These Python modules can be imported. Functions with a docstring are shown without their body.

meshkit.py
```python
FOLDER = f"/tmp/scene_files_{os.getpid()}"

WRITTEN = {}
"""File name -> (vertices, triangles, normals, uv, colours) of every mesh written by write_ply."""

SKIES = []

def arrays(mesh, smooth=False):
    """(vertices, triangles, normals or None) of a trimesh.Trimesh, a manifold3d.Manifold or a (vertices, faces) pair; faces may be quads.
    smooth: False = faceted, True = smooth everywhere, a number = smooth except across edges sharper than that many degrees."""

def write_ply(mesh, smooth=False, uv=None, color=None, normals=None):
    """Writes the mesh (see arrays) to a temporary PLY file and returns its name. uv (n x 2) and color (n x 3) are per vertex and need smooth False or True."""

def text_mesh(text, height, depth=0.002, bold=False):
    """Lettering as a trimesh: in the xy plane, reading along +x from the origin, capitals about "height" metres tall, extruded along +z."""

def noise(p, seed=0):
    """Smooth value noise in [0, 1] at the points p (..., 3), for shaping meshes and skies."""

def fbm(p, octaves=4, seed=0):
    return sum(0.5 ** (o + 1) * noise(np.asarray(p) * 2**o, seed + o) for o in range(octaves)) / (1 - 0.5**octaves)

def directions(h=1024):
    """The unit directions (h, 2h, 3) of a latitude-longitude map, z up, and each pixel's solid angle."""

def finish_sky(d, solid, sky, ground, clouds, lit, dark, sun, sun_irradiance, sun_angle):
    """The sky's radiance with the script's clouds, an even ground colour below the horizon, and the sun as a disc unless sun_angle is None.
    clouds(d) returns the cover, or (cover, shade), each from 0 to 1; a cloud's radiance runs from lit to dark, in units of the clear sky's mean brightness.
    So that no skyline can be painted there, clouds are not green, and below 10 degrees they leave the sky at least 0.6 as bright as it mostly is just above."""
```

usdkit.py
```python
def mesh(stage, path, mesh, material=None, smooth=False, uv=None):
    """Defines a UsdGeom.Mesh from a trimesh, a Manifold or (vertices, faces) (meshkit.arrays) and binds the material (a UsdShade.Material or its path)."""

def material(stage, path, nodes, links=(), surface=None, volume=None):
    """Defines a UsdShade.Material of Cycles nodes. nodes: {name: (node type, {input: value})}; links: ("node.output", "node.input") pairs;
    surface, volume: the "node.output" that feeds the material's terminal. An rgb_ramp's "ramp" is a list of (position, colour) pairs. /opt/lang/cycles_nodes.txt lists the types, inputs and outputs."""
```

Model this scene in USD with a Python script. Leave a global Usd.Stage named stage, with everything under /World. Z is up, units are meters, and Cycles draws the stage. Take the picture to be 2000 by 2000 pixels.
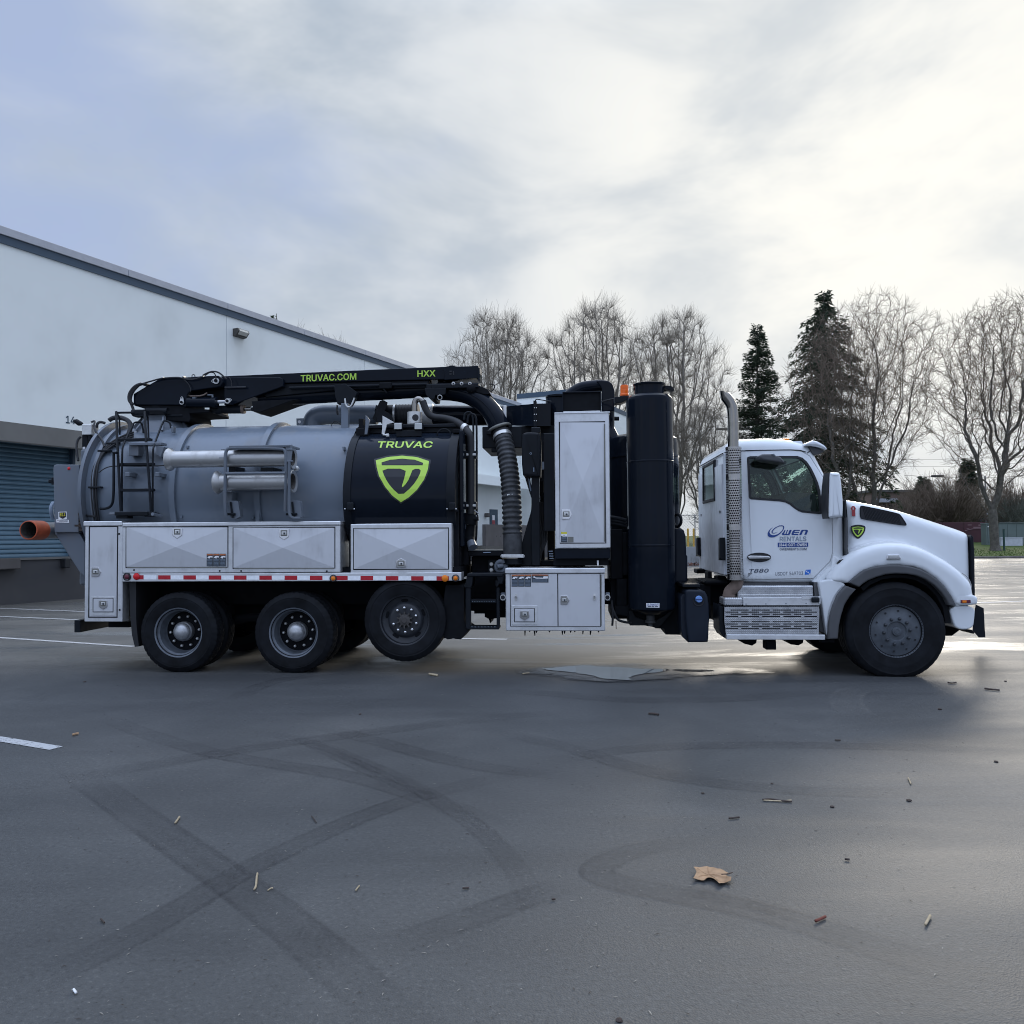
import math, random
import numpy as np, trimesh, manifold3d as m3, shapely, usdkit, meshkit
from shapely.geometry import Polygon, LineString
from pxr import Usd, UsdGeom, UsdLux, UsdShade, Gf, Sdf

random.seed(7)
RNG = np.random.default_rng(11)
stage = Usd.Stage.CreateInMemory()
UsdGeom.SetStageUpAxis(stage, 'Z')
UsdGeom.SetStageMetersPerUnit(stage, 1.0)
UsdGeom.Xform.Define(stage, '/World')
UsdGeom.Scope.Define(stage, '/World/Looks')

# ------------------------------------------------------------------ camera, sky, sun, exposure
EYE = np.array([0.0, 0.0, 1.67])
FOCAL = 1600.0                         # in pixels of the 2000 px photograph
PITCH, ROLL = 0.030, 0.007
EXPOSURE = 0.28
SUN_EL, SUN_AZ = math.radians(20.5), math.radians(23.6)
SUN_INT, SUN_ANGLE = 0.36, 20.0
SKY_STRENGTH = 0.10

_F = np.array([0, math.cos(PITCH), math.sin(PITCH)])
_U0 = np.array([0, -math.sin(PITCH), math.cos(PITCH)])
_R0 = np.array([1.0, 0, 0])
_R = _R0 * math.cos(ROLL) - _U0 * math.sin(ROLL)
_U = _U0 * math.cos(ROLL) + _R0 * math.sin(ROLL)
cam = UsdGeom.Camera.Define(stage, '/World/camera')
cam.CreateHorizontalApertureAttr(36.0)
cam.CreateVerticalApertureAttr(36.0)
cam.CreateFocalLengthAttr(36.0 * FOCAL / 2000.0)
cam.CreateClippingRangeAttr(Gf.Vec2f(0.05, 5000.0))
cam.CreateExposureAttr(EXPOSURE)
cam.AddTransformOp().Set(Gf.Matrix4d(*_R, 0, *_U, 0, *(-_F), 0, *EYE, 1))

SUN_DIR = (math.sin(SUN_AZ) * math.cos(SUN_EL), math.cos(SUN_AZ) * math.cos(SUN_EL), math.sin(SUN_EL))
sun = UsdLux.DistantLight.Define(stage, '/World/sun')
sun.CreateIntensityAttr(SUN_INT)
sun.CreateAngleAttr(SUN_ANGLE)
sun.CreateNormalizeAttr(True)
sun.CreateColorAttr(Gf.Vec3f(1.0, 0.92, 0.80))
_z = np.array(SUN_DIR); _x = np.cross([0, 0, 1], _z); _x /= np.linalg.norm(_x); _y = np.cross(_z, _x)
sun.AddTransformOp().Set(Gf.Matrix4d(*_x, 0, *_y, 0, *_z, 0, 0, 0, 60, 1))

LOC1, LOC2 = (5.49, 1.41, 0.38), (7.81, 2.82, 8.63)
CLOUD_GREY, CLOUD_LIT, CLOUD_GLOW = (3.75, 4.35, 5.1), (5.9, 6.25, 6.65), (8.9, 8.7, 8.0)
BLUE = (3.45, 4.2, 6.0)
sky_mat = usdkit.material(stage, '/World/Looks/sky', {
    'tc': ('texture_coordinate', {}),
    'sky': ('sky_texture', {'sky_type': 'single_scattering', 'sun_disc': False, 'sun_elevation': SUN_EL, 'sun_rotation': SUN_AZ,
                            'air_density': 1.0, 'aerosol_density': 1.0, 'ozone_density': 1.6}),
    'blue': ('mix', {'mix_type': 'mix', 'fac': 0.94, 'color2': BLUE}),
    # angle to the sun: the veil of cloud is brightest round it
    'dot': ('vector_math', {'math_type': 'dot_product', 'vector2': SUN_DIR}),
    'glow0': ('map_range', {'from_min': 0.80, 'from_max': 1.0, 'to_min': 0.0, 'to_max': 1.0, 'clamp': True}),
    'glow': ('math', {'math_type': 'power', 'value2': 2.2}),
    'near': ('map_range', {'from_min': 0.55, 'from_max': 0.93, 'to_min': -0.04, 'to_max': 0.36, 'clamp': True}),
    # cloud cover: large soft masses, stretched sideways
    'map': ('mapping', {'mapping_type': 'point', 'scale': (1.0, 1.0, 1.5), 'location': LOC1}),
    'n1': ('noise_texture', {'scale': 2.6, 'detail': 6.0, 'roughness': 0.50, 'distortion': 0.15}),
    'cov0': ('math', {'math_type': 'add'}),
    'cov': ('map_range', {'range_type': 'smoothstep', 'from_min': 0.41, 'from_max': 0.73, 'to_min': 0.0, 'to_max': 0.97, 'clamp': True}),
    'map2': ('mapping', {'mapping_type': 'point', 'scale': (1.0, 1.0, 2.0), 'location': LOC2}),
    'n2': ('noise_texture', {'scale': 3.2, 'detail': 6.0, 'roughness': 0.52, 'distortion': 0.25}),
    'shade': ('map_range', {'range_type': 'smoothstep', 'from_min': 0.36, 'from_max': 0.66, 'to_min': 0.0, 'to_max': 1.0, 'clamp': True}),
    'cl': ('mix', {'mix_type': 'mix', 'color1': CLOUD_GREY, 'color2': CLOUD_LIT}),
    'gl2': ('math', {'math_type': 'multiply'}),
    'gl3': ('map_range', {'from_min': 0.0, 'from_max': 1.0, 'to_min': 0.45, 'to_max': 1.0}),
    'cg': ('mix', {'mix_type': 'mix', 'color2': CLOUD_GLOW}),
    'out': ('mix', {'mix_type': 'mix'}),
    'sz': ('separate_xyz', {}), 'zenith_fill': ('map_range', {'from_min': 0.54, 'from_max': 1.0, 'to_min': 1.0, 'to_max': 2.9, 'clamp': True}),  # added gain: sky above the view brightened towards the zenith for fill light
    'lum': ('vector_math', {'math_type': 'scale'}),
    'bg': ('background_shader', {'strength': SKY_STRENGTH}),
}, [('sky.color', 'blue.color1'), ('tc.generated', 'dot.vector1'), ('dot.value', 'glow0.value'), ('glow0.result', 'glow.value1'),
    ('dot.value', 'near.value'), ('tc.generated', 'map.vector'), ('map.vector', 'n1.vector'), ('n1.fac', 'cov0.value1'), ('near.result', 'cov0.value2'),
    ('cov0.value', 'cov.value'), ('tc.generated', 'map2.vector'), ('map2.vector', 'n2.vector'), ('n2.fac', 'shade.value'), ('shade.result', 'cl.fac'),
    ('shade.result', 'gl3.value'), ('glow.value', 'gl2.value1'), ('gl3.result', 'gl2.value2'), ('cl.color', 'cg.color1'), ('gl2.value', 'cg.fac'),
    ('blue.color', 'out.color1'), ('cg.color', 'out.color2'), ('cov.result', 'out.fac'), ('tc.generated', 'sz.vector'), ('sz.z', 'zenith_fill.value'), ('out.color', 'lum.vector1'), ('zenith_fill.result', 'lum.scale'), ('lum.vector', 'bg.color')], surface='bg.background')
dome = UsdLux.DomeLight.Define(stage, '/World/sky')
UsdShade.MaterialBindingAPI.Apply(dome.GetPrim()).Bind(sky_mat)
for k, v in (('kind', 'structure'), ('label', 'pale winter sky with thin cloud')):
    dome.GetPrim().SetCustomDataByKey(k, v)

# ------------------------------------------------------------------ from a pixel of the photograph to a place in the world
def ray(u, v):
    return _F * FOCAL + _R * (u - 1000.0) - _U * (v - 1000.0)

def at_depth(u, v, Y):
    d = ray(u, v); return EYE + d * (Y / d[1])

def on_ground(u, v, z=0.0):
    d = ray(u, v); return EYE + d * ((z - EYE[2]) / d[2])

def on_plane(u, v, p, n):
    d = ray(u, v); return EYE + d * (np.dot(np.asarray(p) - EYE, n) / np.dot(d, n))

VIEWS = {1: (0, 680, .2588), 2: (400, 680, .2588), 3: (800, 680, .2588), 4: (1200, 680, .2588), 5: (1500, 680, .2588), 6: (100, 950, .2588),
         7: (600, 950, .2588), 8: (1000, 950, .2588), 9: (1500, 850, .2588), 'A': (240, 700, .1294), 'B': (880, 760, .1294), 'C': (860, 950, .15528),
         'D': (1320, 820, .18626), 'E': (1430, 840, .11905), 'F': (1480, 1010, .06211), 'G': (1400, 1100, .12422), 'H': (1330, 960, .11384),
         10: (0, 1250, .5176), 11: (1000, 1250, .5176), 12: (0, 400, .4141), 13: (800, 500, .3623), 14: (1350, 520, .33644), 0: (0, 0, 1.0)}

def q(r, x, y):
    a, b, k = VIEWS[r]; return a + x * k, b + y * k

# the truck's own frame: x from the rear axle to the front, y from the near side of the tyres to the far side, z up
_front, _rear = np.array([4.5165, 9.6096]), np.array([-4.1801, 10.2894])
TX = (_front - _rear) / np.linalg.norm(_front - _rear)
TY = np.array([-TX[1], TX[0]])
T_ROT = math.degrees(math.atan2(TX[1], TX[0]))

def P(u, v, y=0.0):
    """The point of the truck's plane y that is seen at the pixel, in the truck's frame."""
    o = _rear + TY * y
    w = on_plane(u, v, (*o, 0), (*TY, 0))
    d = w[:2] - _rear
    return np.array([d @ TX, y, w[2]])

def L(r, x, y, d=0.0):
    return P(*q(r, x, y), d)

def LS(r, pts, d=0.0):
    return np.array([L(r, x, y, d) for x, y in pts])

# ------------------------------------------------------------------ shapes: every one is (vertices, triangles)
def cat(*ms):
    ms = [m for g in ms for m in (g if isinstance(g, list) else [g])]
    V, F, n = [], [], 0
    for v, f in ms:
        V.append(np.asarray(v, float)); F.append(np.asarray(f, int) + n); n += len(v)
    return np.vstack(V), np.vstack(F)

def tri(m):
    if isinstance(m, trimesh.Trimesh): return np.array(m.vertices), np.array(m.faces)
    if hasattr(m, 'to_mesh'):
        k = m.to_mesh(); return np.array(k.vert_properties[:, :3], float), np.array(k.tri_verts, int)
    return m

def man(m):
    v, f = m
    return m3.Manifold(m3.Mesh(np.asarray(v, np.float32), np.asarray(f, np.uint32)))

def hull(pts):
    return tri(trimesh.convex.convex_hull(np.asarray(pts, float)))

def box(lo, hi, c=0.0):
    lo, hi = np.minimum(lo, hi).astype(float), np.maximum(lo, hi).astype(float)
    c = min(c, *(0.45 * (hi - lo)))
    if c <= 0:
        b = trimesh.creation.box(hi - lo); b.apply_translation((lo + hi) / 2); return tri(b)
    p = []
    for i in range(8):
        s = np.array([i & 1, i >> 1 & 1, i >> 2 & 1])
        k = np.where(s, hi, lo); inn = np.where(s, -c, c)
        for a in range(3):
            w = inn.copy(); w[a] = 0; p.append(k + w)
    return hull(p)

def bx(r, x0, y0, x1, y1, d0, d1, c=0.004):
    """A box of the truck: pixels of its near face, and its depth from d0 to d1."""
    a, b, e, g = L(r, x0, y0, d0), L(r, x1, y0, d0), L(r, x0, y1, d0), L(r, x1, y1, d0)
    return box(((a[0] + e[0]) / 2, d0, (e[2] + g[2]) / 2), ((b[0] + g[0]) / 2, d1, (a[2] + b[2]) / 2), c)

def resample(pts, step, closed=True):
    pts = np.asarray(pts, float)
    if closed: pts = np.vstack([pts, pts[:1]])
    out = []
    for a, b in zip(pts[:-1], pts[1:]):
        n = max(1, int(round(np.linalg.norm(b - a) / step)))
        out += [a + (b - a) * t for t in np.arange(n) / n]
    if not closed: out.append(pts[-1])
    return np.array(out)

def chaikin(pts, n=2, closed=True):
    pts = np.asarray(pts, float)
    for _ in range(n):
        if closed:
            nx = np.roll(pts, -1, 0); pts = np.stack([.75 * pts + .25 * nx, .25 * pts + .75 * nx], 1).reshape(-1, pts.shape[1])
        else:
            mid = np.stack([.75 * pts[:-1] + .25 * pts[1:], .25 * pts[:-1] + .75 * pts[1:]], 1).reshape(-1, pts.shape[1])
            pts = np.vstack([pts[:1], mid[1:-1], pts[-1:]])
    return pts

def inset(p, d):
    a, b = np.roll(p, 1, 0), np.roll(p, -1, 0)
    e1, e2 = p - a, b - p
    n1 = np.stack([-e1[:, 1], e1[:, 0]], 1) / (np.linalg.norm(e1, axis=1, keepdims=True) + 1e-12)
    n2 = np.stack([-e2[:, 1], e2[:, 0]], 1) / (np.linalg.norm(e2, axis=1, keepdims=True) + 1e-12)
    n = n1 + n2; n /= np.linalg.norm(n, axis=1, keepdims=True) + 1e-12
    return p + n * d / np.clip((n * n1).sum(1, keepdims=True), 0.45, 1)

def tri2d(p, holes=()):
    v, f = trimesh.creation.triangulate_polygon(Polygon(p, list(holes)), engine='earcut')
    return np.asarray(v, float), np.asarray(f, int)

def prism(p, y0, y1, r=0.0, n=3):
    """The outline p (x, z) drawn out along y from y0 to y1; r rounds the edges of both ends."""
    p = np.asarray(p, float)[:, :2]
    keep = np.linalg.norm(p - np.roll(p, 1, 0), axis=1) > 1e-6
    p = p[keep]
    if 0.5 * np.sum(p[:, 0] * np.roll(p[:, 1], -1) - np.roll(p[:, 0], -1) * p[:, 1]) < 0: p = p[::-1]
    rings = []
    if r > 0:
        rings.append((inset(p, r * 1.25 + .0015), y0))
        for k in range(n + 1):
            t = math.pi / 2 * k / n
            rings.append((inset(p, r * (1 - math.sin(t))), y0 + r * (1 - math.cos(t))))
        for k in range(n, -1, -1):
            t = math.pi / 2 * k / n
            rings.append((inset(p, r * (1 - math.sin(t))), y1 - r * (1 - math.cos(t))))
        rings.append((inset(p, r * 1.25 + .0015), y1))
    else:
        rings = [(p, y0), (p, y1)]
    V = np.vstack([np.column_stack([g[:, 0], np.full(len(g), y), g[:, 1]]) for g, y in rings]); N = len(p)
    F = []
    i = np.arange(N); j = (i + 1) % N
    for k in range(len(rings) - 1):
        a, b = k * N, (k + 1) * N
        F += [np.stack([a + i, b + j, a + j], 1), np.stack([a + i, b + i, b + j], 1)]
    f0 = np.asarray(m3.triangulate([rings[0][0].astype(np.float64)]), int)
    F += [f0, f0[:, ::-1] + (len(rings) - 1) * N]
    m = np.vstack(F)
    return V, m

def plate(r, pts, d0, d1, c=0.0, smooth=0, n=3):
    """A prism of the truck from an outline in pixels of a view."""
    w = LS(r, pts, d0)[:, [0, 2]]
    if smooth: w = chaikin(w, smooth)
    return prism(w, d0, d1, c, n)

def frames(path, closed=False):
    p = np.asarray(path, float)
    t = (np.roll(p, -1, 0) - np.roll(p, 1, 0)) if closed else np.gradient(p, axis=0)
    t /= np.linalg.norm(t, axis=1, keepdims=True) + 1e-12
    a = np.cross(t[0], [0, 0, 1.0] if abs(t[0, 2]) < 0.9 else [1.0, 0, 0]); a /= np.linalg.norm(a)
    A = [a]
    for k in range(1, len(p)):
        a = a - t[k] * (a @ t[k]); a /= np.linalg.norm(a) + 1e-12; A.append(a)
    A = np.array(A)
    return t, A, np.cross(t, A)

def tube(path, r, n=10, caps=True, closed=False):
    p = np.asarray(path, float)
    t, A, B = frames(p, closed)
    r = np.broadcast_to(r, (len(p),))[:, None, None]
    g = np.arange(n) * 2 * math.pi / n
    V = (p[:, None] + r * (np.cos(g)[None, :, None] * A[:, None] + np.sin(g)[None, :, None] * B[:, None])).reshape(-1, 3)
    K = len(p)
    i, j = np.meshgrid(np.arange(K if closed else K - 1), np.arange(n), indexing='ij')
    a, b = i * n + j, i * n + (j + 1) % n
    i2 = (i + 1) % K
    c, d = i2 * n + (j + 1) % n, i2 * n + j
    F = np.vstack([np.stack([a, b, c], -1).reshape(-1, 3), np.stack([a, c, d], -1).reshape(-1, 3)])
    if caps and not closed:
        V = np.vstack([V, p[:1], p[-1:]])
        k = np.arange(n); m = K * n
        F = np.vstack([F, np.stack([np.full(n, m), (k + 1) % n, k], 1), np.stack([np.full(n, m + 1), (K - 1) * n + k, (K - 1) * n + (k + 1) % n], 1)])
    return V, F

def rod(a, b, r, n=10): return tube([a, b], r, n)

def bend(pts, k=3): return chaikin(np.asarray(pts, float), k, closed=False)

def lathe(profile, o, axis, n=32, start=0.0, sweep=2 * math.pi):
    """profile (radius, height) turned about the axis through o."""
    axis = np.asarray(axis, float); axis /= np.linalg.norm(axis)
    a = np.cross(axis, [0, 0, 1.0] if abs(axis[2]) < 0.9 else [1.0, 0, 0]); a /= np.linalg.norm(a); b = np.cross(axis, a)
    pr = np.asarray(profile, float); K = len(pr)
    full = abs(sweep - 2 * math.pi) < 1e-6
    g = start + np.arange(n if full else n + 1) / n * sweep; m = len(g)
    V = (np.asarray(o, float) + pr[:, None, 1:2] * axis + pr[:, None, 0:1] * (np.cos(g)[None, :, None] * a + np.sin(g)[None, :, None] * b)).reshape(-1, 3)
    i, j = np.meshgrid(np.arange(K - 1), np.arange(n), indexing='ij')
    A, B = i * m + j, i * m + (j + 1) % m
    C, D = (i + 1) * m + (j + 1) % m, (i + 1) * m + j
    F = np.vstack([np.stack([A, B, C], -1).reshape(-1, 3), np.stack([A, C, D], -1).reshape(-1, 3)])
    return V, F

def torus(o, axis, R, r, n=32, m=8):
    g = np.arange(m + 1) / m * 2 * math.pi
    return lathe(np.stack([R + r * np.cos(g), r * np.sin(g)], 1), o, axis, n)

def dome_of(o, axis, r, h, n=16, k=4):
    t = np.arange(k + 1) / k * math.pi / 2
    return lathe(np.stack([np.maximum(r * np.cos(t), 1e-4), h * np.sin(t)], 1), o, axis, n)

def ball(o, r, n=2):
    s = trimesh.creation.icosphere(n, 1.0); return np.array(s.vertices) * r + np.asarray(o), np.array(s.faces)

def mirror_y(m, yc):
    v, f = m; v = np.array(v); v[:, 1] = 2 * yc - v[:, 1]; return v, np.asarray(f)[:, ::-1]

def refine(v, f, size):
    v, f = trimesh.remesh.subdivide_to_size(v, f, size, max_iter=12); return np.asarray(v), np.asarray(f)

# ------------------------------------------------------------------ lettering and decals
_txt = {}
def text2d(s, bold=True):
    """Triangles of the lettering: x from 0 to 1 over its length, y in capital heights."""
    if (s, bold) not in _txt:
        m = meshkit.text_mesh(s, 1.0, 0.01, bold)
        v, f = np.array(m.vertices), np.array(m.faces)
        f = f[(v[f][:, :, 2] > 0.005).all(1)]
        used = np.unique(f); re = np.full(len(v), -1); re[used] = np.arange(len(used))
        v, f = v[used][:, :2], re[f]
        v[:, 0] = (v[:, 0] - v[:, 0].min()) / np.ptp(v[:, 0])
        _txt[s, bold] = v, f
    v, f = _txt[s, bold]
    return v.copy(), f

def face_near(m):
    """Turns the triangles so that they face the near side (-y)."""
    v, f = m
    nrm = np.cross(v[f[:, 1]] - v[f[:, 0]], v[f[:, 2]] - v[f[:, 0]])
    return v, np.where((nrm[:, 1] > 0)[:, None], f[:, ::-1], f)

def drape(uv, f, surf):
    """Pixels (u, v) laid on the truck's surface y = surf(x, z) or a number."""
    out = []
    for u, v in uv:
        y = surf if not callable(surf) else 0.3
        p = P(u, v, y)
        if callable(surf):
            for _ in range(6): p = P(u, v, surf(p[0], p[2]))
        out.append(p)
    return face_near((np.array(out), f))

def onto(uv, surf):
    p = P(*uv, .3)
    for _ in range(6): p = P(*uv, surf(p[0], p[2]))
    return p

def lettering(s, left, right, cap, surf, shear=0.0, bold=True):
    """left, right: pixels of the ends of the base line; cap: the capitals' height in pixels."""
    v, f = text2d(s, bold)
    (u0, v0), (u1, v1) = left, right
    uv = np.column_stack([u0 + v[:, 0] * (u1 - u0) + shear * v[:, 1] * cap, v0 + v[:, 0] * (v1 - v0) - v[:, 1] * cap])
    return drape(uv, f, surf)

def decal(r, pts, surf, holes=(), fine=None):
    uv = np.array([q(r, *p) for p in pts]); hs = [np.array([q(r, *p) for p in h]) for h in holes]
    v, f = tri2d(uv, hs)
    if fine:
        v3, f = refine(np.column_stack([v, np.zeros(len(v))]), f, fine); v = v3[:, :2]
    return drape(v, f, surf)

# ------------------------------------------------------------------ things and their parts
_names = {}
def numbered(parent, name):
    k = (parent, name); n = _names.get(k, 0); _names[k] = n + 1
    return f'{parent}/{name}' if n == 0 else f'{parent}/{name}_{n:03d}'

class Thing:
    def __init__(self, name, label=None, cat_=None, loc=(0, 0, 0), rot=0.0, group=None, kind=None):
        self.loc, self.rot = np.array(loc, float), rot
        self.path = numbered('/World', name)
        x = UsdGeom.Xform.Define(stage, self.path)
        x.AddTranslateOp().Set(Gf.Vec3d(*map(float, loc)))
        if rot: x.AddRotateZOp().Set(float(rot))
        self.prim = x.GetPrim()
        tag(self.prim, label, cat_, group, kind)

    def part(self, name, m, mat, smooth=30, label=None, world=False, kind=None):
        v, f = tri(m)
        if world:
            c, s = math.cos(math.radians(-self.rot)), math.sin(math.radians(-self.rot))
            v = np.asarray(v, float) - self.loc
            v = np.column_stack([v[:, 0] * c - v[:, 1] * s, v[:, 0] * s + v[:, 1] * c, v[:, 2]])
        return Part(self, self.path, name, (v, f), mat, smooth, label, kind)

class Part:
    def __init__(self, thing, parent, name, m, mat, smooth, label=None, kind=None):
        self.thing, self.path = thing, numbered(parent, name)
        self.prim = usdkit.mesh(stage, self.path, m, mat, smooth or False).GetPrim()
        if label: self.prim.SetCustomDataByKey('label', label)
        if kind: self.prim.SetCustomDataByKey('kind', kind)

    def part(self, name, m, mat, smooth=30, label=None, kind=None):
        return Part(self.thing, self.path, name, tri(m), mat, smooth, label, kind)

def tag(prim, label=None, cat_=None, group=None, kind=None):
    for k, v in (('label', label), ('category', cat_), ('group', group), ('kind', kind)):
        if v: prim.SetCustomDataByKey(k, v)

def solo(name, m, mat, label, cat_=None, group=None, kind=None, smooth=30):
    """A thing that is one mesh, given in world coordinates, with its origin at its base."""
    v, f = tri(m); v = np.asarray(v, float)
    o = np.array([(v[:, 0].min() + v[:, 0].max()) / 2, (v[:, 1].min() + v[:, 1].max()) / 2, v[:, 2].min()])
    path = numbered('/World', name)
    me = usdkit.mesh(stage, path, (v - o, f), mat, smooth or False)
    me.AddTranslateOp().Set(Gf.Vec3d(*o))
    tag(me.GetPrim(), label, cat_, group, kind)
    return me.GetPrim()

def copy_of(src, name, loc, rot=0.0, scale=1.0, label=None, cat_=None, group=None):
    path = numbered('/World', name)
    x = UsdGeom.Xform.Define(stage, path)
    x.GetPrim().GetReferences().AddInternalReference(src.path)
    x.ClearXformOpOrder()
    x.AddTranslateOp(opSuffix='place').Set(Gf.Vec3d(*map(float, loc)))
    x.AddRotateZOp(opSuffix='turn').Set(float(rot))
    if scale != 1.0: x.AddScaleOp(opSuffix='size').Set(Gf.Vec3f(*(np.broadcast_to(scale, 3).astype(float))))
    x.GetPrim().SetInstanceable(True)
    tag(x.GetPrim(), label, cat_, group)
    return x.GetPrim()

# ------------------------------------------------------------------ materials
def M(name, col, rough=0.5, metal=0.0, spec=0.5, coat=0.0, var=0.06, scale=4.0, rvar=0.06, bump=0.0, bscale=60.0, dist=0.01, extra=None):
    """Paint, metal, rubber ... with tone and gloss that wander a little, and fine relief."""
    c = np.array(col, float)
    nodes = {'g': ('geometry', {}), 'n': ('noise_texture', {'scale': scale, 'detail': 5.0, 'roughness': 0.6}),
             'c': ('rgb_ramp', {'ramp': [(0.3, tuple(c * (1 - var))), (0.7, tuple(np.minimum(c * (1 + var), 1)))]}),
             'r': ('map_range', {'from_min': 0.3, 'from_max': 0.7, 'to_min': max(rough - rvar, 0.02), 'to_max': min(rough + rvar, 1.0), 'clamp': True}),
             'p': ('principled_bsdf', {'metallic': metal, 'specular_ior_level': spec, 'coat_weight': coat, 'coat_roughness': 0.04})}
    links = [('g.position', 'n.vector'), ('n.fac', 'c.fac'), ('n.fac', 'r.value'), ('c.color', 'p.base_color'), ('r.result', 'p.roughness')]
    if bump:
        nodes['bn'] = ('noise_texture', {'scale': bscale, 'detail': 3.0})
        nodes['b'] = ('bump', {'strength': bump, 'distance': dist})
        links += [('g.position', 'bn.vector'), ('bn.fac', 'b.height'), ('b.normal', 'p.normal')]
    return usdkit.material(stage, '/World/Looks/' + name, nodes, links, surface='p.BSDF')

def grimy(name, col, rough, grime, amount=0.35, scale=2.0, metal=0.0, coat=0.0, streak=6.0, spec=0.5):
    """A painted or bare panel with streaks of dirt running down it."""
    nodes = {'g': ('geometry', {}), 'm': ('mapping', {'mapping_type': 'point', 'scale': (streak, streak, 0.7)}),
             'n': ('noise_texture', {'scale': scale, 'detail': 6.0, 'roughness': 0.62}),
             'n2': ('noise_texture', {'scale': scale * 1.7, 'detail': 4.0}),
             'f0': ('math', {'math_type': 'multiply'}),
             'f': ('map_range', {'range_type': 'smoothstep', 'from_min': 0.22, 'from_max': 0.48, 'to_min': 0.0, 'to_max': amount, 'clamp': True}),
             'c': ('mix', {'mix_type': 'mix', 'color1': col, 'color2': grime}),
             'r': ('map_range', {'from_min': 0.0, 'from_max': 0.5, 'to_min': rough, 'to_max': min(rough + 0.3, 0.9), 'clamp': True}),
             'p': ('principled_bsdf', {'metallic': metal, 'coat_weight': coat, 'coat_roughness': 0.05, 'specular_ior_level': spec})}
    links = [('g.position', 'm.vector'), ('m.vector', 'n.vector'), ('g.position', 'n2.vector'), ('n.fac', 'f0.value1'), ('n2.fac', 'f0.value2'),
             ('f0.value', 'f.value'), ('f.result', 'c.fac'), ('f.result', 'r.value'), ('c.color', 'p.base_color'), ('r.result', 'p.roughness')]
    return usdkit.material(stage, '/World/Looks/' + name, nodes, links, surface='p.BSDF')

def flat(name, col, rough=0.5, spec=0.5, metal=0.0):
    return usdkit.material(stage, '/World/Looks/' + name, {'p': ('principled_bsdf', {'base_color': col, 'roughness': rough, 'specular_ior_level': spec, 'metallic': metal})}, surface='p.BSDF')

def glass_mat(name, tint, f0=0.03, gain=0.6):
    """A window pane: sunlight passes, and both faces mirror more at a glancing angle."""
    return usdkit.material(stage, '/World/Looks/' + name, {
        't': ('transparent_bsdf', {'color': tint}), 'g': ('glossy_bsdf', {'color': (1, 1, 1), 'roughness': 0.0}), 'f': ('layer_weight', {'blend': 0.5}),
        'p': ('math', {'math_type': 'power', 'value2': 5.0}), 'a': ('math', {'math_type': 'multiply_add', 'value2': gain, 'value3': f0}), 'm': ('mix_closure', {})},
        [('f.facing', 'p.value1'), ('p.value', 'a.value1'), ('a.value', 'm.fac'), ('t.BSDF', 'm.closure1'), ('g.BSDF', 'm.closure2')], surface='m.closure')

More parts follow.
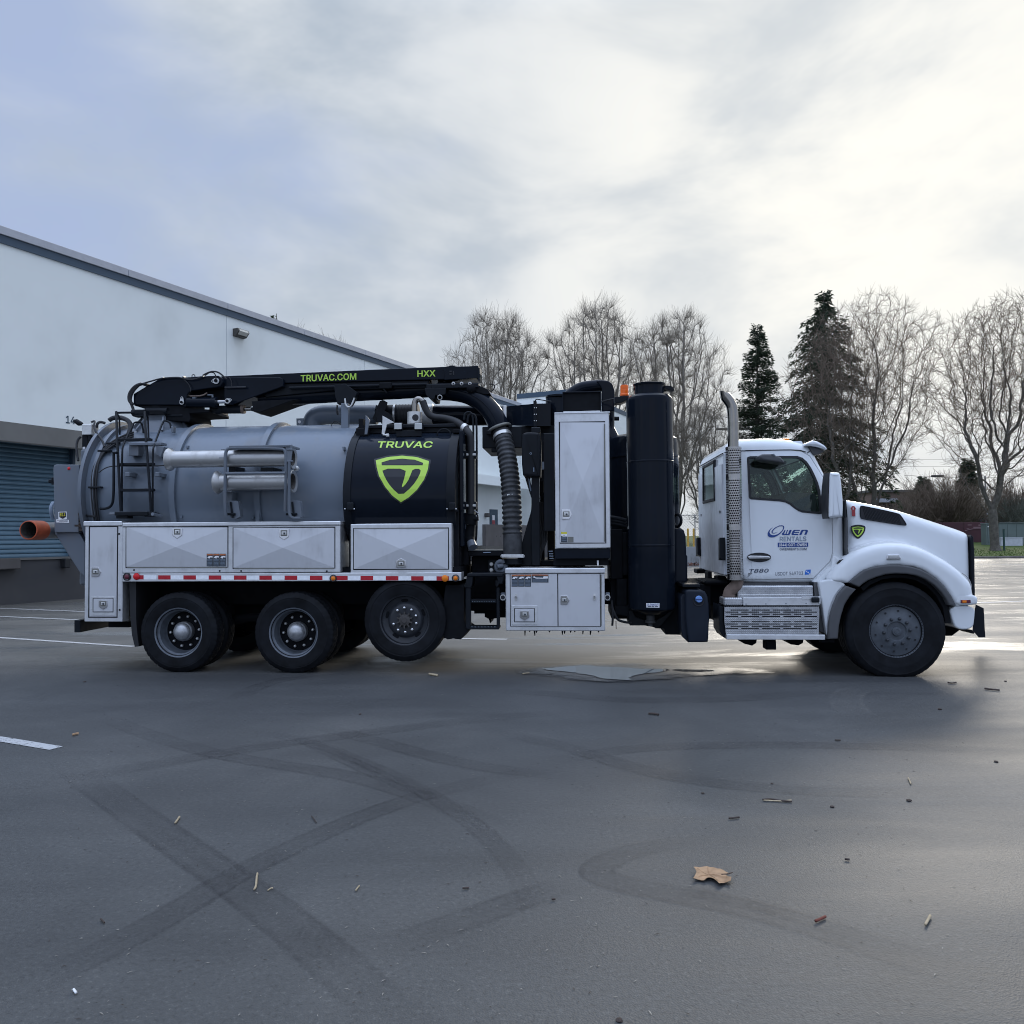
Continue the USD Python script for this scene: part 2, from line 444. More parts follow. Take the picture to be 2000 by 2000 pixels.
m_white = grimy('white_paint', (0.66, 0.69, 0.71), 0.20, (0.36, 0.34, 0.32), 0.16, 1.2, coat=0.6)
m_cabrear = grimy('dusty_white_paint', (0.60, 0.62, 0.65), 0.22, (0.28, 0.28, 0.28), 0.65, 1.6, coat=0.25, streak=5.0)
m_tank = grimy('grey_tank_paint', (0.132, 0.160, 0.195), 0.28, (0.20, 0.19, 0.175), 0.45, 1.4, streak=2.0)
m_greydk = grimy('grey_paint', (0.125, 0.145, 0.172), 0.36, (0.16, 0.15, 0.14), 0.35, 3.0)
m_black = M('black_paint', (0.004, 0.006, 0.010), 0.13, spec=0.15, var=0.2, scale=2.0, rvar=0.05)
m_blacksat = M('black_satin', (0.006, 0.008, 0.011), 0.42, spec=0.18, var=0.25, scale=5.0)
m_blackdull = M('black_grimy', (0.007, 0.008, 0.010), 0.7, var=0.4, scale=8.0, spec=0.12)
m_alu = grimy('aluminium_panel', (0.62, 0.63, 0.65), 0.42, (0.30, 0.29, 0.28), 0.38, 1.8, metal=0.7, streak=3.0)
m_alufr = M('aluminium_frame', (0.66, 0.67, 0.68), 0.38, metal=0.8, var=0.10, scale=6.0)
m_aluback = M('aluminium_dull', (0.20, 0.20, 0.18), 0.55, metal=0.6, var=0.2)
m_galv = grimy('galvanised_pipe', (0.50, 0.50, 0.49), 0.34, (0.25, 0.23, 0.21), 0.55, 3.5, metal=0.85, streak=1.2)
m_chrome = M('chrome', (0.75, 0.75, 0.76), 0.10, metal=1.0, var=0.05)
m_steel = M('stainless_steel', (0.34, 0.32, 0.29), 0.14, metal=1.0, var=0.12, scale=9)
m_zinc = M('zinc_plate', (0.62, 0.62, 0.60), 0.38, metal=0.7, var=0.15, scale=12)
m_tyre = M('tyre_rubber', (0.007, 0.008, 0.010), 0.62, var=0.6, scale=5.0, bump=0.25, bscale=90, spec=0.14)
m_hose = M('ribbed_rubber', (0.045, 0.047, 0.050), 0.62, var=0.6, scale=9.0, bump=0.4, bscale=70, spec=0.4)
m_rubber = M('rubber', (0.014, 0.015, 0.017), 0.55, var=0.2, spec=0.4)
m_rimgrey = M('grey_rim_paint', (0.11, 0.125, 0.145), 0.5, var=0.3, scale=9)
m_rimblk = M('black_rim_paint', (0.020, 0.023, 0.028), 0.42, var=0.35, scale=10)
m_hub = M('hub_aluminium', (0.42, 0.43, 0.44), 0.36, metal=0.8, var=0.2, scale=14)
m_flare = M('grey_plastic', (0.060, 0.062, 0.066), 0.55, var=0.15, scale=4, bump=0.15, bscale=180, dist=0.003)
m_navy = M('dark_blue_plastic', (0.008, 0.012, 0.020), 0.40, spec=0.25, var=0.2, scale=3)
m_interior = flat('cab_trim', (0.03, 0.032, 0.034), 0.8, 0.2)
m_seat = flat('seat_cloth', (0.04, 0.04, 0.042), 0.9, 0.2)
m_glass = glass_mat('cab_glass', (0.84, 0.93, 0.89))
m_screen = glass_mat('windscreen_glass', (0.86, 0.96, 0.91), 0.02, 0.4)
m_amber = flat('amber_lens', (0.75, 0.20, 0.012), 0.18)
m_orange = M('orange_lens', (0.80, 0.13, 0.012), 0.15, var=0.15)
m_red = flat('red_lens', (0.55, 0.012, 0.018), 0.2)
m_maroon = flat('maroon_lens', (0.10, 0.018, 0.03), 0.22)
m_redtape = M('red_tape', (0.40, 0.012, 0.022), 0.3, var=0.15, scale=20)
m_whitetape = M('white_tape', (0.84, 0.86, 0.88), 0.3, var=0.08, scale=20)
m_lens = flat('lamp_glass', (0.45, 0.46, 0.45), 0.12, metal=0.3)
m_lime = flat('lime_decal', (0.42, 0.64, 0.075), 0.4)
m_decalblk = flat('black_decal', (0.006, 0.007, 0.010), 0.35)
m_blue = flat('blue_decal', (0.010, 0.045, 0.20), 0.4)
m_skyblue = flat('light_blue_decal', (0.015, 0.14, 0.55), 0.4)
m_greytxt = flat('grey_decal', (0.20, 0.25, 0.32), 0.45)
m_dktxt = flat('dark_grey_decal', (0.06, 0.075, 0.11), 0.45)
m_whtdecal = flat('white_decal', (0.78, 0.78, 0.78), 0.45)
m_orgdecal = flat('orange_decal', (0.42, 0.13, 0.05), 0.45)
m_yeldecal = flat('yellow_decal', (0.62, 0.55, 0.03), 0.45)
m_stickdk = flat('dark_label', (0.035, 0.045, 0.055), 0.45)
m_shield = M('exhaust_shield_steel', (0.48, 0.46, 0.44), 0.2, metal=1.0, var=0.2, scale=6)
m_rust = M('rusty_exhaust', (0.17, 0.125, 0.10), 0.72, metal=0.15, var=0.3, scale=12, bump=0.2)
m_orgpipe = M('orange_rubber', (0.44, 0.085, 0.03), 0.55, var=0.2, scale=12)
m_pipein = M('pipe_inside', (0.07, 0.065, 0.06), 0.8, var=0.5, scale=20)
m_bluecap = flat('blue_cap', (0.16, 0.30, 0.62), 0.4)
m_redlbl = flat('red_badge', (0.28, 0.03, 0.035), 0.4)
m_oldwhite = flat('cream_plastic', (0.42, 0.38, 0.28), 0.6)
# ------------------------------------------------------------------ the lot
def ground_mat():
    N = {'g': ('geometry', {}),
         'fine': ('noise_texture', {'scale': 42.0, 'detail': 6.0, 'roughness': 0.82}),
         'grain': ('voronoi_texture', {'feature': 'f1', 'scale': 120.0}),
         'mid': ('noise_texture', {'scale': 0.55, 'detail': 6.0, 'roughness': 0.6, 'distortion': 0.6}),
         'ms': ('mapping', {'mapping_type': 'point', 'scale': (0.22, 1.5, 1.0), 'rotation': (0, 0, 0.12)}),
         'str': ('noise_texture', {'scale': 0.9, 'detail': 6.0, 'roughness': 0.6, 'distortion': 0.5}),
         'ms2': ('mapping', {'mapping_type': 'point', 'scale': (0.24, 1.05, 1.0), 'rotation': (0, 0, -0.10)}),
         'wetn': ('noise_texture', {'scale': 1.0, 'detail': 8.0, 'roughness': 0.66, 'distortion': 0.8}),
         'sep': ('separate_xyz', {}),
         'c1': ('rgb_ramp', {'ramp': [(0.25, (0.050, 0.053, 0.055)), (0.5, (0.068, 0.072, 0.074)), (0.75, (0.096, 0.099, 0.099))]}),
         'c2': ('rgb_ramp', {'ramp': [(0.3, (0.75, 0.75, 0.76)), (0.7, (1.25, 1.24, 1.22))]}),
         'cm': ('mix', {'mix_type': 'multiply', 'fac': 0.8}),
         'c3': ('rgb_ramp', {'ramp': [(0.0, (0.35, 0.35, 0.35)), (0.36, (0.5, 0.5, 0.5)), (0.46, (0.97, 0.97, 0.97)), (0.55, (1.0, 1.0, 1.0)), (0.64, (1.7, 1.68, 1.62)), (0.75, (2.6, 2.55, 2.4))]}),
         'cm2': ('mix', {'mix_type': 'multiply', 'fac': 0.85}),
         # wet film left by the rain: shows far off, where the lot is older and holds water
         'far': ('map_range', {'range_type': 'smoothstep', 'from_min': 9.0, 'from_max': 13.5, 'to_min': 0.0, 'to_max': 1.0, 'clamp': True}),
         'wet0': ('map_range', {'range_type': 'smoothstep', 'from_min': 0.50, 'from_max': 0.62, 'to_min': 0.0, 'to_max': 1.0, 'clamp': True}),
         'wet': ('math', {'math_type': 'multiply'}),
         'ro': ('map_range', {'from_min': 0.3, 'from_max': 0.7, 'to_min': 0.52, 'to_max': 0.66, 'clamp': True}),
         'ro2': ('mix_float', {'b': 0.17}),
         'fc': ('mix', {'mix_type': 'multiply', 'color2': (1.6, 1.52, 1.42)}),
         'hsum': ('math', {'math_type': 'multiply_add', 'value2': 0.6}),
         'bs': ('mix_float', {'a': 0.42, 'b': 0.10}),
         'b': ('bump', {'strength': 0.5, 'distance': 0.006}),
         'p': ('principled_bsdf', {'specular_ior_level': 0.42})}
    Lk = [('g.position', 'fine.vector'), ('g.position', 'grain.vector'), ('g.position', 'mid.vector'), ('g.position', 'ms.vector'), ('ms.vector', 'str.vector'),
          ('g.position', 'ms2.vector'), ('ms2.vector', 'wetn.vector'), ('g.position', 'sep.vector'), ('mid.fac', 'c1.fac'), ('str.fac', 'c2.fac'),
          ('c1.color', 'cm.color1'), ('c2.color', 'cm.color2'), ('fine.fac', 'c3.fac'), ('cm.color', 'cm2.color1'), ('c3.color', 'cm2.color2'),
          ('sep.y', 'far.value'), ('wetn.fac', 'wet0.value'), ('far.result', 'wet.value1'), ('wet0.result', 'wet.value2'),
          ('str.fac', 'ro.value'), ('ro.result', 'ro2.a'), ('wet.value', 'ro2.fac'), ('ro2.result', 'p.roughness'),
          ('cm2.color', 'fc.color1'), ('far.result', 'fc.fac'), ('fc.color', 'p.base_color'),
          ('grain.distance', 'hsum.value1'), ('fine.fac', 'hsum.value3'), ('hsum.value', 'b.height'), ('wet.value', 'bs.fac'), ('bs.result', 'b.strength'), ('b.normal', 'p.normal')]
    return usdkit.material(stage, '/World/Looks/asphalt', N, Lk, surface='p.BSDF')
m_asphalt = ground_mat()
m_linepaint = usdkit.material(stage, '/World/Looks/worn_line_paint', {
    'g': ('geometry', {}), 'n': ('noise_texture', {'scale': 22.0, 'detail': 6.0, 'roughness': 0.75}),
    'f': ('map_range', {'range_type': 'smoothstep', 'from_min': 0.36, 'from_max': 0.46, 'to_min': 0.0, 'to_max': 1.0, 'clamp': True}),
    'p': ('principled_bsdf', {'base_color': (0.55, 0.56, 0.57), 'roughness': 0.6}), 't': ('transparent_bsdf', {}), 'm': ('mix_closure', {})},
    [('g.position', 'n.vector'), ('n.fac', 'f.value'), ('f.result', 'm.fac'), ('t.BSDF', 'm.closure1'), ('p.BSDF', 'm.closure2')], surface='m.closure')
def mark_mat(name, col, a, rough=0.55):
    return usdkit.material(stage, '/World/Looks/' + name, {
        'g': ('geometry', {}), 'n': ('noise_texture', {'scale': 1.6, 'detail': 7.0, 'roughness': 0.7}), 'at': ('attribute', {'attribute': 'edge'}),
        'f': ('map_range', {'from_min': 0.25, 'from_max': 0.65, 'to_min': 0.05, 'to_max': 1.0, 'clamp': True}),
        'n2': ('noise_texture', {'scale': 60.0, 'detail': 3.0}), 'f2': ('map_range', {'from_min': 0.35, 'from_max': 0.6, 'to_min': 0.3, 'to_max': 1.0, 'clamp': True}),
        'm1': ('math', {'math_type': 'multiply'}), 'm2': ('math', {'math_type': 'multiply'}), 'm3': ('math', {'math_type': 'multiply', 'value2': a * .72}),
        'p': ('principled_bsdf', {'base_color': col, 'roughness': rough, 'specular_ior_level': 0.12}), 't': ('transparent_bsdf', {}), 'm': ('mix_closure', {})},
        [('g.position', 'n.vector'), ('n.fac', 'f.value'), ('g.position', 'n2.vector'), ('n2.fac', 'f2.value'), ('f.result', 'm1.value1'), ('f2.result', 'm1.value2'), ('m1.value', 'm2.value1'), ('at.fac', 'm2.value2'),
         ('m2.value', 'm3.value1'), ('m3.value', 'm.fac'), ('t.BSDF', 'm.closure1'), ('p.BSDF', 'm.closure2')], surface='m.closure')
m_skid = mark_mat('skid_rubber', (0.014, 0.014, 0.016), 0.72)
m_skidlight = mark_mat('scuffed_asphalt', (0.13, 0.125, 0.115), 0.30)

lot = Thing('parking_lot', 'dark asphalt parking lot with curved tyre marks and worn white lines', None, (0, 0, 0), kind='structure')
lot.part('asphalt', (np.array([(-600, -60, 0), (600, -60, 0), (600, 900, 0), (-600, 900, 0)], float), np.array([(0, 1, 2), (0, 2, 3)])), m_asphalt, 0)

def line(u0, v0, u1, v1, w=.10):
    a, b = on_ground(u0, v0)[:2], on_ground(u1, v1)[:2]
    d = (b - a) / np.linalg.norm(b - a); n = np.array([-d[1], d[0]]) * w / 2
    lot.part('painted_line', (np.array([(*(a - n), .004), (*(b - n), .004), (*(b + n), .004), (*(a + n), .004)]), np.array([(0, 1, 2), (0, 2, 3)])), m_linepaint, 0)
line(-60, 1434, 110, 1462, .115)
line(q(6, -400, 0)[0], 1188, 185, 1195.5); line(q(6, -400, 0)[0], 1204, 170, 1211.5); line(-10, 1245, 262, 1263)
line(1880, 1103, 2020, 1102.5, .2); line(1840, 1180, 2020, 1173.5, .14)
line(880, 1247, 990, 1249, .12)

def ribbon(px, w, mat=None, name='tyre_mark', z=.004, w2=None, stripes=1):
    p = np.array([on_ground(u, v)[:2] for u, v in px]); p = resample(chaikin(p, 3, closed=False), .12, closed=False)
    t = np.gradient(p, axis=0); t /= np.linalg.norm(t, axis=1, keepdims=True); n = np.stack([-t[:, 1], t[:, 0]], 1)
    K = len(p); k = np.linspace(0, 1, K)
    ww = w if w2 is None else w + (w2 - w) * k
    ww = np.broadcast_to(ww, (K,))[:, None]
    cols = 7
    s = np.array([-.5, -.42, -.26, 0, .26, .42, .5])
    V = np.stack([np.column_stack([p + n * ww * a, np.full(K, z)]) for a in s], 1).reshape(-1, 3)
    ends = np.minimum(1, np.minimum(k, 1 - k) * 3.2)
    across = np.array([0, 1.0, .40, .62, .40, .85, 0])
    e = (ends[:, None] * across[None]).reshape(-1)
    i, j = np.meshgrid(np.arange(K - 1), np.arange(cols - 1), indexing='ij'); a = i * cols + j
    F = np.vstack([np.stack([a, a + cols, a + 1], -1).reshape(-1, 3), np.stack([a + 1, a + cols, a + cols + 1], -1).reshape(-1, 3)])
    nrm = np.cross(V[F[0, 1]] - V[F[0, 0]], V[F[0, 2]] - V[F[0, 0]])
    if nrm[2] < 0: F = F[:, ::-1]
    pt = lot.part(name, (V, F), mat or m_skid, False)
    pv = UsdGeom.PrimvarsAPI(pt.prim).CreatePrimvar('edge', Sdf.ValueTypeNames.FloatArray, 'vertex')
    pv.Set(list(map(float, e)))
A10 = lambda pts: [q(10, *p) for p in pts]
A11 = lambda pts: [q(11, *p) for p in pts]
zi = iter(np.arange(.004, .2, .0005))
ribbon(A10([(230, 450), (330, 530), (520, 665), (700, 790), (900, 925), (1100, 1080), (1280, 1230), (1480, 1420), (1700, 1640)]), .26, z=next(zi), w2=.24)
ribbon(A10([(-150, 1420), (120, 1300), (400, 1170), (640, 1040), (900, 880), (1150, 760), (1400, 650), (1650, 570), (1950, 505), (2300, 460)]), .20, z=next(zi))
ribbon(A10([(380, 285), (520, 345), (760, 420), (1000, 465), (1250, 500), (1450, 545), (1640, 610), (1850, 690), (1960, 760)]), .22, z=next(zi))
ribbon(A10([(1150, 380), (1300, 450), (1450, 520), (1600, 580)]), .16, z=next(zi))
ribbon(A10([(1400, 1180), (1600, 1110), (1800, 1040), (2050, 950), (2200, 900)]), .20, z=next(zi))
ribbon(A10([(1180, 320), (1450, 390), (1700, 460), (1950, 500), (2200, 520)]), .22, z=next(zi))
ribbon(A10([(890, 225), (960, 180), (1080, 145), (1250, 125)]), .26, z=next(zi))
ribbon(A11([(0, 480), (200, 450), (400, 415), (650, 400), (950, 395), (1300, 400), (1700, 410), (2000, 430)]), .22, z=next(zi))
ribbon(A11([(1000, 770), (700, 765), (500, 780), (360, 830), (300, 880), (400, 920), (620, 960), (850, 1000), (1080, 1060), (1300, 1130), (1600, 1230), (1980, 1370)]), .17, z=next(zi), w2=.24)
ribbon(A11([(560, 925), (760, 965), (1000, 1020), (1150, 1060)]), .10, z=next(zi))
ribbon(A11([(-100, 190), (150, 205), (400, 228), (700, 228), (1000, 215), (1200, 190)]), .30, z=next(zi))
ribbon(A10([(900, 330), (1150, 380), (1400, 470), (1650, 600), (1850, 740), (1980, 900), (2020, 1060)]), .15, z=next(zi))
ribbon(A10([(30, 560), (300, 520), (640, 460), (1000, 400), (1400, 350), (1800, 300), (2200, 270)]), .24, z=next(zi))
ribbon(A11([(-150, 330), (200, 400), (500, 500), (900, 560), (1400, 580), (1900, 570)]), .22, z=next(zi))
ribbon(A11([(1330, 300), (1270, 260), (1255, 225), (1280, 195), (1380, 178)]), .34, m_skidlight, 'scuff_mark', z=next(zi))
ribbon(A11([(1850, 255), (1850, 225), (1880, 200), (1950, 190)]), .30, m_skidlight, 'scuff_mark', z=next(zi))

# water lying by the truck, and the wet strips beyond it
def film(name, rough, lo, hi, col):
    return usdkit.material(stage, '/World/Looks/' + name, {'g': ('geometry', {}), 'mp': ('mapping', {'mapping_type': 'point', 'scale': (1.0, 2.2, 1.0)}), 'n': ('noise_texture', {'scale': 2.4, 'detail': 7.0, 'roughness': 0.62}), 'at': ('attribute', {'attribute': 'edge'}),
        's': ('math', {'math_type': 'add'}), 'f': ('map_range', {'range_type': 'smoothstep', 'from_min': lo, 'from_max': hi, 'to_min': 0.0, 'to_max': 1.0, 'clamp': True}),
        'p': ('principled_bsdf', {'base_color': col, 'roughness': rough, 'ior': 1.33}), 't': ('transparent_bsdf', {}), 'm': ('mix_closure', {})},
        [('g.position', 'mp.vector'), ('mp.vector', 'n.vector'), ('n.fac', 's.value1'), ('at.fac', 's.value2'), ('s.value', 'f.value'), ('f.result', 'm.fac'), ('t.BSDF', 'm.closure1'), ('p.BSDF', 'm.closure2')], surface='m.closure')
m_water = film('water', 0.015, 0.66, 0.76, (0.030, 0.031, 0.033))
m_damp = film('damp_asphalt', 0.30, 0.52, 0.85, (0.026, 0.026, 0.028))
def pool(px, r, mat, label, z, width, name='puddle'):
    p = np.array([on_ground(*q(r, *a))[:2] for a in px]); p = chaikin(p, 2)
    c = p.mean(0); p = c + (p - c) * 1.12
    v, f = tri2d(p); v3, f = refine(np.column_stack([v, np.zeros(len(v))]), f, .09); v = v3[:, :2]
    ring = LineString(np.vstack([p, p[:1]])); e = np.array([min(ring.distance(shapely.Point(a)) / width, 1) for a in v]) * .55
    n = np.cross(v3[f[:, 1]] - v3[f[:, 0]], v3[f[:, 2]] - v3[f[:, 0]])[:, 2]; f = np.where((n < 0)[:, None], f[:, ::-1], f)
    pr = solo(name, (np.column_stack([v, np.full(len(v), z)]), f), mat, label, 'puddle', kind='structure', smooth=0)
    UsdGeom.PrimvarsAPI(pr).CreatePrimvar('edge', Sdf.ValueTypeNames.FloatArray, 'vertex').Set(list(map(float, e)))
pool([(60, 1380), (300, 1362), (560, 1346), (900, 1340), (1300, 1350), (1700, 1370), (1900, 1395), (1850, 1425), (1400, 1440), (1000, 1478), (820, 1492), (600, 1478), (300, 1440), (120, 1412)], 8, m_damp, 'damp dark patch of asphalt round the puddle', .013, .5, 'damp_patch')
pool([(240, 1392), (330, 1378), (480, 1368), (560, 1358), (690, 1370), (860, 1380), (1000, 1386), (1160, 1388), (1150, 1408), (1040, 1416), (960, 1432), (890, 1448), (915, 1466), (850, 1472), (700, 1460), (630, 1452), (560, 1428), (430, 1414)], 8, m_water, 'shallow puddle on the asphalt beside the truck, mirroring the sky', .018, .12)
pool([(1180, 1390), (1300, 1388), (1450, 1392), (1560, 1398), (1460, 1408), (1300, 1410)], 8, m_water, 'thin strip of water on the asphalt behind the front step', .018, .10)
def flat_up(m):
    v, f = m; n = np.cross(v[f[:, 1]] - v[f[:, 0]], v[f[:, 2]] - v[f[:, 0]])[:, 2]
    return v, np.where((n < 0)[:, None], f[:, ::-1], f)

# ------------------------------------------------------------------ the warehouse: its wall runs away to the right
WA = math.atan2(765, FOCAL)
WE = np.array([math.sin(WA), math.cos(WA)]); WN = np.array([math.cos(WA), -math.sin(WA)])
W0 = on_ground(130, 1172)[:2]
def wp(t, o, z): return np.array([*(W0 + WE * t + WN * o), z])
def wpx(u, v, o=0.0):
    """(t, z) on the wall, o metres proud of it, seen at the pixel."""
    w = on_plane(u, v, (*(W0 + WN * o), 0), (*WN, 0)); d = w[:2] - W0
    return float(d @ WE), float(w[2])
def wbox(t0, t1, o0, o1, z0, z1, c=0.0):
    v, f = box((min(t0, t1), min(o0, o1), z0), (max(t0, t1), max(o0, o1), z1), c)
    w = np.column_stack([W0[0] + WE[0] * v[:, 0] + WN[0] * v[:, 1], W0[1] + WE[1] * v[:, 0] + WN[1] * v[:, 1], v[:, 2]])
    return w, np.asarray(f)[:, ::-1]
m_wall = grimy('wall_paint', (0.80, 0.83, 0.80), 0.7, (0.55, 0.57, 0.54), 0.42, 0.28, streak=1.2, spec=0.3)
m_wallbase = grimy('wall_base_paint', (0.055, 0.055, 0.058), 0.7, (0.10, 0.095, 0.09), 0.4, 0.5, streak=1.5, spec=0.3)
m_trim = flat('blue_grey_trim', (0.040, 0.070, 0.105), 0.45)
m_coping = M('coping_metal', (0.40, 0.41, 0.44), 0.42, metal=0.4, var=0.08)
m_slat = M('blue_door_steel', (0.105, 0.185, 0.245), 0.34, var=0.12, scale=2.0, metal=0.1)
m_canopy = M('canopy_paint', (0.13, 0.128, 0.12), 0.6, var=0.12, scale=1.5)
m_jointfill = flat('joint_filler', (0.33, 0.37, 0.42), 0.8, 0.2)  # grey-blue filler between the wall panels
m_browndk = M('brown_dock_paint', (0.085, 0.078, 0.075), 0.75, var=0.2, scale=2.0)
m_doordk = flat('door_blue', (0.025, 0.055, 0.08), 0.5)
wh = Thing('warehouse', 'long pale concrete warehouse with blue roof band and roller door', 'building', wp(0, 0, 0))
WP = lambda name, m, mat, smooth=0, **k: wh.part(name, m, mat, smooth, world=True, **k)
ZT = wpx(0, 476, 0)[1]                      # underside of the blue band
zc0, zc1 = ZT + .24, ZT + .46
_s1, _s2, _s3 = wpx(442, 700)[0], wpx(712, 760)[0], wpx(891, 790)[0]
SX = wpx(1016, 800)[0]
PW = (_s3 - _s1) / 2
seams = [_s1 - 5 * PW, _s1 - 4 * PW, _s1 - 3 * PW, _s1 - 2 * PW, _s1 - PW, _s1, _s2, _s3, SX]
tdr = wpx(141, 1000)[0]; tdl = tdr - 3.6; DZ0 = wpx(60, 1089.5)[1]; DZ1 = DZ0 + 3.25
for a, b in zip(seams[:-1], seams[1:]):
    a2, b2 = a + .012, b - .012
    if a < tdr and b > tdl:
        lo, hi = max(a2, tdl), min(b2, tdr)
        if a2 < lo: WP('wall_panel', wbox(a2, lo, -.2, 0, DZ0, ZT + .02), m_wall)
        if hi < b2: WP('wall_panel', wbox(hi, b2, -.2, 0, DZ0, ZT + .02), m_wall)
        WP('wall_panel', wbox(lo, hi, -.2, 0, DZ1, ZT + .02), m_wall)
    else:
        WP('wall_panel', wbox(a2, b2, -.2, 0, DZ0, ZT + .02), m_wall)
    WP('base_panel', wbox(a2, b2, -.2, .012, -.05, DZ0 - .004), m_wallbase)
    WP('panel_joint', wbox(b - .02, b + .02, -.15, -.014, DZ1 + .02 if tdl - .1 < b < tdr + .1 else 0, ZT), m_jointfill)
    WP('roof_band', wbox(a + .003, b - .003, -.2, .035, ZT + .021, zc0), m_trim)
    n = 2
    for k in range(n):
        x0_, x1_ = a + (b - a) * k / n, a + (b - a) * (k + 1) / n
        WP('coping', wbox(x0_ + .006, x1_ - .006, -.3, .075, zc0 + .001, zc1, .01), m_coping)
WP('roof', wbox(seams[0], SX, -40, -.3, ZT - .6, ZT), m_coping)
# roller door with its slats, canopy, number, dock bumpers
ns = 27; sh_ = (DZ1 - DZ0) / ns
def slat(k):
    z0 = DZ0 + sh_ * k
    pr = [(-.16, z0), (-.115, z0 + .004), (-.105, z0 + sh_ * .30), (-.110, z0 + sh_ * .55), (-.135, z0 + sh_ * .92), (-.16, z0 + sh_)]
    v, f = prism(np.array([(o, z) for o, z in pr]), tdl + .02, tdr - .02)
    t, o, z = v[:, 1], v[:, 0], v[:, 2]
    w = np.column_stack([W0[0] + WE[0] * t + WN[0] * o, W0[1] + WE[1] * t + WN[1] * o, z])
    return w, f
rd_ = WP('roller_door', wbox(tdl, tdr, -.19, -.165, DZ0, DZ1), m_slat)
for k in range(ns):
    v, f = slat(k); rd_.part('door_slat', (v - wh.loc, f), m_slat, 0)
WP('door_jamb', wbox(tdr - .02, tdr + .06, -.12, .03, DZ0, DZ1), m_trim)
def canopy(t0, t1, zb_, zt2, out):
    v, f = prism(np.array([(0.0, zb_ + .25), (out, zb_), (out + .02, zb_ + .03), (out, zt2), (0.0, zt2 + .02)]), t0, t1)
    t, o, z = v[:, 1], v[:, 0], v[:, 2]
    return np.column_stack([W0[0] + WE[0] * t + WN[0] * o, W0[1] + WE[1] * t + WN[1] * o, z]), f
tc, zcb = wpx(40, 866, 1.0); zct = wpx(40, 827, 1.0)[1]
cn = WP('door_canopy', canopy(tdl - 5, tdr + 2.6, zcb, zct, 1.0), m_canopy)
tc2, zcb2 = wpx(955, 947.5, 1.0); zct2 = zcb2 + .52
WP('door_canopy', canopy(_s3 - PW + 1.2, SX - .3, zcb2, zct2, 1.0), m_wall)
t0n, z0n = wpx(128.5, 826); t1n, z1n = wpx(146.5, 828)
v, f = text2d('14', True)
hN = wpx(128, 812)[1] - z0n
nv = np.array([wp(t0n + a * (t1n - t0n), .006, z0n + b * hN) for a, b in v])
WP('door_number', (nv, f), m_doordk)
for (x0_, x1_, y0_, y1_) in ((-40, 40, 1092.5, 1111), (126.5, 137, 1091, 1109)):
    a, b = wpx(x0_, y0_, .2), wpx(x1_, y1_, .2)
    WP('dock_bumper', wbox(a[0], b[0], .012, .22, b[1], a[1], .02), m_browndk if x0_ < 0 else m_rubber)
WP('door_sill', wbox(tdl - .3, tdr + 1.6, .012, .05, DZ0 - .05, DZ0 + .01), m_canopy)
def wprism(prof, t0, t1):
    v, f = prism(np.array(prof), t0, t1)
    return np.column_stack([W0[0] + WE[0] * v[:, 1] + WN[0] * v[:, 0], W0[1] + WE[1] * v[:, 1] + WN[1] * v[:, 0], v[:, 2]]), f
a, b = wpx(459, 641, .1), wpx(480, 662, .1)
z1_, z0_ = a[1], b[1]; t0_, t1_ = a[0], b[0]
lt = WP('wall_lamp', wprism([(0, z0_), (.14, z0_ + .02), (.17, z0_ + .06), (.27, z1_ - .10), (.22, z1_), (0, z1_)], t0_, t1_), M('bronze_housing', (.05, .045, .04), .5))
wl = wprism([(.175, z0_ + .06), (.185, z0_ + .06), (.285, z1_ - .10), (.24, z1_ - .02), (.235, z1_ - .03), (.27, z1_ - .10)], t0_ + .05, t1_ - .05)
lt.part('lamp_glass', (wl[0] - wh.loc, wl[1]), flat('frosted_lens', (.50, .49, .44), .3), 0)
# the far end: a step outwards, a door, a ramp wall
sx = SX
zw2 = at_depth(1017, 769, wp(SX, 0, 0)[1])[2]
c1_ = on_plane(1120, 800, wp(SX, 0, 0), (*WE, 0)); WO = float((c1_[:2] - W0) @ WN)
END = 0.0
for END in np.arange(SX, SX + 60, .25):
    w_ = wp(END, WO, 2); d_ = w_ - EYE
    if 1000 + FOCAL * (d_ @ _R) / (d_ @ _F) > 1290: break
WP('end_wall', wbox(sx, sx + .2, -.2, WO, 0, zw2 - .3), m_wall)
WP('end_wall', wbox(sx + .2, END, WO - .2, WO, 0, zw2 - .3), m_wall)
WP('roof_band', wbox(sx - .03, sx + .2, -.2, WO + .03, zw2 - .298, zw2), m_trim)
WP('roof_band', wbox(sx + .2, END, WO - .2, WO + .03, zw2 - .298, zw2), m_trim)
for z in (zw2 * .50, zw2 * .82): WP('wall_reveal', wbox(sx + .1, END, WO - .05, WO + .006, z, z + .08), m_trim)
a, b = wpx(956, 994.5), wpx(971, 1026)
sd = WP('side_door', wbox(a[0], b[0], .0, .05, DZ0, a[1]), m_doordk)
e = wpx(961.5, 1006, .06); e2 = wpx(966.5, 1024, .06)
sg_ = wbox(e[0], e2[0], .05, .06, e2[1], e[1]); sd.part('door_notice', (sg_[0] - wh.loc, sg_[1]), m_whtdecal, 0)
sg_ = wbox(e[0] - .02, e2[0] + .02, .0605, .065, e2[1], e2[1] + (e[1] - e2[1]) * .45); sd.part('red_notice', (sg_[0] - wh.loc, sg_[1]), m_redlbl, 0)
a, b = wpx(952, 1002, .2), wpx(956, 1010, .2)
WP('door_lamp', wbox(a[0], b[0], 0, .25, b[1], a[1], .03), m_browndk)
a, b = wpx(947, 1024, 2.0), wpx(1100, 1024, 2.0)
WP('ramp_wall', wbox(a[0], sx + 2, 1.85, 2.05, 0, a[1]), m_browndk)
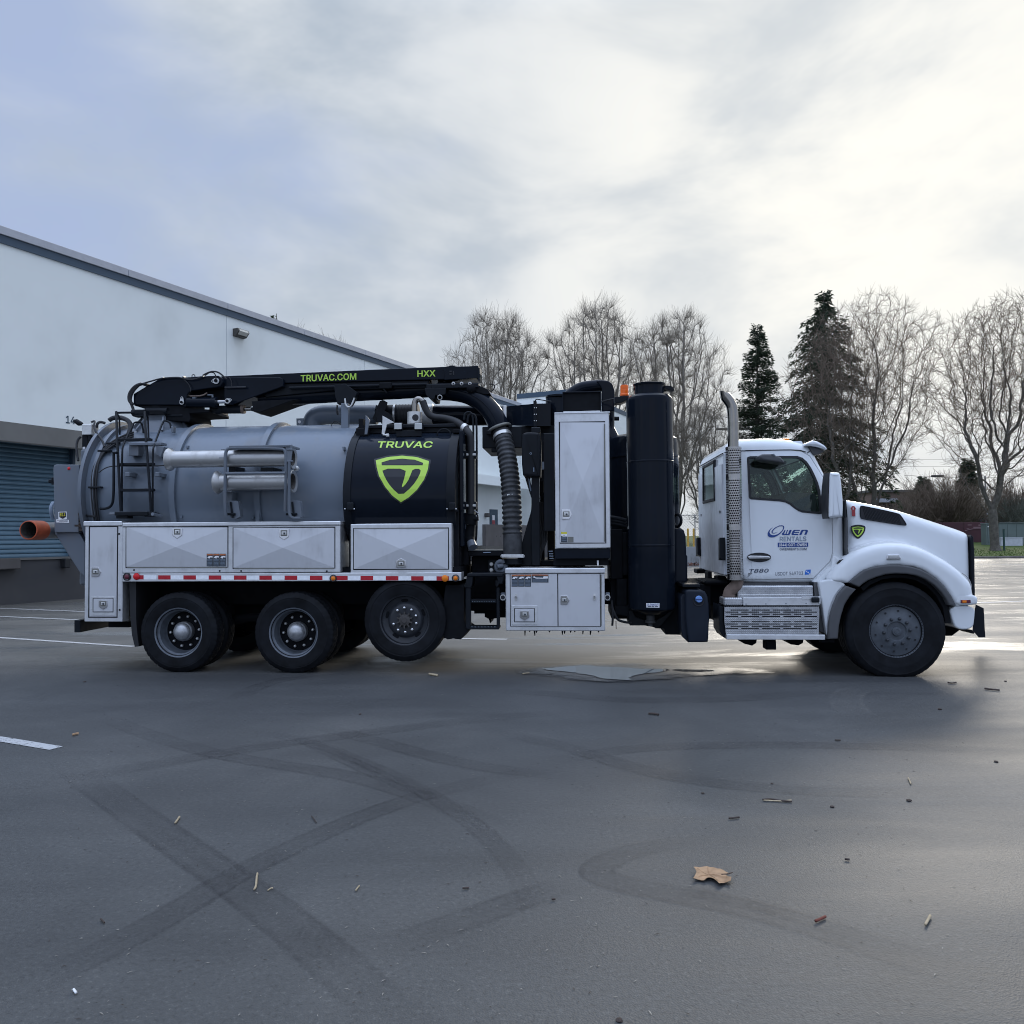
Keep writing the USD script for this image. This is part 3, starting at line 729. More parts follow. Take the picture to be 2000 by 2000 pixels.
for x in (970, 978): WP('wall_bolt', ball(np.array([*wp(wpx(x, 1047, 2.06)[0], 2.06, wpx(x, 1047, 2.06)[1])]), .02, 1), m_decalblk)

# ------------------------------------------------------------------ verge, fence and far buildings
m_grass = usdkit.material(stage, '/World/Looks/grass', {'g': ('geometry', {}), 'n': ('noise_texture', {'scale': 1.1, 'detail': 6.0, 'roughness': 0.7}), 'n2': ('noise_texture', {'scale': 12.0, 'detail': 4.0}),
    'c': ('rgb_ramp', {'ramp': [(0.3, (0.055, 0.060, 0.020)), (0.5, (0.062, 0.105, 0.022)), (0.72, (0.10, 0.15, 0.03))]}), 'b': ('bump', {'strength': 0.8, 'distance': 0.05}), 'p': ('principled_bsdf', {'roughness': 0.9, 'specular_ior_level': 0.2})},
    [('g.position', 'n.vector'), ('g.position', 'n2.vector'), ('n.fac', 'c.fac'), ('c.color', 'p.base_color'), ('n2.fac', 'b.height'), ('b.normal', 'p.normal')], surface='p.BSDF')
m_bark = M('bark', (0.11, 0.10, 0.085), 0.9, var=0.35, scale=5.0, bump=0.6, bscale=18, dist=0.03, spec=0.2)
m_twig = M('twigs', (0.15, 0.118, 0.09), 0.9, var=0.25, scale=0.6, spec=0.1)
m_twigpale = M('pale_twigs', (0.22, 0.19, 0.15), 0.9, var=0.25, scale=0.4, spec=0.1)
m_barkpale = M('pale_bark', (0.21, 0.19, 0.16), 0.9, var=0.3, scale=2.0, spec=0.2)
m_needle = usdkit.material(stage, '/World/Looks/needles', {'g': ('geometry', {}), 'n': ('noise_texture', {'scale': 1.3, 'detail': 4.0}), 'c': ('rgb_ramp', {'ramp': [(0.3, (0.028, 0.042, 0.030)), (0.7, (0.065, 0.088, 0.050))]}),
    'p': ('principled_bsdf', {'roughness': 0.8, 'specular_ior_level': 0.2}), 't': ('translucent_bsdf', {}), 'm': ('mix_closure', {'fac': 0.2})},
    [('g.position', 'n.vector'), ('n.fac', 'c.fac'), ('c.color', 'p.base_color'), ('c.color', 't.color'), ('p.BSDF', 'm.closure1'), ('t.BSDF', 'm.closure2')], surface='m.closure')
m_shrub = M('evergreen_shrub', (0.12, 0.125, 0.10), 0.9, var=0.4, scale=1.0, spec=0.1)

KY = 54.4
def verge_z(y): return np.interp(y, [KY, KY + .3, 64, 77, 90, 320], [.13, .16, .30, .85, 1.0, 1.2])
ys = np.array([KY, KY + .3, 58, 61, 64, 69, 74, 77, 83, 90, 112, 160, 240, 600]); xs_ = np.linspace(8, 260, 64)
X_, Y_ = np.meshgrid(xs_, ys)
Z_ = verge_z(Y_) + (meshkit.fbm(np.stack([X_ * .35, Y_ * .35, X_ * 0], -1), 4, 5) - .5) * .12 * (Y_ > KY + .2)
iv, jv = np.meshgrid(np.arange(len(ys) - 1), np.arange(len(xs_) - 1), indexing='ij'); a = iv * len(xs_) + jv
solo('grass_verge', (np.stack([X_, Y_, Z_], -1).reshape(-1, 3), np.vstack([np.stack([a, a + 1, a + len(xs_)], -1).reshape(-1, 3), np.stack([a + 1, a + len(xs_) + 1, a + len(xs_)], -1).reshape(-1, 3)])), m_grass, 'green grass verge rising behind the kerb at the far side of the lot', kind='structure', smooth=True)
m_soil = M('kerb_soil', (.045, .035, .026), .95, var=.5, scale=3)
kb = Thing('kerb', 'low dark weathered kerb along the edge of the grass verge', None, (40, KY - .1, 0), kind='structure')
for k in range(24):
    x0_ = 8 + k * 3.0
    kb.part('kerb_stone', box((x0_ + .01, KY - .18, -.02), (x0_ + 2.99, KY + .02, .13 + .01 * (k % 3)), .03), M('kerb_concrete', (.12, .11, .10), .9, var=.4, scale=2) if k == 0 else UsdShade.Material.Get(stage, '/World/Looks/kerb_concrete'), world=True)
# tufts standing up from the verge
vt, ft_ = [], []
gx = RNG.uniform(16, 42, 5200); gy = KY + .1 + RNG.random(5200) ** 1.5 * 12
for x, y in zip(gx, gy):
    z = float(verge_z(y)); h = RNG.uniform(.04, .11); w = RNG.uniform(.01, .03); dx, dy = RNG.normal(0, .03, 2); n = len(vt)
    vt += [(x - w, y, z), (x + w, y, z), (x + dx, y + dy, z + h)]; ft_.append((n, n + 1, n + 2))
solo('grass_tufts', (np.array(vt), np.array(ft_)), m_grass, 'loose grass blades standing up along the verge', None, kind='stuff', smooth=0)

# low concrete wall with a chain link fence, glimpsed behind the cab
FY_ = 45.6
def gp(u, v, Y): return at_depth(u, v, Y)
zw0 = gp(1345, 1068, FY_)[2]; fx0, fx1 = 7.6, 16.0
cw = solo('concrete_wall', box((fx0, FY_, 0), (fx1, FY_ + .2, zw0), .02), grimy('old_concrete', (.26, .27, .27), .85, (.10, .10, .095), .7, 1.2), 'low stained concrete wall under the chain link fence behind the cab', 'wall')
zf = gp(1345, 1006, FY_)[2]
cf = Thing('chain_link_fence', 'grey chain link fence on the low concrete wall behind the cab', 'fence', (fx0, FY_ + .1, zw0))
m_fence = M('fence_wire', (.20, .20, .20), .5, metal=.5)
for x in np.arange(fx0 + .2, fx1, 2.4): cf.part('fence_post', rod((x, FY_ + .1, zw0), (x, FY_ + .1, zf + .05), .03, 8), m_fence, world=True)
cf.part('top_rail', rod((fx0, FY_ + .1, zf), (fx1, FY_ + .1, zf), .022, 8), m_fence, world=True)
wires = []
for s in (1, -1):
    for c in np.arange(-3, fx1 - fx0 + 3, .085):
        x0_, x1_ = fx0 + c, fx0 + c + s * (zf - zw0)
        a, b = np.array([x0_, FY_ + .1, zw0]), np.array([x1_, FY_ + .1, zf])
        lo, hi = 0.0, 1.0
        d = b[0] - a[0]
        for lim, sg2 in ((fx0, 1), (fx1, -1)):
            t = (lim - a[0]) / d
            if sg2 * d > 0: lo = max(lo, t)
            else: hi = min(hi, t)
        if hi > lo + .02: wires.append(tube([a + (b - a) * lo, a + (b - a) * hi], .004, 3, caps=False))
cf.part('fence_mesh', cat(*wires), m_fence, False, world=True, kind='stuff')
m_yellow = M('yellow_paint', (.62, .36, .02), .5, var=.15, scale=5)
for k, u in enumerate((1343.5, 1354.8)):
    a, b = gp(u, 1032, 49), gp(u, 1060, 49)
    bo = Thing('bollard', ('left' if k == 0 else 'right') + ' of two yellow bollards behind the chain link fence', 'bollard', (a[0], 49, 0), group='yellow bollards behind the fence')
    bo.part('post', lathe([(.001, 0), (.06, 0), (.06, a[2] - .03), (.04, a[2] - .005), (.001, a[2])], (0, 0, 0), (0, 0, 1), 14), m_yellow)
    bo.part('base_collar', lathe([(.001, 0), (.10, 0), (.10, .04), (.06, .06)], (0, 0, 0), (0, 0, 1), 14), m_browndk)
lv, lf = [], []
for k in range(420):
    x, y = RNG.uniform(9.0, 14), FY_ - abs(RNG.normal(0, .18)) - .02; z = max(0, RNG.uniform(0, .14) - (FY_ - y) * .25)
    d = RNG.normal(0, .05, (3, 3)); n = len(lv); lv += [(x, y, z + .02) + q_ for q_ in d]; lf.append((n, n + 1, n + 2))
solo('leaf_drift', (np.array(lv), np.array(lf)), flat('dead_leaf', (.13, .05, .03), .8), 'brown dead leaves drifted along the foot of the concrete wall', None, kind='stuff', smooth=0)

# maroon hoarding with faded lettering, cabinets, post
HY = 77.0
a, b = gp(1862, 1020, HY), gp(1924.5, 1058, HY)
hd = Thing('hoarding', 'dark maroon board fence with faded white lettering behind the verge', 'hoarding', (a[0], HY, b[2] - .3))
m_maroonb = M('maroon_board', (.055, .014, .020), .6, var=.25, scale=1.0)
nb = 3
for k in range(nb):
    x0_, x1_ = a[0] - 3 + (b[0] - a[0] + 3) * k / nb, a[0] - 3 + (b[0] - a[0] + 3) * (k + 1) / nb
    hd.part('board', box((x0_ + .02, HY, b[2] - .3), (x1_ - .02, HY + .08, a[2]), .01), m_maroonb, world=True)
fade = flat('faded_print', (.20, .12, .13), .7)
for (u0, u1, v0, v1) in ((1890, 1898, 1024.5, 1026), (1911, 1918, 1024.5, 1027), (1901, 1918, 1029, 1031), (1888, 1893, 1032, 1033)):
    p, r_ = gp(u0, v0, HY - .01), gp(u1, v1, HY - .01); hd.part('faded_lettering', box((p[0], HY - .012, r_[2]), (r_[0], HY - .004, p[2])), fade, world=True)
hd.part('white_swoosh', tube(bend([gp(1884, 1037, HY - .02), gp(1894, 1034, HY - .02), gp(1906, 1032.5, HY - .02), gp(1922, 1031.5, HY - .02)], 2), .03, 4), fade, world=True)
m_cabgreen = M('cabinet_green', (.115, .15, .14), .55, var=.12, scale=1.5)
def cabinet(u0, u1, v0, v1, Y, dep, label):
    p, r_ = gp(u0, v0, Y), gp(u1, v1, Y); z0 = min(r_[2], float(verge_z(Y)) - .05)
    t = Thing('utility_cabinet', label, 'cabinet', ((p[0] + r_[0]) / 2, Y, z0), group=None)
    t.part('housing', box((p[0], Y, z0), (r_[0], Y + dep, p[2] - .04), .03), m_cabgreen, world=True)
    t.part('lid', box((p[0] - .04, Y - .04, p[2] - .04), (r_[0] + .04, Y + dep + .04, p[2] + .02), .02), m_cabgreen, world=True)
    for k in (1, 2): t.part('door_gap', box((p[0] + (r_[0] - p[0]) * k / 3 - .01, Y - .004, z0 + .2), (p[0] + (r_[0] - p[0]) * k / 3 + .01, Y + .01, p[2] - .12)), m_blackdull, world=True)
    return t
c_ = cabinet(1925.3, 1937, 1022, 1054, 72, .8, 'narrow grey green utility cabinet just left of the large bare tree trunk')
p, r_ = gp(1929, 1027.5, 71.99), gp(1933, 1029.5, 71.99); c_.part('label_plate', box((p[0], 71.985, r_[2]), (r_[0], 71.996, p[2])), m_whtdecal, world=True)
cabinet(1951, 2002, 1021.5, 1050, 72, 1.4, 'wide grey green utility cabinet right of the large bare tree trunk')
p, r_ = gp(1955, 1050.5, 70.5), gp(1998, 1064, 70.5)
solo('low_wall', cat(box((p[0], 70.5, float(verge_z(70.5)) - .2), (r_[0], 70.8, p[2]), .03), box((p[0] - .03, 70.47, p[2]), (r_[0] + .03, 70.83, p[2] + .05), .01)), M('pale_block', (.50, .52, .56), .8, var=.1), 'low pale block wall in the grass under the wide cabinet', 'wall')
p, r_ = gp(1961, 1034, 64), gp(1963, 1072, 64)
gpst = Thing('sign_post', 'short dark green post in the grass right of the large bare tree', 'post', (p[0], 64, float(verge_z(64)) - .05))
gpst.part('post', box((p[0] - .06, 64, float(verge_z(64)) - .05), (p[0] + .06, 64.1, p[2]), .012), flat('post_green', (.012, .045, .04), .5), world=True)
gpst.part('post_cap', box((p[0] - .07, 63.985, p[2] + .001), (p[0] + .07, 64.115, p[2] + .03), .01), flat('post_cap_green', (.012, .04, .036), .5), world=True)
# brick building and a far pale building
BYY = 100.0
a, b = gp(1700, 957, BYY), gp(1791, 1010, BYY)
m_brick = usdkit.material(stage, '/World/Looks/far_brick', {'g': ('geometry', {}), 'm': ('mapping', {'mapping_type': 'point', 'rotation': (math.pi / 2, 0, 0)}), 'b': ('brick_texture', {'scale': 3.0, 'color1': (.13, .085, .07), 'color2': (.16, .10, .08), 'mortar': (.16, .13, .11), 'mortar_size': .03}), 'p': ('principled_bsdf', {'roughness': .9})},
    [('g.position', 'm.vector'), ('m.vector', 'b.vector'), ('b.color', 'p.base_color')], surface='p.BSDF')
bb_ = Thing('brick_building', 'low red brick building behind the bare trees and shrubs', 'building', (a[0], BYY, 0.9))
bb_.part('wall', box((a[0], BYY, .8), (b[0], BYY + 14, a[2] - .3)), m_brick, 0, world=True)
bb_.part('roof', box((a[0] - .2, BYY - .2, a[2] - .3), (b[0] + .2, BYY + 14.2, a[2]), .02), m_browndk, 0, world=True)
p, r_ = gp(1703, 974, BYY - .1), gp(1750, 981, BYY - .1)
bb_.part('pale_fascia', box((p[0], BYY - .5, r_[2]), (r_[0], BYY - .004, p[2])), m_coping, 0, world=True)
for u in (1712, 1724, 1736, 1762, 1776):
    p, r_ = gp(u, 984, BYY), gp(u + 7, 1000, BYY); w_ = bb_.part('window', box((p[0], BYY - .03, r_[2]), (r_[0], BYY + .02, p[2])), m_decalblk, 0, world=True)
LY = 136.0
a, b = gp(1896, 998, LY), gp(1940, 1030, LY)
pb = Thing('pale_building', 'distant pale building with a blue band seen beside the tree trunk', 'building', (a[0], LY, 1.0))
pb.part('wall', box((a[0], LY, .5), (b[0], LY + 20, a[2])), m_coping, 0, world=True)
p, r_ = gp(1905, 1013, LY), gp(1934, 1019, LY)
pb.part('blue_band', box((p[0], LY - .2, r_[2]), (r_[0], LY - .004, p[2])), flat('band_blue', (.03, .09, .32), .5), 0, world=True)
pb.part('roof', box((a[0] - .2, LY - .2, a[2] + .002), (b[0] + .2, LY + 20.2, a[2] + .4)), m_canopy, 0, world=True)

# poles and wires along the street beyond
UPY = 94.0
a = gp(1487, 838, UPY); zb_p = 1.0
up = Thing('utility_pole', 'wooden utility pole with one crossarm behind the exhaust stack', 'utility pole', (a[0], UPY, zb_p))
up.part('pole', tube([(a[0], UPY, zb_p), (a[0], UPY, a[2] + .5)], [.17, .12], 12), m_bark, world=True)
p = gp(1397, 835, UPY)
up.part('crossarm', box((p[0], UPY - .1, a[2] - .12), (a[0] + .5, UPY + .05, a[2] + .14), .02), m_bark, world=True)
up.part('insulator', cat(*[rod((x, UPY, a[2] + .14), (x, UPY, a[2] + .42), .05, 8) for x in np.linspace(p[0] + .3, a[0] + .3, 4)]), m_greytxt, world=True)
p2 = gp(1924, 930, 90)
u2 = Thing('utility_pole', 'thin grey steel pole left of the large bare tree', 'pole', (p2[0], 90, 1.0))
u2.part('pole', tube([(p2[0], 90, 1.0), (p2[0], 90, p2[2])], [.13, .08], 10), m_fence, world=True)
u2.part('pole_arm', tube([(p2[0], 90, p2[2]), (p2[0] - 1.0, 89.9, p2[2] + .15)], .04, 6), m_fence, world=True)
def span(A, B, sag, r=.018):
    t = np.linspace(0, 1, 24)[:, None]; p = np.array(A) * (1 - t) + np.array(B) * t; p[:, 2] -= (sag * 4 * t * (1 - t))[:, 0]; return tube(p, r, 4, caps=False)
sgw = gp(1766, 928, 90), gp(2060, 924, 90)
solo('overhead_wire', span(sgw[0], sgw[1], .4, .02), m_rubber, 'overhead wire that carries the dark sign box by the bare trees', 'wire', smooth=True)
for k, v in enumerate((888, 902)):
    solo('overhead_wire', span(gp(1640, v + 4, 93), gp(2060, v - 4, 93), .5, .016), m_rubber, ('upper' if k == 0 else 'lower') + ' of two thin wires crossing behind the large bare tree', 'wire', smooth=True)
solo('overhead_wire', span(gp(1486, 820, 93.8), gp(1700, 806, 93.8), .6, .016), m_rubber, 'thin wire running from the crossarm behind the tall conifer', 'wire', smooth=True)
a, b = gp(1819, 928, 90), gp(1843, 931.5, 90)
ss = Thing('span_sign', 'dark flat sign box hanging on the overhead wire', 'sign', ((a[0] + b[0]) / 2, 90, b[2]))
ss.part('sign_box', box((a[0], 89.9, b[2]), (b[0], 90.1, a[2]), .02), m_decalblk, world=True)
for x in (a[0] + .3, b[0] - .3): ss.part('hanger', rod((x, 90, a[2]), (x, 90, a[2] + .25), .02, 6), m_rubber, world=True)
# ------------------------------------------------------------------ the vacuum truck
m_diamond = usdkit.material(stage, '/World/Looks/diamond_plate', {
    'g': ('geometry', {}), 's': ('separate_xyz', {}),
    'a': ('math', {'math_type': 'add'}), 'b': ('math', {'math_type': 'subtract'}),
    'ka': ('math', {'math_type': 'multiply', 'value2': 130.0}), 'kb': ('math', {'math_type': 'multiply', 'value2': 130.0}),
    'sa': ('math', {'math_type': 'sine'}), 'sb': ('math', {'math_type': 'sine'}), 'm': ('math', {'math_type': 'multiply'}),
    'h': ('map_range', {'range_type': 'smoothstep', 'from_min': 0.25, 'from_max': 0.8, 'to_min': 0.0, 'to_max': 1.0, 'clamp': True}),
    'bu': ('bump', {'strength': 0.9, 'distance': 0.006}), 'n': ('noise_texture', {'scale': 9.0, 'detail': 4.0}),
    'c': ('rgb_ramp', {'ramp': [(0.3, (0.42, 0.43, 0.45)), (0.7, (0.62, 0.63, 0.64))]}),
    'p': ('principled_bsdf', {'metallic': 0.9, 'roughness': 0.34})},
    [('g.position', 's.vector'), ('s.x', 'a.value1'), ('s.z', 'a.value2'), ('s.x', 'b.value1'), ('s.z', 'b.value2'), ('a.value', 'ka.value1'), ('b.value', 'kb.value1'),
     ('ka.value', 'sa.value1'), ('kb.value', 'sb.value1'), ('sa.value', 'm.value1'), ('sb.value', 'm.value2'), ('m.value', 'h.value'), ('h.result', 'bu.height'),
     ('bu.normal', 'p.normal'), ('g.position', 'n.vector'), ('n.fac', 'c.fac'), ('c.color', 'p.base_color')], surface='p.BSDF')

truck = Thing('vacuum_truck', 'long white and grey vacuum excavator truck with black crane boom, parked side-on across the lot', 'truck', (*_rear, 0), T_ROT)
WIDE = 2.44                                     # the truck's width
YC = WIDE / 2
TZ = (L(2, 590, 590, YC)[2]) - 0.0
TANK_R = 0.96
TANK_Z = TZ - TANK_R
def tank_y(x, z): return YC - math.sqrt(max(TANK_R ** 2 - (z - TANK_Z) ** 2, 0.0)) if abs(z - TANK_Z) < TANK_R else YC

m_rimdk = M('dusty_rim_paint', (0.060, 0.070, 0.082), 0.55, var=0.3, scale=9)
# ---- wheels
def tyre(R, w, n=96, lug=0.0):
    pr = [(.285, .035), (.305, .012), (.34, .004), (.40, 0), (.41, -.004), (.425, -.002), (R - .085, .001), (R - .07, -.003), (R - .035, .014), (R - .008, .034), (R, .06)]
    k = 4
    gw = (w - .12) / k
    for i in range(1, k):
        c = .06 + gw * i
        pr += [(R, c - .008), (R - .014, c - .005), (R - .014, c + .005), (R, c + .008)]
    pr += [(R, w - .06), (R - .008, w - .034), (R - .035, w - .014), (R - .085, w - .001), (.40, w), (.34, w - .004), (.305, w - .012), (.285, w - .035)]
    v, f = lathe(pr, (0, 0, 0), (0, 1, 0), n)
    if lug:
        v = v.reshape(len(pr), n, 3)
        for i, (r, y) in enumerate(pr):
            if r > R - .04:
                cut = (np.arange(n) % 4 == 2) if y < w / 2 else (np.arange(n) % 4 == 0)
                s = np.where(cut, 1 - lug / r, 1.0)
                v[i, :, 0] *= s; v[i, :, 2] *= s
        v = v.reshape(-1, 3)
    return v, f

def set_wheel(m, x, z, y, side):
    v, f = m; v = np.array(v, float)
    if side < 0: v[:, 1] = -v[:, 1]; f = np.asarray(f)[:, ::-1]
    v = v + [x, y, z]
    if z < 0.65:
        low = v[:, 2] < 0.004
        v[low, 2] = 0.004
    return v, f

def wheel(x, z, R, w, kind, side=1):
    y = 0.0 if side > 0 else WIDE
    S = lambda m: set_wheel(m, x, z, y, side)
    A = (0, 1, 0)
    if kind == 'dual':
        pr, mat = [(.300, .040), (.314, .016), (.310, .010), (.296, .016), (.288, .05), (.268, .07), (.262, .19), (.245, .215)], m_rimgrey
    elif kind == 'tag':
        pr, mat = [(.300, .040), (.314, .016), (.310, .010), (.296, .018), (.285, .06), (.255, .085), (.225, .095), (.20, .062), (.18, .052), (.155, .050), (.001, .050)], m_rimblk
    else:
        pr, mat = [(.300, .040), (.314, .016), (.309, .008), (.298, .020), (.285, .040), (.262, .034), (.20, .020), (.175, .004), (.115, .000), (.105, .014), (.06, .014), (.001, .014)], m_rimdk
    wp = truck.part('wheel', S(lathe(pr, (0, 0, 0), A, 56)), mat, 35)
    lug = .006 if kind == 'dual' else .003
    wp.part('tyre', S(tyre(R, w, 168, lug)), m_tyre, 32)
    if kind == 'dual':
        wp.part('wheel_disc', S(lathe([(.246, .214), (.20, .205), (.12, .200), (.115, .19), (.001, .19)], (0, 0, 0), A, 48)), m_blackdull)  # black disc colour stands in for the shade inside the deep rim
        v, f = tyre(R, w, 96, lug); wp.part('tyre', S((v + [0, w + .05, 0], f)), m_tyre, 32)
        wp.part('hub_cap', S(cat(lathe([(.125, .20), (.122, .13), (.110, .115)], (0, 0, 0), A, 28), dome_of((0, .116, 0), (0, -1, 0), .110, .085, 28, 6))), m_hub)
        nr, nn, nz, ns, na = .190, 10, .205, .018, m_zinc
        hr, hn, hs, hz = .205, 5, (.040, .030), .2095
    elif kind == 'tag':
        wp.part('hub', S(cat(lathe([(.075, .05), (.070, .005), (.055, -.002), (.035, -.004), (.032, -.012), (.001, -.012)], (0, 0, 0), A, 20),
                            [box((-.008, -.001, .03), (.008, .045, .10)) if k == 0 else
                             (lambda b, a=k * math.pi / 5: (np.column_stack([b[0][:, 0] * math.cos(a) - b[0][:, 2] * math.sin(a), b[0][:, 1], b[0][:, 0] * math.sin(a) + b[0][:, 2] * math.cos(a)]), b[1]))(box((-.008, -.001, .03), (.008, .045, .10)))
                             for k in range(10)])), M('hub_grime', (.05, .045, .042), .7, var=.3) if not stage.GetPrimAtPath('/World/Looks/hub_grime') else UsdShade.Material.Get(stage, '/World/Looks/hub_grime'))
        nr, nn, nz, ns, na = .148, 10, .048, .020, m_chrome
        hr, hn, hs, hz = .238, 5, (.044, .024), .0885
    else:
        wp.part('hub', S(cat(lathe([(.055, .014), (.05, -.006), (.03, -.010), (.001, -.010)], (0, 0, 0), A, 20), torus((0, -.008, 0), A, .026, .005, 18, 6))), m_rimdk)
        nr, nn, nz, ns, na = .150, 10, .004, .019, m_rimblk
        hr, hn, hs, hz = .238, 10, (.011, .011), .026
    off = .35 if kind == 'tag' else .1
    for k in range(nn):
        if kind == 'tag' and k == 4: continue
        a = k / nn * 2 * math.pi + off
        c = (nr * math.cos(a), nz, nr * math.sin(a))
        wp.part('lug_nut', S(cat(lathe([(ns, 0), (ns * .95, -.022)], c, A, 8), dome_of((c[0], nz - .022, c[2]), (0, -1, 0), ns * .95, ns * .8, 8, 3))), na)
    for k in range(hn):
        a = (k + .3) / hn * 2 * math.pi
        t = np.arange(14) / 14 * 2 * math.pi
        e, g = np.array([-math.sin(a), math.cos(a)]), np.array([math.cos(a), math.sin(a)])
        p = np.array([g * hr + e * hs[0] * math.cos(b) + g * hs[1] * math.sin(b) for b in t])
        wp.part('hand_hole', S(prism(p, hz - .0045, hz + .01)), m_blackdull if kind != 'front' else m_decalblk)
    return wp

WX = {k: L(r, x, y)[0] for k, (r, x, y) in dict(rear=(6, 955, 1110), mid=(7, -107, 1093), tag=(7, 733, 1010), front=(9, 972, 1480)).items()}
RZ = .497
TAGZ = L(7, 733, 1010)[2]
for s in (1, -1):
    wheel(WX['rear'], RZ, .505, .27, 'dual', s)
    wheel(WX['mid'], RZ, .505, .27, 'dual', s)
    wheel(WX['tag'], TAGZ, .512, .29, 'tag', s)
    wheel(WX['front'], L(9, 972, 1480)[2], .572, .42, 'front', s)
FZ = L(9, 972, 1480)[2]

# ---- chassis
x0, x1 = L(6, 300, 1000)[0], L(9, 1480, 1300)[0]
for y in (.80, 1.56):
    truck.part('frame_rail', cat(box((x0, y, .80), (x1, y + .03, 1.06)), box((x0, y - .0, 1.0601), (x1, y + .08, 1.075)), box((x0, y, .785), (x1, y + .08, .7999))), m_blackdull)
for nm in ('rear', 'mid', 'tag', 'front'):
    z = {'tag': TAGZ, 'front': FZ}.get(nm, RZ)
    ax = cat(rod((WX[nm], .3, z), (WX[nm], WIDE - .3, z), .075, 14))
    if nm in ('rear', 'mid'): ax = cat(ax, ball((WX[nm], YC, z), .21, 2))
    truck.part('axle', ax, m_blackdull)
for nm in ('rear', 'mid'):
    for y in (.62, 1.66):
        truck.part('brake_chamber', lathe([(.001, 0), (.08, 0), (.085, .05), (.08, .16), (.001, .17)], (WX[nm] + .28, y, RZ + .2), (1, 0, .2), 18), m_blackdull)
xm = (WX['rear'] + WX['mid']) / 2
for y in (.70, 1.70):
    truck.part('walking_beam', tube(bend([(WX['rear'], y, RZ - .05), (xm, y, RZ + .18), (WX['mid'], y, RZ - .05)], 2), .06, 10), m_blackdull)
# a floor under the tank, and the dark gear between the rails
truck.part('body_floor', box((L(6, 560, 700)[0], .10, 1.16), (L(7, 1150, 700)[0], WIDE - .1, 1.30)), m_blackdull)
truck.part('rear_bulkhead', box((L(6, 300, 700)[0], .5, .95), (L(6, 545, 700)[0], WIDE - .5, 1.5)), m_blackdull)
truck.part('wheel_well_liner', box((L(6, 600, 700)[0], 1.10, .55), (L(7, 1040, 700)[0], 1.16, 1.18)), m_blackdull)
# rear bumper bar, a square tube across the truck
b0, b1 = L(6, 173, 1010, .18), L(6, 218, 1102, .18)
truck.part('rear_bumper', box((b0[0], .18, b1[2]), (b1[0], WIDE - .18, b0[2]), .006), m_blacksat)
truck.part('bumper_bracket', bx(6, 430, 1020, 588, 1064, .5, 1.9), m_blackdull)
# mud flaps
truck.part('mud_flap', plate(6, [(588, 715), (640, 715), (640, 1000), (650, 1120), (662, 1208), (630, 1212), (608, 1120), (594, 960)], .06, .62, .004), m_rubber)
truck.part('mud_flap', plate(7, [(1045, 745), (1185, 745), (1185, 1000), (1200, 1060), (1226, 1078), (1160, 1155), (1100, 1148), (1060, 1155), (1030, 1140), (1010, 1000)], .10, .62, .004, 0), m_blackdull)
truck.part('fender_bracket', bx(7, 1040, 1060, 1185, 1110, .2, .7), m_blackdull)
# gear hanging under the frame behind the tool box and under the cab
gear = [bx(8, 745, 700, 880, 930, .62, 1.7), bx(7, 1236, 600, 1500, 940, .75, 1.6), bx(7, 1500, 600, 2100, 1000, .9, 1.7), bx(8, 750, 740, 1500, 1000, .66, 1.8)]
for g_ in gear[:2]: truck.part('engine_gear', g_, m_blackdull)
truck.part('hydraulic_tank', gear[2], m_blackdull)
truck.part('frame_skirt', gear[3], m_blackdull); truck.part('frame_skirt', cat(plate(8, [(780, 960), (870, 980), (890, 1050), (1060, 1048), (1080, 1070), (1150, 1075), (1160, 1118), (1270, 1120), (1270, 900), (780, 900)], .45, 1.0)), m_blackdull)
truck.part('transmission', cat(plate('G', [(330, 1180), (640, 1180), (625, 1260), (560, 1300), (440, 1270), (350, 1220)], .45, 1.2, .02), plate('G', [(1020, 1150), (1370, 1180), (1360, 1260), (1290, 1295), (1170, 1280)], .5, 1.2, .02)), m_blackdull)
truck.part('step_bracket', cat(bx('G', 778, 1190, 932, 1362, .25, .45), bx('G', 1640, 1195, 1850, 1248, .2, .3)), m_blackdull)
truck.part('frame_outrigger', plate(7, [(1260, 940), (1260, 960), (1340, 960), (1340, 985), (1370, 1000), (1380, 1035), (1395, 1000), (1460, 990), (1500, 990), (1500, 900), (1260, 900)], .8, 1.2), m_blackdull)
truck.part('oil_pan', box((L(9, -300, 1500)[0], .85, .52), (L(9, 700, 1500)[0], 1.6, .9), .05), m_blackdull)
truck.part('inner_wheel_arch', box((L(9, 560, 1000)[0], .62, .75), (L(9, 1380, 1000)[0], .68, 1.35)), m_blackdull)
truck.part('radiator_block', box((L(9, 1330, 1000)[0], .5, .62), (L(9, 1480, 1000)[0], WIDE - .5, 1.3), .03), m_blackdull)
truck.part('tow_bracket', plate(9, [(1340, 1290), (1395, 1420), (1450, 1470), (1390, 1515), (1340, 1515)], .45, .9, .01), m_blackdull)

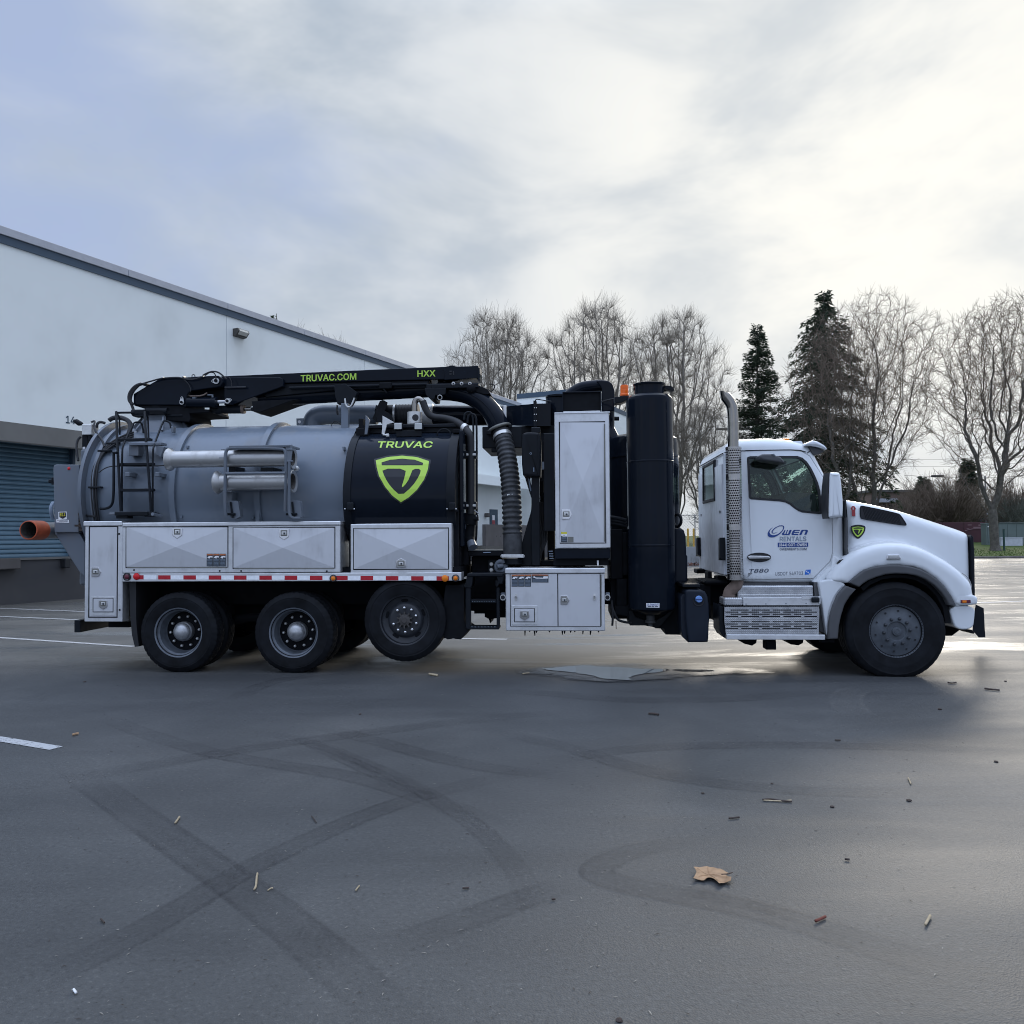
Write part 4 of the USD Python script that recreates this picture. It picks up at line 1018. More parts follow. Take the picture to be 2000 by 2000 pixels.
# ---- aluminium tool boxes along the side
def latch(door, r, cx, cy, w=66, h=72, d=0.0, flip=False, side=False):
    """A paddle latch: dished plate, paddle, and a pointed lip."""
    s = 1 if not flip else -1
    if side: P0 = [(cx - w * .5, cy - h * .5), (cx + w * .25, cy - h * .5), (cx + w * .5, cy), (cx + w * .25, cy + h * .5), (cx - w * .5, cy + h * .5)]
    else: P0 = [(cx - w * .5, cy - s * h * .5), (cx + w * .5, cy - s * h * .5), (cx + w * .5, cy + s * h * .22), (cx, cy + s * h * .55), (cx - w * .5, cy + s * h * .22)]
    a = door.part('latch', plate(r, P0, d - .010, d, .003), m_chrome)
    cy2 = cy if side else cy - s * h * .1
    cx2 = cx - w * .08 if side else cx
    a.part if False else None
    b = Part(truck, door.path, 'latch_well', bx(r, cx2 - w * .33, cy2 - h * .30, cx2 + w * .33, cy2 + h * .26, d - .0125, d - .008, .001), m_aluback, 30)
    Part(truck, door.path, 'latch_paddle', bx(r, cx2 - w * .24, cy2 - h * .2, cx2 + w * .24, cy2 + h * .14, d - .019, d - .0126, .003), m_zinc, 30)
    c = L(r, cx2 + w * .04, cy2, d - .019)
    Part(truck, door.path, 'latch_lock', lathe([(.001, -.006), (.011, -.006), (.012, 0)], c, (0, 1, 0), 12), m_stickdk, 30)

def cross_panel(r, x0, y0, x1, y1, d, peak=.026, edge=.003):
    """A door skin creased corner to corner, its middle standing proud."""
    a, b, c, e = L(r, x0, y0, d), L(r, x1, y0, d), L(r, x1, y1, d), L(r, x0, y1, d)
    m = (a + b + c + e) / 4; m[1] = d - peak
    k = .004
    p = [a, b, c, e]
    p2 = [x - np.array([0, edge, 0]) for x in p]
    V = np.array(p + p2 + [m]); V[4:8, 1] = d - edge
    F = []
    for i in range(4):
        j = (i + 1) % 4
        F += [(4 + i, 4 + j, 8), (i, j, 4 + j), (i, 4 + j, 4 + i)]
    F += [(0, 2, 1), (0, 3, 2)]
    F = np.array(F)
    return V, F if np.cross(V[F[0, 1]] - V[F[0, 0]], V[F[0, 2]] - V[F[0, 0]])[1] < 0 else F[:, ::-1]

def screws(owner, r, pts, rad, d, mat, name='bolt'):
    for x, y in pts:
        owner.part(name, dome_of(L(r, x, y, d), (0, -1, 0), rad, rad * .5, 10, 3), mat)

def gap(owner, r, x0, y0, x1, y1, d, w=7):
    """The dark joint round a door."""
    o = bx(r, x0 - w, y0 - w, x1 + w, y1 + w, d - .002, d + .004, 0)
    owner.part('door_seal', o, m_decalblk)

def warning_labels(owner, r, x0, y0, x1, y1, n, d):
    w = (x1 - x0) / n
    for k in range(n):
        a, b = x0 + w * k + 1.5, x0 + w * (k + 1) - 1.5
        o = owner.part('warning_label', decal(r, [(a, y0), (b, y0), (b, y1), (a, y1)], d - .001), m_stickdk)
        h = y1 - y0
        for nm, ya, yb, mt in (('label_header', 0.02, .13, m_orgdecal),):
            Part(truck, owner.path, nm, decal(r, [(a + 1, y0 + h * ya), (b - 1, y0 + h * ya), (b - 1, y0 + h * yb), (a + 1, y0 + h * yb)], d - .0025), mt, 0)
        Part(truck, owner.path, 'label_pictogram', decal(r, [(a + w * .08, y0 + h * .34), (a + w * .3, y0 + h * .20), (a + w * .55, y0 + h * .18), (a + w * .9, y0 + h * .2), (a + w * .86, y0 + h * .32), (a + w * .55, y0 + h * .28), (a + w * .5, y0 + h * .38)], d - .0025), m_whtdecal, 0)
        for t in np.arange(.46, .93, .11):
            Part(truck, owner.path, 'label_text_line', decal(r, [(a + w * .08, y0 + h * t), (b - w * .1, y0 + h * t), (b - w * .1, y0 + h * (t + .03)), (a + w * .08, y0 + h * (t + .03))], d - .0025), m_greytxt, 0)

# the tall rear cabinet
c1 = truck.part('rear_cabinet', bx(6, 252, 299, 537, 1022, 0, .17, .008), m_alufr)
truck.part('cabinet_back', bx(6, 300, 320, 500, 1000, .172, .5), m_aluback)
c1.part('cabinet_lid', bx(6, 241, 263, 532, 298, -.014, .19, .008), m_alufr)
gap(c1, 6, 288, 305, 496, 985, 0)
d1 = c1.part('cabinet_door', bx(6, 290, 307, 494, 983, -.006, .0, .002), m_alu)
latch(c1, 6, 338, 645, 70, 72, -.006, side=True)
c1.part('hatch_frame', bx(6, 302, 828, 486, 972, -.010, -.0062, .002), m_alufr)
c1.part('hatch_seal', bx(6, 313, 843, 469, 950, -.012, -.0102, 0), m_decalblk)
c1.part('hatch_door', bx(6, 318, 848, 464, 945, -.016, -.0122, .002), m_alu)
latch(c1, 6, 390, 893, 64, 66, -.016)
screws(c1, 6, [(320, 836), (390, 836), (460, 836), (306, 870), (306, 925), (479, 860), (479, 930), (320, 966), (390, 966), (460, 966)], .006, -.010, m_zinc, 'rivet')
screws(c1, 6, [(513, 358), (517, 932)], .014, 0, m_decalblk)

# the long box with two doors
c2 = truck.part('side_tool_box', cat(bx(6, 538, 299, 2180, 651, 0, .42, .008)), m_alufr)
c2.part('box_lid', bx(6, 534, 268, 2182, 298, -.014, .44, .008), m_alufr)
for a, b in (((568, 309), (1330, 607)), ((1376, 313), (2137, 614))):
    gap(c2, 6, *a, *b, 0)
    c2.part('box_door', cross_panel(6, *a, *b, -.003), m_alu, 0)
    c2.part('piano_hinge', tube([L(6, a[0] + 6, b[1] + 4, -.006), L(6, b[0] - 6, b[1] + 4, -.006)], .006, 8), m_aluback)
latch(c2, 6, 950, 352, 72, 78, -.012)
latch(c2, 6, 1756, 362, 74, 80, -.012)
screws(c2, 6, [(625, 631), (1272, 638), (1433, 638), (2080, 640)], .013, 0, m_decalblk)
warning_labels(c2, 6, 1172, 508, 1319, 601, 3, -.016)
# the box behind the black tank
c3 = truck.part('front_tool_box', bx(2, 1100, 1324, 1862, 1700, 0, .30, .008), m_alufr)
gap(c3, 2, 1126, 1362, 1836, 1666, 0)
c3.part('box_door', cross_panel(2, 1126, 1362, 1836, 1666, -.003), m_alu, 0)
c3.part('piano_hinge', tube([L(2, 1132, 1360, -.006), L(2, 1830, 1360, -.006)], .006, 8), m_aluback)
latch(c3, 2, 1480, 1620, 74, 66, -.012, flip=True)
c3.part('box_end', bx(2, 1104, 1330, 1858, 1695, .301, .42, .004), m_aluback)
# rub rail with its tape and lights
rr = truck.part('rub_rail', bx(6, 537, 654, 3094, 716, -.008, .25, .006), m_alufr)
rz0, rz1 = L(6, 900, 700, -.010)[2], L(6, 900, 669, -.010)[2]
def tape(u0, u1, v0, v1, mat, name):
    a, b, c, d = P(u0, v0, -.0095), P(u1, v0, -.0095), P(u1, v1, -.0095), P(u0, v1, -.0095)
    rr.part(name, face_near((np.array([a, b, c, d]), np.array([[0, 1, 2], [0, 2, 3]]))), mat, 0)
U = lambda x: q(2, x, 0)[0]
base_v = lambda u: 1124.0 + (u - 309) * 0.0035
for k in range(13):
    uc = q(6, 616 + 191 * k, 0)[0]
    if k == 0: uc += 3
    w = 24.2 if k else 18
    v = base_v(uc)
    if uc < 880: tape(uc, uc + w, v - .4, v + 7.8, m_redtape, 'red_tape')
    if uc + 24.2 + 25 < 890: tape(uc + w + .3, uc + w + 25, v - .4, v + 7.8, m_whitetape, 'white_tape')
def lamp(r, x, y, rad, mat, ring=True, nm='marker_lamp'):
    c = L(r, x, y, -.010)
    if ring: b = rr.part(nm + '_bezel', lathe([(rad * 1.25, .004), (rad * 1.25, -.012), (rad * 1.0, -.016), (rad * .96, -.008)], c, (0, 1, 0), 24), m_rubber)
    rr.part(nm, dome_of(c + [0, -.006, 0], (0, -1, 0), rad * (.82 if ring else 1.0), rad * .42, 24, 4), mat)
lamp(6, 573, 682, .040, m_maroon); lamp(6, 645, 680, .044, m_red, False, 'reflector'); lamp(2, 970, 1737, .036, m_amber)
lamp(2, 1813, 1737, .042, m_amber, False, 'reflector'); lamp(2, 1893, 1735, .036, m_amber)

# ---- the debris tank
xa, xb = L(1, 640, 900, .3)[0], L(2, 1075, 900, .3)[0]
prof = [(.001, -.02), (.5, -.02), (TANK_R - .06, 0), (TANK_R - .01, .02), (TANK_R, .05), (TANK_R, xb - xa)]
tank = truck.part('debris_tank', lathe(prof, (xa, YC, TANK_Z), (1, 0, 0), 96), m_tank, 40)
def hoop(x, w, h, nm='tank_hoop', mat=None):
    tank.part(nm, lathe([(TANK_R - .004, 0), (TANK_R + h, .002), (TANK_R + h + .002, w / 2), (TANK_R + h, w - .002), (TANK_R - .004, w)], (x, YC, TANK_Z), (1, 0, 0), 96), mat or m_tank, 25)
hoop(L(1, 1278, 1100, .25)[0], .080, .045)
hoop(L(2, 380, 1150, .28)[0], .080, .045)
xr = L(1, 632, 900, .24)[0]
hoop(xr - .04, .05, .095, 'rear_flange', m_greydk); hoop(xr + .10, .05, .05, 'rear_flange', m_greydk)
hoop(L(1, 690, 900, .24)[0] + .02, .03, .012)
# rear door box, chute and drain pipe
truck.part('rear_door_plate', plate(1, [(401, 900), (407, 884), (422, 878), (596, 880), (592, 1390), (411, 1390)], .42, .60, .010), m_greydk)
truck.part('rear_door_plate', box((xr - .30, .62, 1.05), (xr + .02, WIDE - .5, 2.9), .03), m_greydk)
truck.part('drain_hopper', plate(1, [(412, 1393), (596, 1393), (640, 1470), (640, 1730), (600, 1690), (520, 1568), (445, 1450)], .46, 1.7, .012), m_greydk)
truck.part('door_hinge', cat(*[bx(1, 592, 1236 + 25 * k, 624, 1257 + 25 * k, .38, .50, .006) for k in range(6)], bx(1, 586, 1240, 640, 1262, .42, .6), bx(1, 560, 1330, 600, 1350, .42, .44)), M('rusty_hinge', (.05, .035, .025), .8, var=.5))
truck.part('tail_light', dome_of(L(1, 520, 908, .42), (0, -1, 0), .022, .012, 16), m_red)
s811 = truck.part('call_sticker', decal(1, [(440, 1236), (503, 1233), (505, 1290), (441, 1292)], .418), m_whtdecal, 0)
s811.part('sticker_shield', decal(1, [(447, 1240), (497, 1238), (498, 1272), (473, 1288), (448, 1274)], .416), m_decalblk, 0)
s811.part('sticker_number', lettering('811', q(1, 452, 1268), q(1, 493, 1266), 6.2, .414), m_yeldecal, 0)
s811.part('sticker_strip', decal(1, [(424, 1291), (520, 1296), (522, 1319), (425, 1315)], .4175), m_whtdecal, 0)
for k in range(2): s811.part('sticker_text', decal(1, [(430 + 14 * k, 1297 + 9 * k), (512, 1301 + 8 * k), (512, 1304 + 8 * k), (430 + 14 * k, 1300 + 9 * k)], .4155), m_dktxt, 0)
pe = L(1, 214, 1373, .16)
pd = truck.part('drain_pipe', lathe([(.112, .22), (.112, .95)], pe, (0, 1, 0), 32), m_greydk)
pd.part('orange_coupling', lathe([(.104, .02), (.112, -.002), (.122, .0), (.126, .03), (.126, .26), (.120, .27), (.112, .27)], pe, (0, 1, 0), 36), m_orgpipe)
pd.part('pipe_bore', lathe([(.108, .0), (.104, .012), (.100, .30), (.001, .31)], pe, (0, 1, 0), 32), m_pipein)
truck.part('grey_hose', tube(bend([L(1, 405, 1165, .8), L(1, 385, 1200, .75), L(1, 388, 1240, .75), L(1, 400, 1290, .8)]), .028, 8), m_greytxt)
truck.part('door_latch', cat(bx(1, 362, 990, 402, 1018, .44, .52, .008), bx(1, 385, 975, 402, 1030, .44, .5, .006)), m_blacksat)
# electrics on the rear edge of the tank
truck.part('junction_box', bx(1, 616, 572, 688, 654, .62, .80, .008), m_zinc)
truck.part('camera_post', cat(bx(1, 618, 654, 660, 810, .66, .72, .004), bx(1, 664, 655, 682, 700, .64, .7, .004)), m_blacksat)
truck.part('post_label', bx(1, 624, 745, 642, 798, .655, .659, 0), m_whtdecal)
truck.part('cable_plug', tube([L(1, 556, 548, .7), L(1, 575, 552, .7), L(1, 600, 568, .7), L(1, 622, 572, .7)], [.016, .034, .036, .02], 10), m_blacksat)
def wire(pts, rad, mat=None, nm='hydraulic_hose', k=3, n=8): truck.part(nm, tube(bend(pts, k), rad, n), mat or m_rubber)
wire([L(1, 688, 560, .7), L(1, 720, 545, .72), L(1, 705, 590, .65), L(1, 735, 650, .55), L(1, 770, 690, .5), L(1, 790, 745, .42)], .014)
wire([L(1, 730, 600, .75), L(1, 735, 565, .75), L(1, 760, 556, .78), L(1, 795, 566, .8)], .018)
wire([L(1, 610, 668, .66), L(1, 585, 690, .64), L(1, 575, 760, .6), L(1, 590, 850, .55)], .016)
for k, o in enumerate((-14, 2, 18)):
    pts = [(1010, 648 + o), (940, 670 + o), (850, 715 + o), (780, 775 + o * .8), (735 + o * .6, 850), (712 + o, 930), (703 + o, 1050), (712 + o, 1180), (728 + o, 1300)]
    wire([L(1, x, y, max(tank_y(0, L(1, x, y, .4)[2]) - .05, .16)) for x, y in pts], .0135)
for x, y in ((785, 775), (715, 1050), (850, 718)):
    p = L(1, x, y, tank_y(0, L(1, x, y, .4)[2]) - .06); truck.part('hose_clamp', box(p - [.085, .015, .012], p + [.085, .05, .012], .004), m_blacksat)
wire([L(1, 825, 545, .9), L(1, 850, 525, .9), L(1, 910, 522, .9), L(1, 970, 545, .85), L(1, 990, 590, .8), L(1, 970, 650, .7)], .032)
wire([L(1, 720, 1270, .25), L(1, 690, 1268, .25), L(1, 640, 1262, .3)], .014)
wire([L(1, 745, 940, .18), L(1, 790, 905, .2), L(1, 850, 888, .2), L(1, 1100, 892, .2), L(1, 1260, 884, .2)], .007, k=2)
truck.part('sight_tube', tube(bend([L(1, 858, 785, .16), L(1, 858, 1000, .13), L(1, 856, 1150, .13), L(1, 838, 1195, .14), L(1, 800, 1212, .15), L(1, 758, 1212, .17)]), .017, 10), m_blacksat)
truck.part('tube_cap', bx(1, 845, 780, 874, 796, .13, .19, .006), m_blacksat)
# ---- ladder on the tank
yl = .10
lad = []
lr = lambda pts, rad=.016, k=0: lad.append(tube(bend([L(1, x, y, d) for x, y, d in pts], k) if k else [L(1, x, y, d) for x, y, d in pts], rad, 8))
for pts in ([(877, 480, .55), (884, 690, .30), (900, 1000, yl), (912, 1232, yl)], [(1092, 480, .55), (1102, 690, .30), (1126, 1000, yl), (1140, 1232, yl)]):
    truck.part('ladder_rail', tube([L(1, *p) for p in pts], .0165, 8), m_blacksat)
for pts in ([(905, 655, .72), (900, 520, .72), (878, 484, .56)], [(1122, 700, .60), (1116, 520, .70), (1092, 480, .56)]):
    truck.part('ladder_brace', tube([L(1, *p) for p in pts], .012, 8), m_blacksat)
for (xl, xr_, y, d) in ((886, 1126, 690, .29), (898, 1146, 876, .17), (906, 1146, 1071, .09)):
    truck.part('ladder_rung', bx(1, xl, y - 11, xr_, y + 9, d, d + .09, .004), m_blacksat)
truck.part('ladder_platform', cat(bx(1, 862, 1234, 1112, 1262, .02, .26, .006), bx(1, 875, 1262, 960, 1285, .06, .2), bx(1, 1085, 1240, 1160, 1272, .04, .2, .01)), m_blacksat)
truck.part('platform_pin', cat(rod(L(1, 830, 1250, .06), L(1, 905, 1250, .06), .016), rod(L(1, 1150, 1252, .03), L(1, 1215, 1268, .2), .022)), m_greydk)
truck.part('ladder_top_bar', cat(bx(1, 872, 478, 1012, 492, .55, .59, .004), bx(1, 985, 462, 1090, 500, .56, .7, .01)), m_blacksat)
for pts in ([(920, 1232, .16), (920, 780, .16), (932, 722, .22), (1000, 590, .62), (1010, 560, .7), (1060, 556, .72), (1078, 590, .72), (1082, 640, .7)],
            [(1153, 1240, .14), (1153, 780, .16), (1160, 740, .20), (1228, 560, .66), (1240, 545, .70), (1283, 560, .72), (1290, 600, .70)]):
    truck.part('grab_handle', tube(bend([L(1, *p) for p in pts], 2), .0125, 8), m_blacksat)
truck.part('handle_foot', bx(1, 1290, 588, 1306, 636, .62, .70, .004), m_greydk)
for a in ((940, 935, 975, 968), (1168, 938, 1200, 970)): truck.part('ladder_standoff', bx(1, *a, .10, .34, .006), m_greydk)
truck.part('ladder_bracket', cat(bx(1, 972, 712, 1214, 732, .24, .40, .004), bx(1, 972, 732, 1044, 812, .28, .5, .004)), m_greydk)
truck.part('ladder_bracket', plate(1, [(1178, 740), (1238, 745), (1212, 822), (1180, 800)], .24, .46, .004), m_greydk)
for x, y in ((1290, 1100), (1365, 1275), (1907, 1280), (1410, 745)): 
    z = L(1, x, y, .3); yy = tank_y(0, z[2]); truck.part('tank_lug', bx(1, x - 7, y - 12, x + 7, y + 10, yy - .03, yy + .04, .004), m_tank)
z = L(2, 1045, 755, .3); truck.part('tank_lug', bx(2, 1038, 742, 1052, 770, .34, .42, .004), m_tank)

# ---- rack for the suction tubes on the tank's side
PY1, PY2 = .04, .02
Q = lambda x, y, d: L(2, x, y, d)
def bar(pts, rad=.018, nm='rack_bar', k=2, mat=None): truck.part(nm, tube(bend([Q(*p) for p in pts], k) if k else [Q(*p) for p in pts], rad, 8), mat or m_greydk)
bar([(158, 1262, -.07), (152, 1150, -.10), (156, 900, -.14), (156, 800, -.14), (165, 765, -.14), (190, 752, -.14), (580, 756, -.14), (606, 770, -.14), (614, 800, -.14), (614, 1000, -.12), (606, 1230, -.06)], .022, 'rack_frame')
bar([(160, 946, -.14), (610, 942, -.14)], .019, k=0)
bar([(638, 850, -.16), (636, 1230, -.10), (645, 1272, -.10), (665, 1284, -.08), (728, 1282, .0)], .019)
truck.part('rack_top_tray', bx(2, 182, 732, 640, 747, -.16, .22, .003), m_greydk)
truck.part('rack_end_plate', plate(2, [(610, 745), (655, 728), (660, 760), (650, 850), (622, 850)], -.15, -.13), m_greydk)
for x in (190, 655):
    truck.part('rack_arm', plate(2, [(x - 12, 1150), (x + 55, 1152), (x + 62, 1165), (x + 78, 1270), (x + 40, 1292), (x + 2, 1280), (x - 8, 1200)], -.03, .07, .004), m_greydk)
    truck.part('rack_hinge', cat(rod(Q(x - 40, 1253, -.05), Q(x + 40, 1253, -.05), .016), rod(Q(x + 5, 1160, -.05), Q(x + 20, 1280, -.05), .012)), m_blacksat)
for a in ((180, 890, 228, 940), (420, 900, 520, 935)): truck.part('rack_standoff', bx(2, *a, .0, .34, .006), m_blacksat)
truck.part('rack_strap', bx(2, 384, 1078, 412, 1310, .245, .262, .003), m_tank)
for a in ((140, 1078, 205, 1170),): truck.part('rack_standoff', bx(2, *a, .1, .3, .01), m_greydk)
truck.part('rack_pin', cat(rod(Q(108, 828, -.10), Q(148, 828, -.10), .008), rod(Q(124, 765, -.10), Q(150, 765, -.10), .006), rod(Q(620, 765, -.15), Q(660, 765, -.15), .01), bx(2, 618, 845, 660, 858, -.17, -.13, .004)), m_greydk)
truck.part('tank_plug', dome_of(Q(692, 908, .22), (.3, -1, 0), .036, .03, 14), m_zinc)

# ---- second duct over the tank, valve and coupling
Y2 = 1.50
p = [Q(812, 640, Y2), Q(812, 560, Y2), Q(836, 520, Y2), Q(890, 503, Y2), Q(960, 502, Y2), Q(1300, 503, Y2)]
DR = abs(Q(0, 430, Y2)[2] - Q(0, 576, Y2)[2]) / 2
duct = truck.part('suction_duct', tube(bend(p, 3), DR, 28), m_tank)
duct.part('lifting_lug', plate(2, [(690, 530), (742, 528), (742, 580), (692, 580)], Y2 - .2, Y2 - .17, .003), m_tank)
duct.part('lug_eye', rod(Q(714, 556, Y2 - .208), Q(714, 556, Y2 - .19), .022, 14), m_whtdecal)
v = truck.part('duct_valve', hull([*LS(2, [(1265, 530), (1320, 400), (1345, 390), (1380, 410), (1370, 450), (1300, 560)], Y2 - .28), *LS(2, [(1265, 530), (1320, 400), (1345, 390), (1380, 410), (1370, 450), (1300, 560)], Y2 + .2)]), m_blacksat)
v.part('valve_bracket', plate(2, [(1285, 470), (1330, 455), (1410, 505), (1420, 550), (1300, 560)], Y2 - .32, Y2 - .29, .004), m_blacksat)
truck.part('duct_collar', rod(Q(1340, 503, Y2), Q(1462, 503, Y2), DR * 1.0, 28), m_blacksat)
rc = [(DR * (1.0 + .05 * (k % 2)), k * .022) for k in range(14)]
a0 = Q(1462, 503, Y2)
rcp = truck.part('rubber_coupling', lathe([(.01, 0)] + rc + [(.01, .29)], a0, (1, 0, 0), 28), m_rubber)
for x in (1432, 1580, 1650): rcp.part('band_clamp', lathe([(DR * 1.07, 0), (DR * 1.08, .012), (DR * 1.07, .028)], Q(x, 503, Y2), (1, 0, 0), 28), m_zinc)
truck.part('silver_duct', tube([Q(1650, 503, Y2), Q(1722, 503, Y2), Q(1730, 503, Y2)], [DR * 1.1, DR * 1.1, DR * .98], 28), m_zinc)
T = lambda x, y, d: L(3, x, y, d)
truck.part('black_duct', rod(Q(1725, 508, Y2), T(725, 510, Y2), DR * 1.0, 28), m_black)
# transition from the round duct to the filter housing
ho = [T(720, 440, Y2 - .2), T(720, 585, Y2 - .2), T(720, 440, Y2 + .3), T(720, 585, Y2 + .3), T(935, 420, .85), T(1065, 415, .85), T(935, 588, .85), T(1065, 588, .85), T(935, 420, 1.9), T(1065, 415, 1.9), T(1065, 588, 1.9), T(935, 588, 1.9), T(810, 440, Y2 - .25), T(805, 575, Y2 - .25)]
hp = truck.part('duct_hopper', hull(ho), m_black, 10)
hp.part('hopper_flange', bx(3, 934, 395, 958, 592, .80, 1.9, .003), m_black)
screws(hp, 3, [(942, 450), (942, 500), (942, 548), (957, 450), (957, 500), (957, 548)], .008, .80, m_zinc)
truck.part('strut_strap', bx(3, 707, 430, 731, 540, 1.05, 1.07, .003), m_zinc)
wire([T(945, 400, 1.0), T(955, 385, 1.0), T(985, 388, 1.0), T(1020, 396, 1.0), T(1070, 402, 1.0)], .007, nm='wire')
truck.part('filter_housing', bx(3, 548, 590, 850, 754, 1.0, 2.1, .01), m_blacksat)
truck.part('filter_foot', bx(3, 617, 752, 690, 786, 1.0, 1.3, .01), m_blacksat)
truck.part('filter_body', cat(bx(3, 840, 585, 1100, 720, 1.0, 2.1, .01)), m_blackdull)
truck.part('filter_can', lathe([(.001, 0), (.16, 0), (.17, -.02), (.17, -.40), (.001, -.40)], T(1120, 378, 1.25), (0, 0, 1), 28), m_black)
truck.part('filter_lid', lathe([(.001, 0), (.10, 0), (.19, .0), (.19, .025), (.001, .03)], T(1130, 376, 1.25), (0, 0, 1), 28), m_black)

# ---- boom
BY0, BY1 = 1.02, 1.42
AA = lambda pts, d: LS('A', pts, d)
bb = truck.part('boom_pedestal', plate('A', [(160, 535), (300, 450), (560, 300), (650, 286), (780, 286), (1000, 280), (1200, 266), (1440, 258), (1500, 300), (1510, 360), (1470, 420), (1400, 440), (1240, 460), (1040, 490), (990, 520), (965, 570), (965, 700), (940, 740), (860, 705), (170, 706), (158, 690)], BY0 - .08, BY1 + .08, .012), m_black)
truck.part('turret', plate('A', [(160, 708), (860, 706), (960, 740), (1300, 770), (1300, 812), (1010, 830), (1020, 905), (1000, 960), (480, 930), (330, 760)], BY0 - .06, BY1 + .2, .012), m_blackdull)
truck.part('slew_motor', rod(L('A', 360, 800, .95), L('A', 680, 800, .95), .05, 16), m_blacksat)
truck.part('motor_mount', cat(bx('A', 120, 770, 320, 872, .92, 1.1, .02), bx('A', 330, 850, 900, 880, .95, 1.6, .01)), m_blacksat)
pc = L('A', 640, 1000, YC)
ped = truck.part('crane_mount', lathe([(.56, -.24), (.40, -.085), (.33, .02), (.31, .02), (.31, .10), (.001, .10)], (pc[0], YC, pc[2]), (0, 0, 1), 8, start=math.pi / 8), m_greydk, 0)
for k in range(10):
    a = k / 10 * 2 * math.pi
    ped.part('mount_bolt', rod((pc[0] + .28 * math.cos(a), YC + .28 * math.sin(a), pc[2] + .10), (pc[0] + .28 * math.cos(a), YC + .28 * math.sin(a), pc[2] + .14), .016, 8), m_zinc)
ped.part('slew_ring', lathe([(.34, .10), (.34, .15), (.27, .15), (.27, .24)], (pc[0], YC, pc[2]), (0, 0, 1), 40), m_blackdull)
for k in range(8):
    a = (k + .5) / 8 * 2 * math.pi
    ped.part('mount_gusset', hull([(pc[0] + r_ * math.cos(a + s_), YC + r_ * math.sin(a + s_), pc[2] + z_) for r_, z_ in ((.31, .09), (.50, -.14), (.31, -.14)) for s_ in (-.03, .03)]), m_greydk)
truck.part('boom_web', plate('A', [(990, 500), (1250, 455), (1540, 440), (1540, 620), (1380, 600), (1000, 610)], BY0 + .08, BY1 - .04, .004), m_blackdull)
# main beam, its root plate and inner beam
def beam(nm, pts, r, y0, y1, c=.01, mat=None, lab=None): return truck.part(nm, plate(r, pts, y0, y1, c), mat or m_black, 30, lab)
boom = beam('boom_beam', [(70, 214), (1500, 151), (1853, 138), (2064, 134), (2066, 222), (1800, 236), (600, 264), (130, 285)], 2, BY0 + .04, BY1 - .04)
boom.part('boom_root', plate(2, [(146, 216), (560, 218), (590, 232), (592, 285), (560, 300), (205, 428), (146, 428)], BY0 - .01, BY1 + .01, .01), m_black)
boom.part('boom_sleeve', plate(2, [(1806, 142), (1868, 128), (1905, 140), (2068, 131), (2070, 226), (1806, 240)], BY0 + .02, BY1 - .02, .008), m_black)
boom.part('boom_end_cap', hull([*LS(3, [(515, 150), (515, 235), (525, 262)], BY0), *LS(3, [(517, 150), (517, 235), (527, 262)], BY1 + .65), *LS(3, [(530, 152), (530, 245)], BY0)]), m_black)
truck.part('boom_side_arm', plate(2, [(352, 400), (705, 384), (640, 402), (412, 486), (366, 474)], BY0 - .02, BY1 + .02, .008), m_blackdull)
truck.part('boom_lower_beam', plate(2, [(600, 268), (1690, 240), (1690, 300), (1000, 315), (460, 372), (430, 330)], BY0 + .07, BY1 - .07, .01), m_blacksat)
pt = truck.part('boom_tube', tube([Q(420, 386, YC), Q(1000, 352, YC), Q(1690, 315, YC)], .105, 24), m_black)
truck.part('boom_slide_rail', rod(Q(640, 300, BY0 + .03), Q(1680, 272, BY0 + .03), .022, 10), m_blacksat)
truck.part('boom_clamp', cat(bx(2, 1315, 258, 1408, 305, BY0 - .02, BY0 + .1, .01), rod(Q(1345, 300, BY0), Q(1372, 338, BY0), .012)), m_blackdull)
truck.part('boom_head', cat(bx(2, 1670, 265, 2066, 305, BY0, BY1, .01), plate(2, [(1660, 300), (1820, 300), (1815, 345), (1800, 352), (1740, 355), (1735, 382), (1700, 384), (1668, 352)], BY0 - .03, BY1, .006), bx(3, 165, 268, 520, 300, BY0 - .02, BY1, .006)), m_blacksat)
for x in (330, 392, 455): truck.part('head_roller', lathe([(.001, -.012), (.018, -.012), (.026, 0)], T(x, 268, BY0 - .02), (0, 1, 0), 16), m_zinc)
for x in (330, 392, 455): truck.part('roller_center', lathe([(.001, -.004), (.012, -.004), (.012, 0)], T(x, 268, BY0 - .032), (0, 1, 0), 12), m_decalblk)
truck.part('release_ring', torus(T(228, 372, BY0 - .03), (0, 1, .2), .03, .006, 18, 6), m_zinc)
truck.part('swivel_head', cat(ball(T(468, 305, BY0 + .03), .075, 2), plate(3, [(500, 270), (590, 310), (610, 345), (560, 350), (500, 330)], BY0, BY1, .01)), m_blackdull)
wire([T(600, 270, BY1), T(640, 275, BY1), T(645, 295, BY1), T(620, 330, BY1), T(590, 310, BY1)], .008, nm='wire')
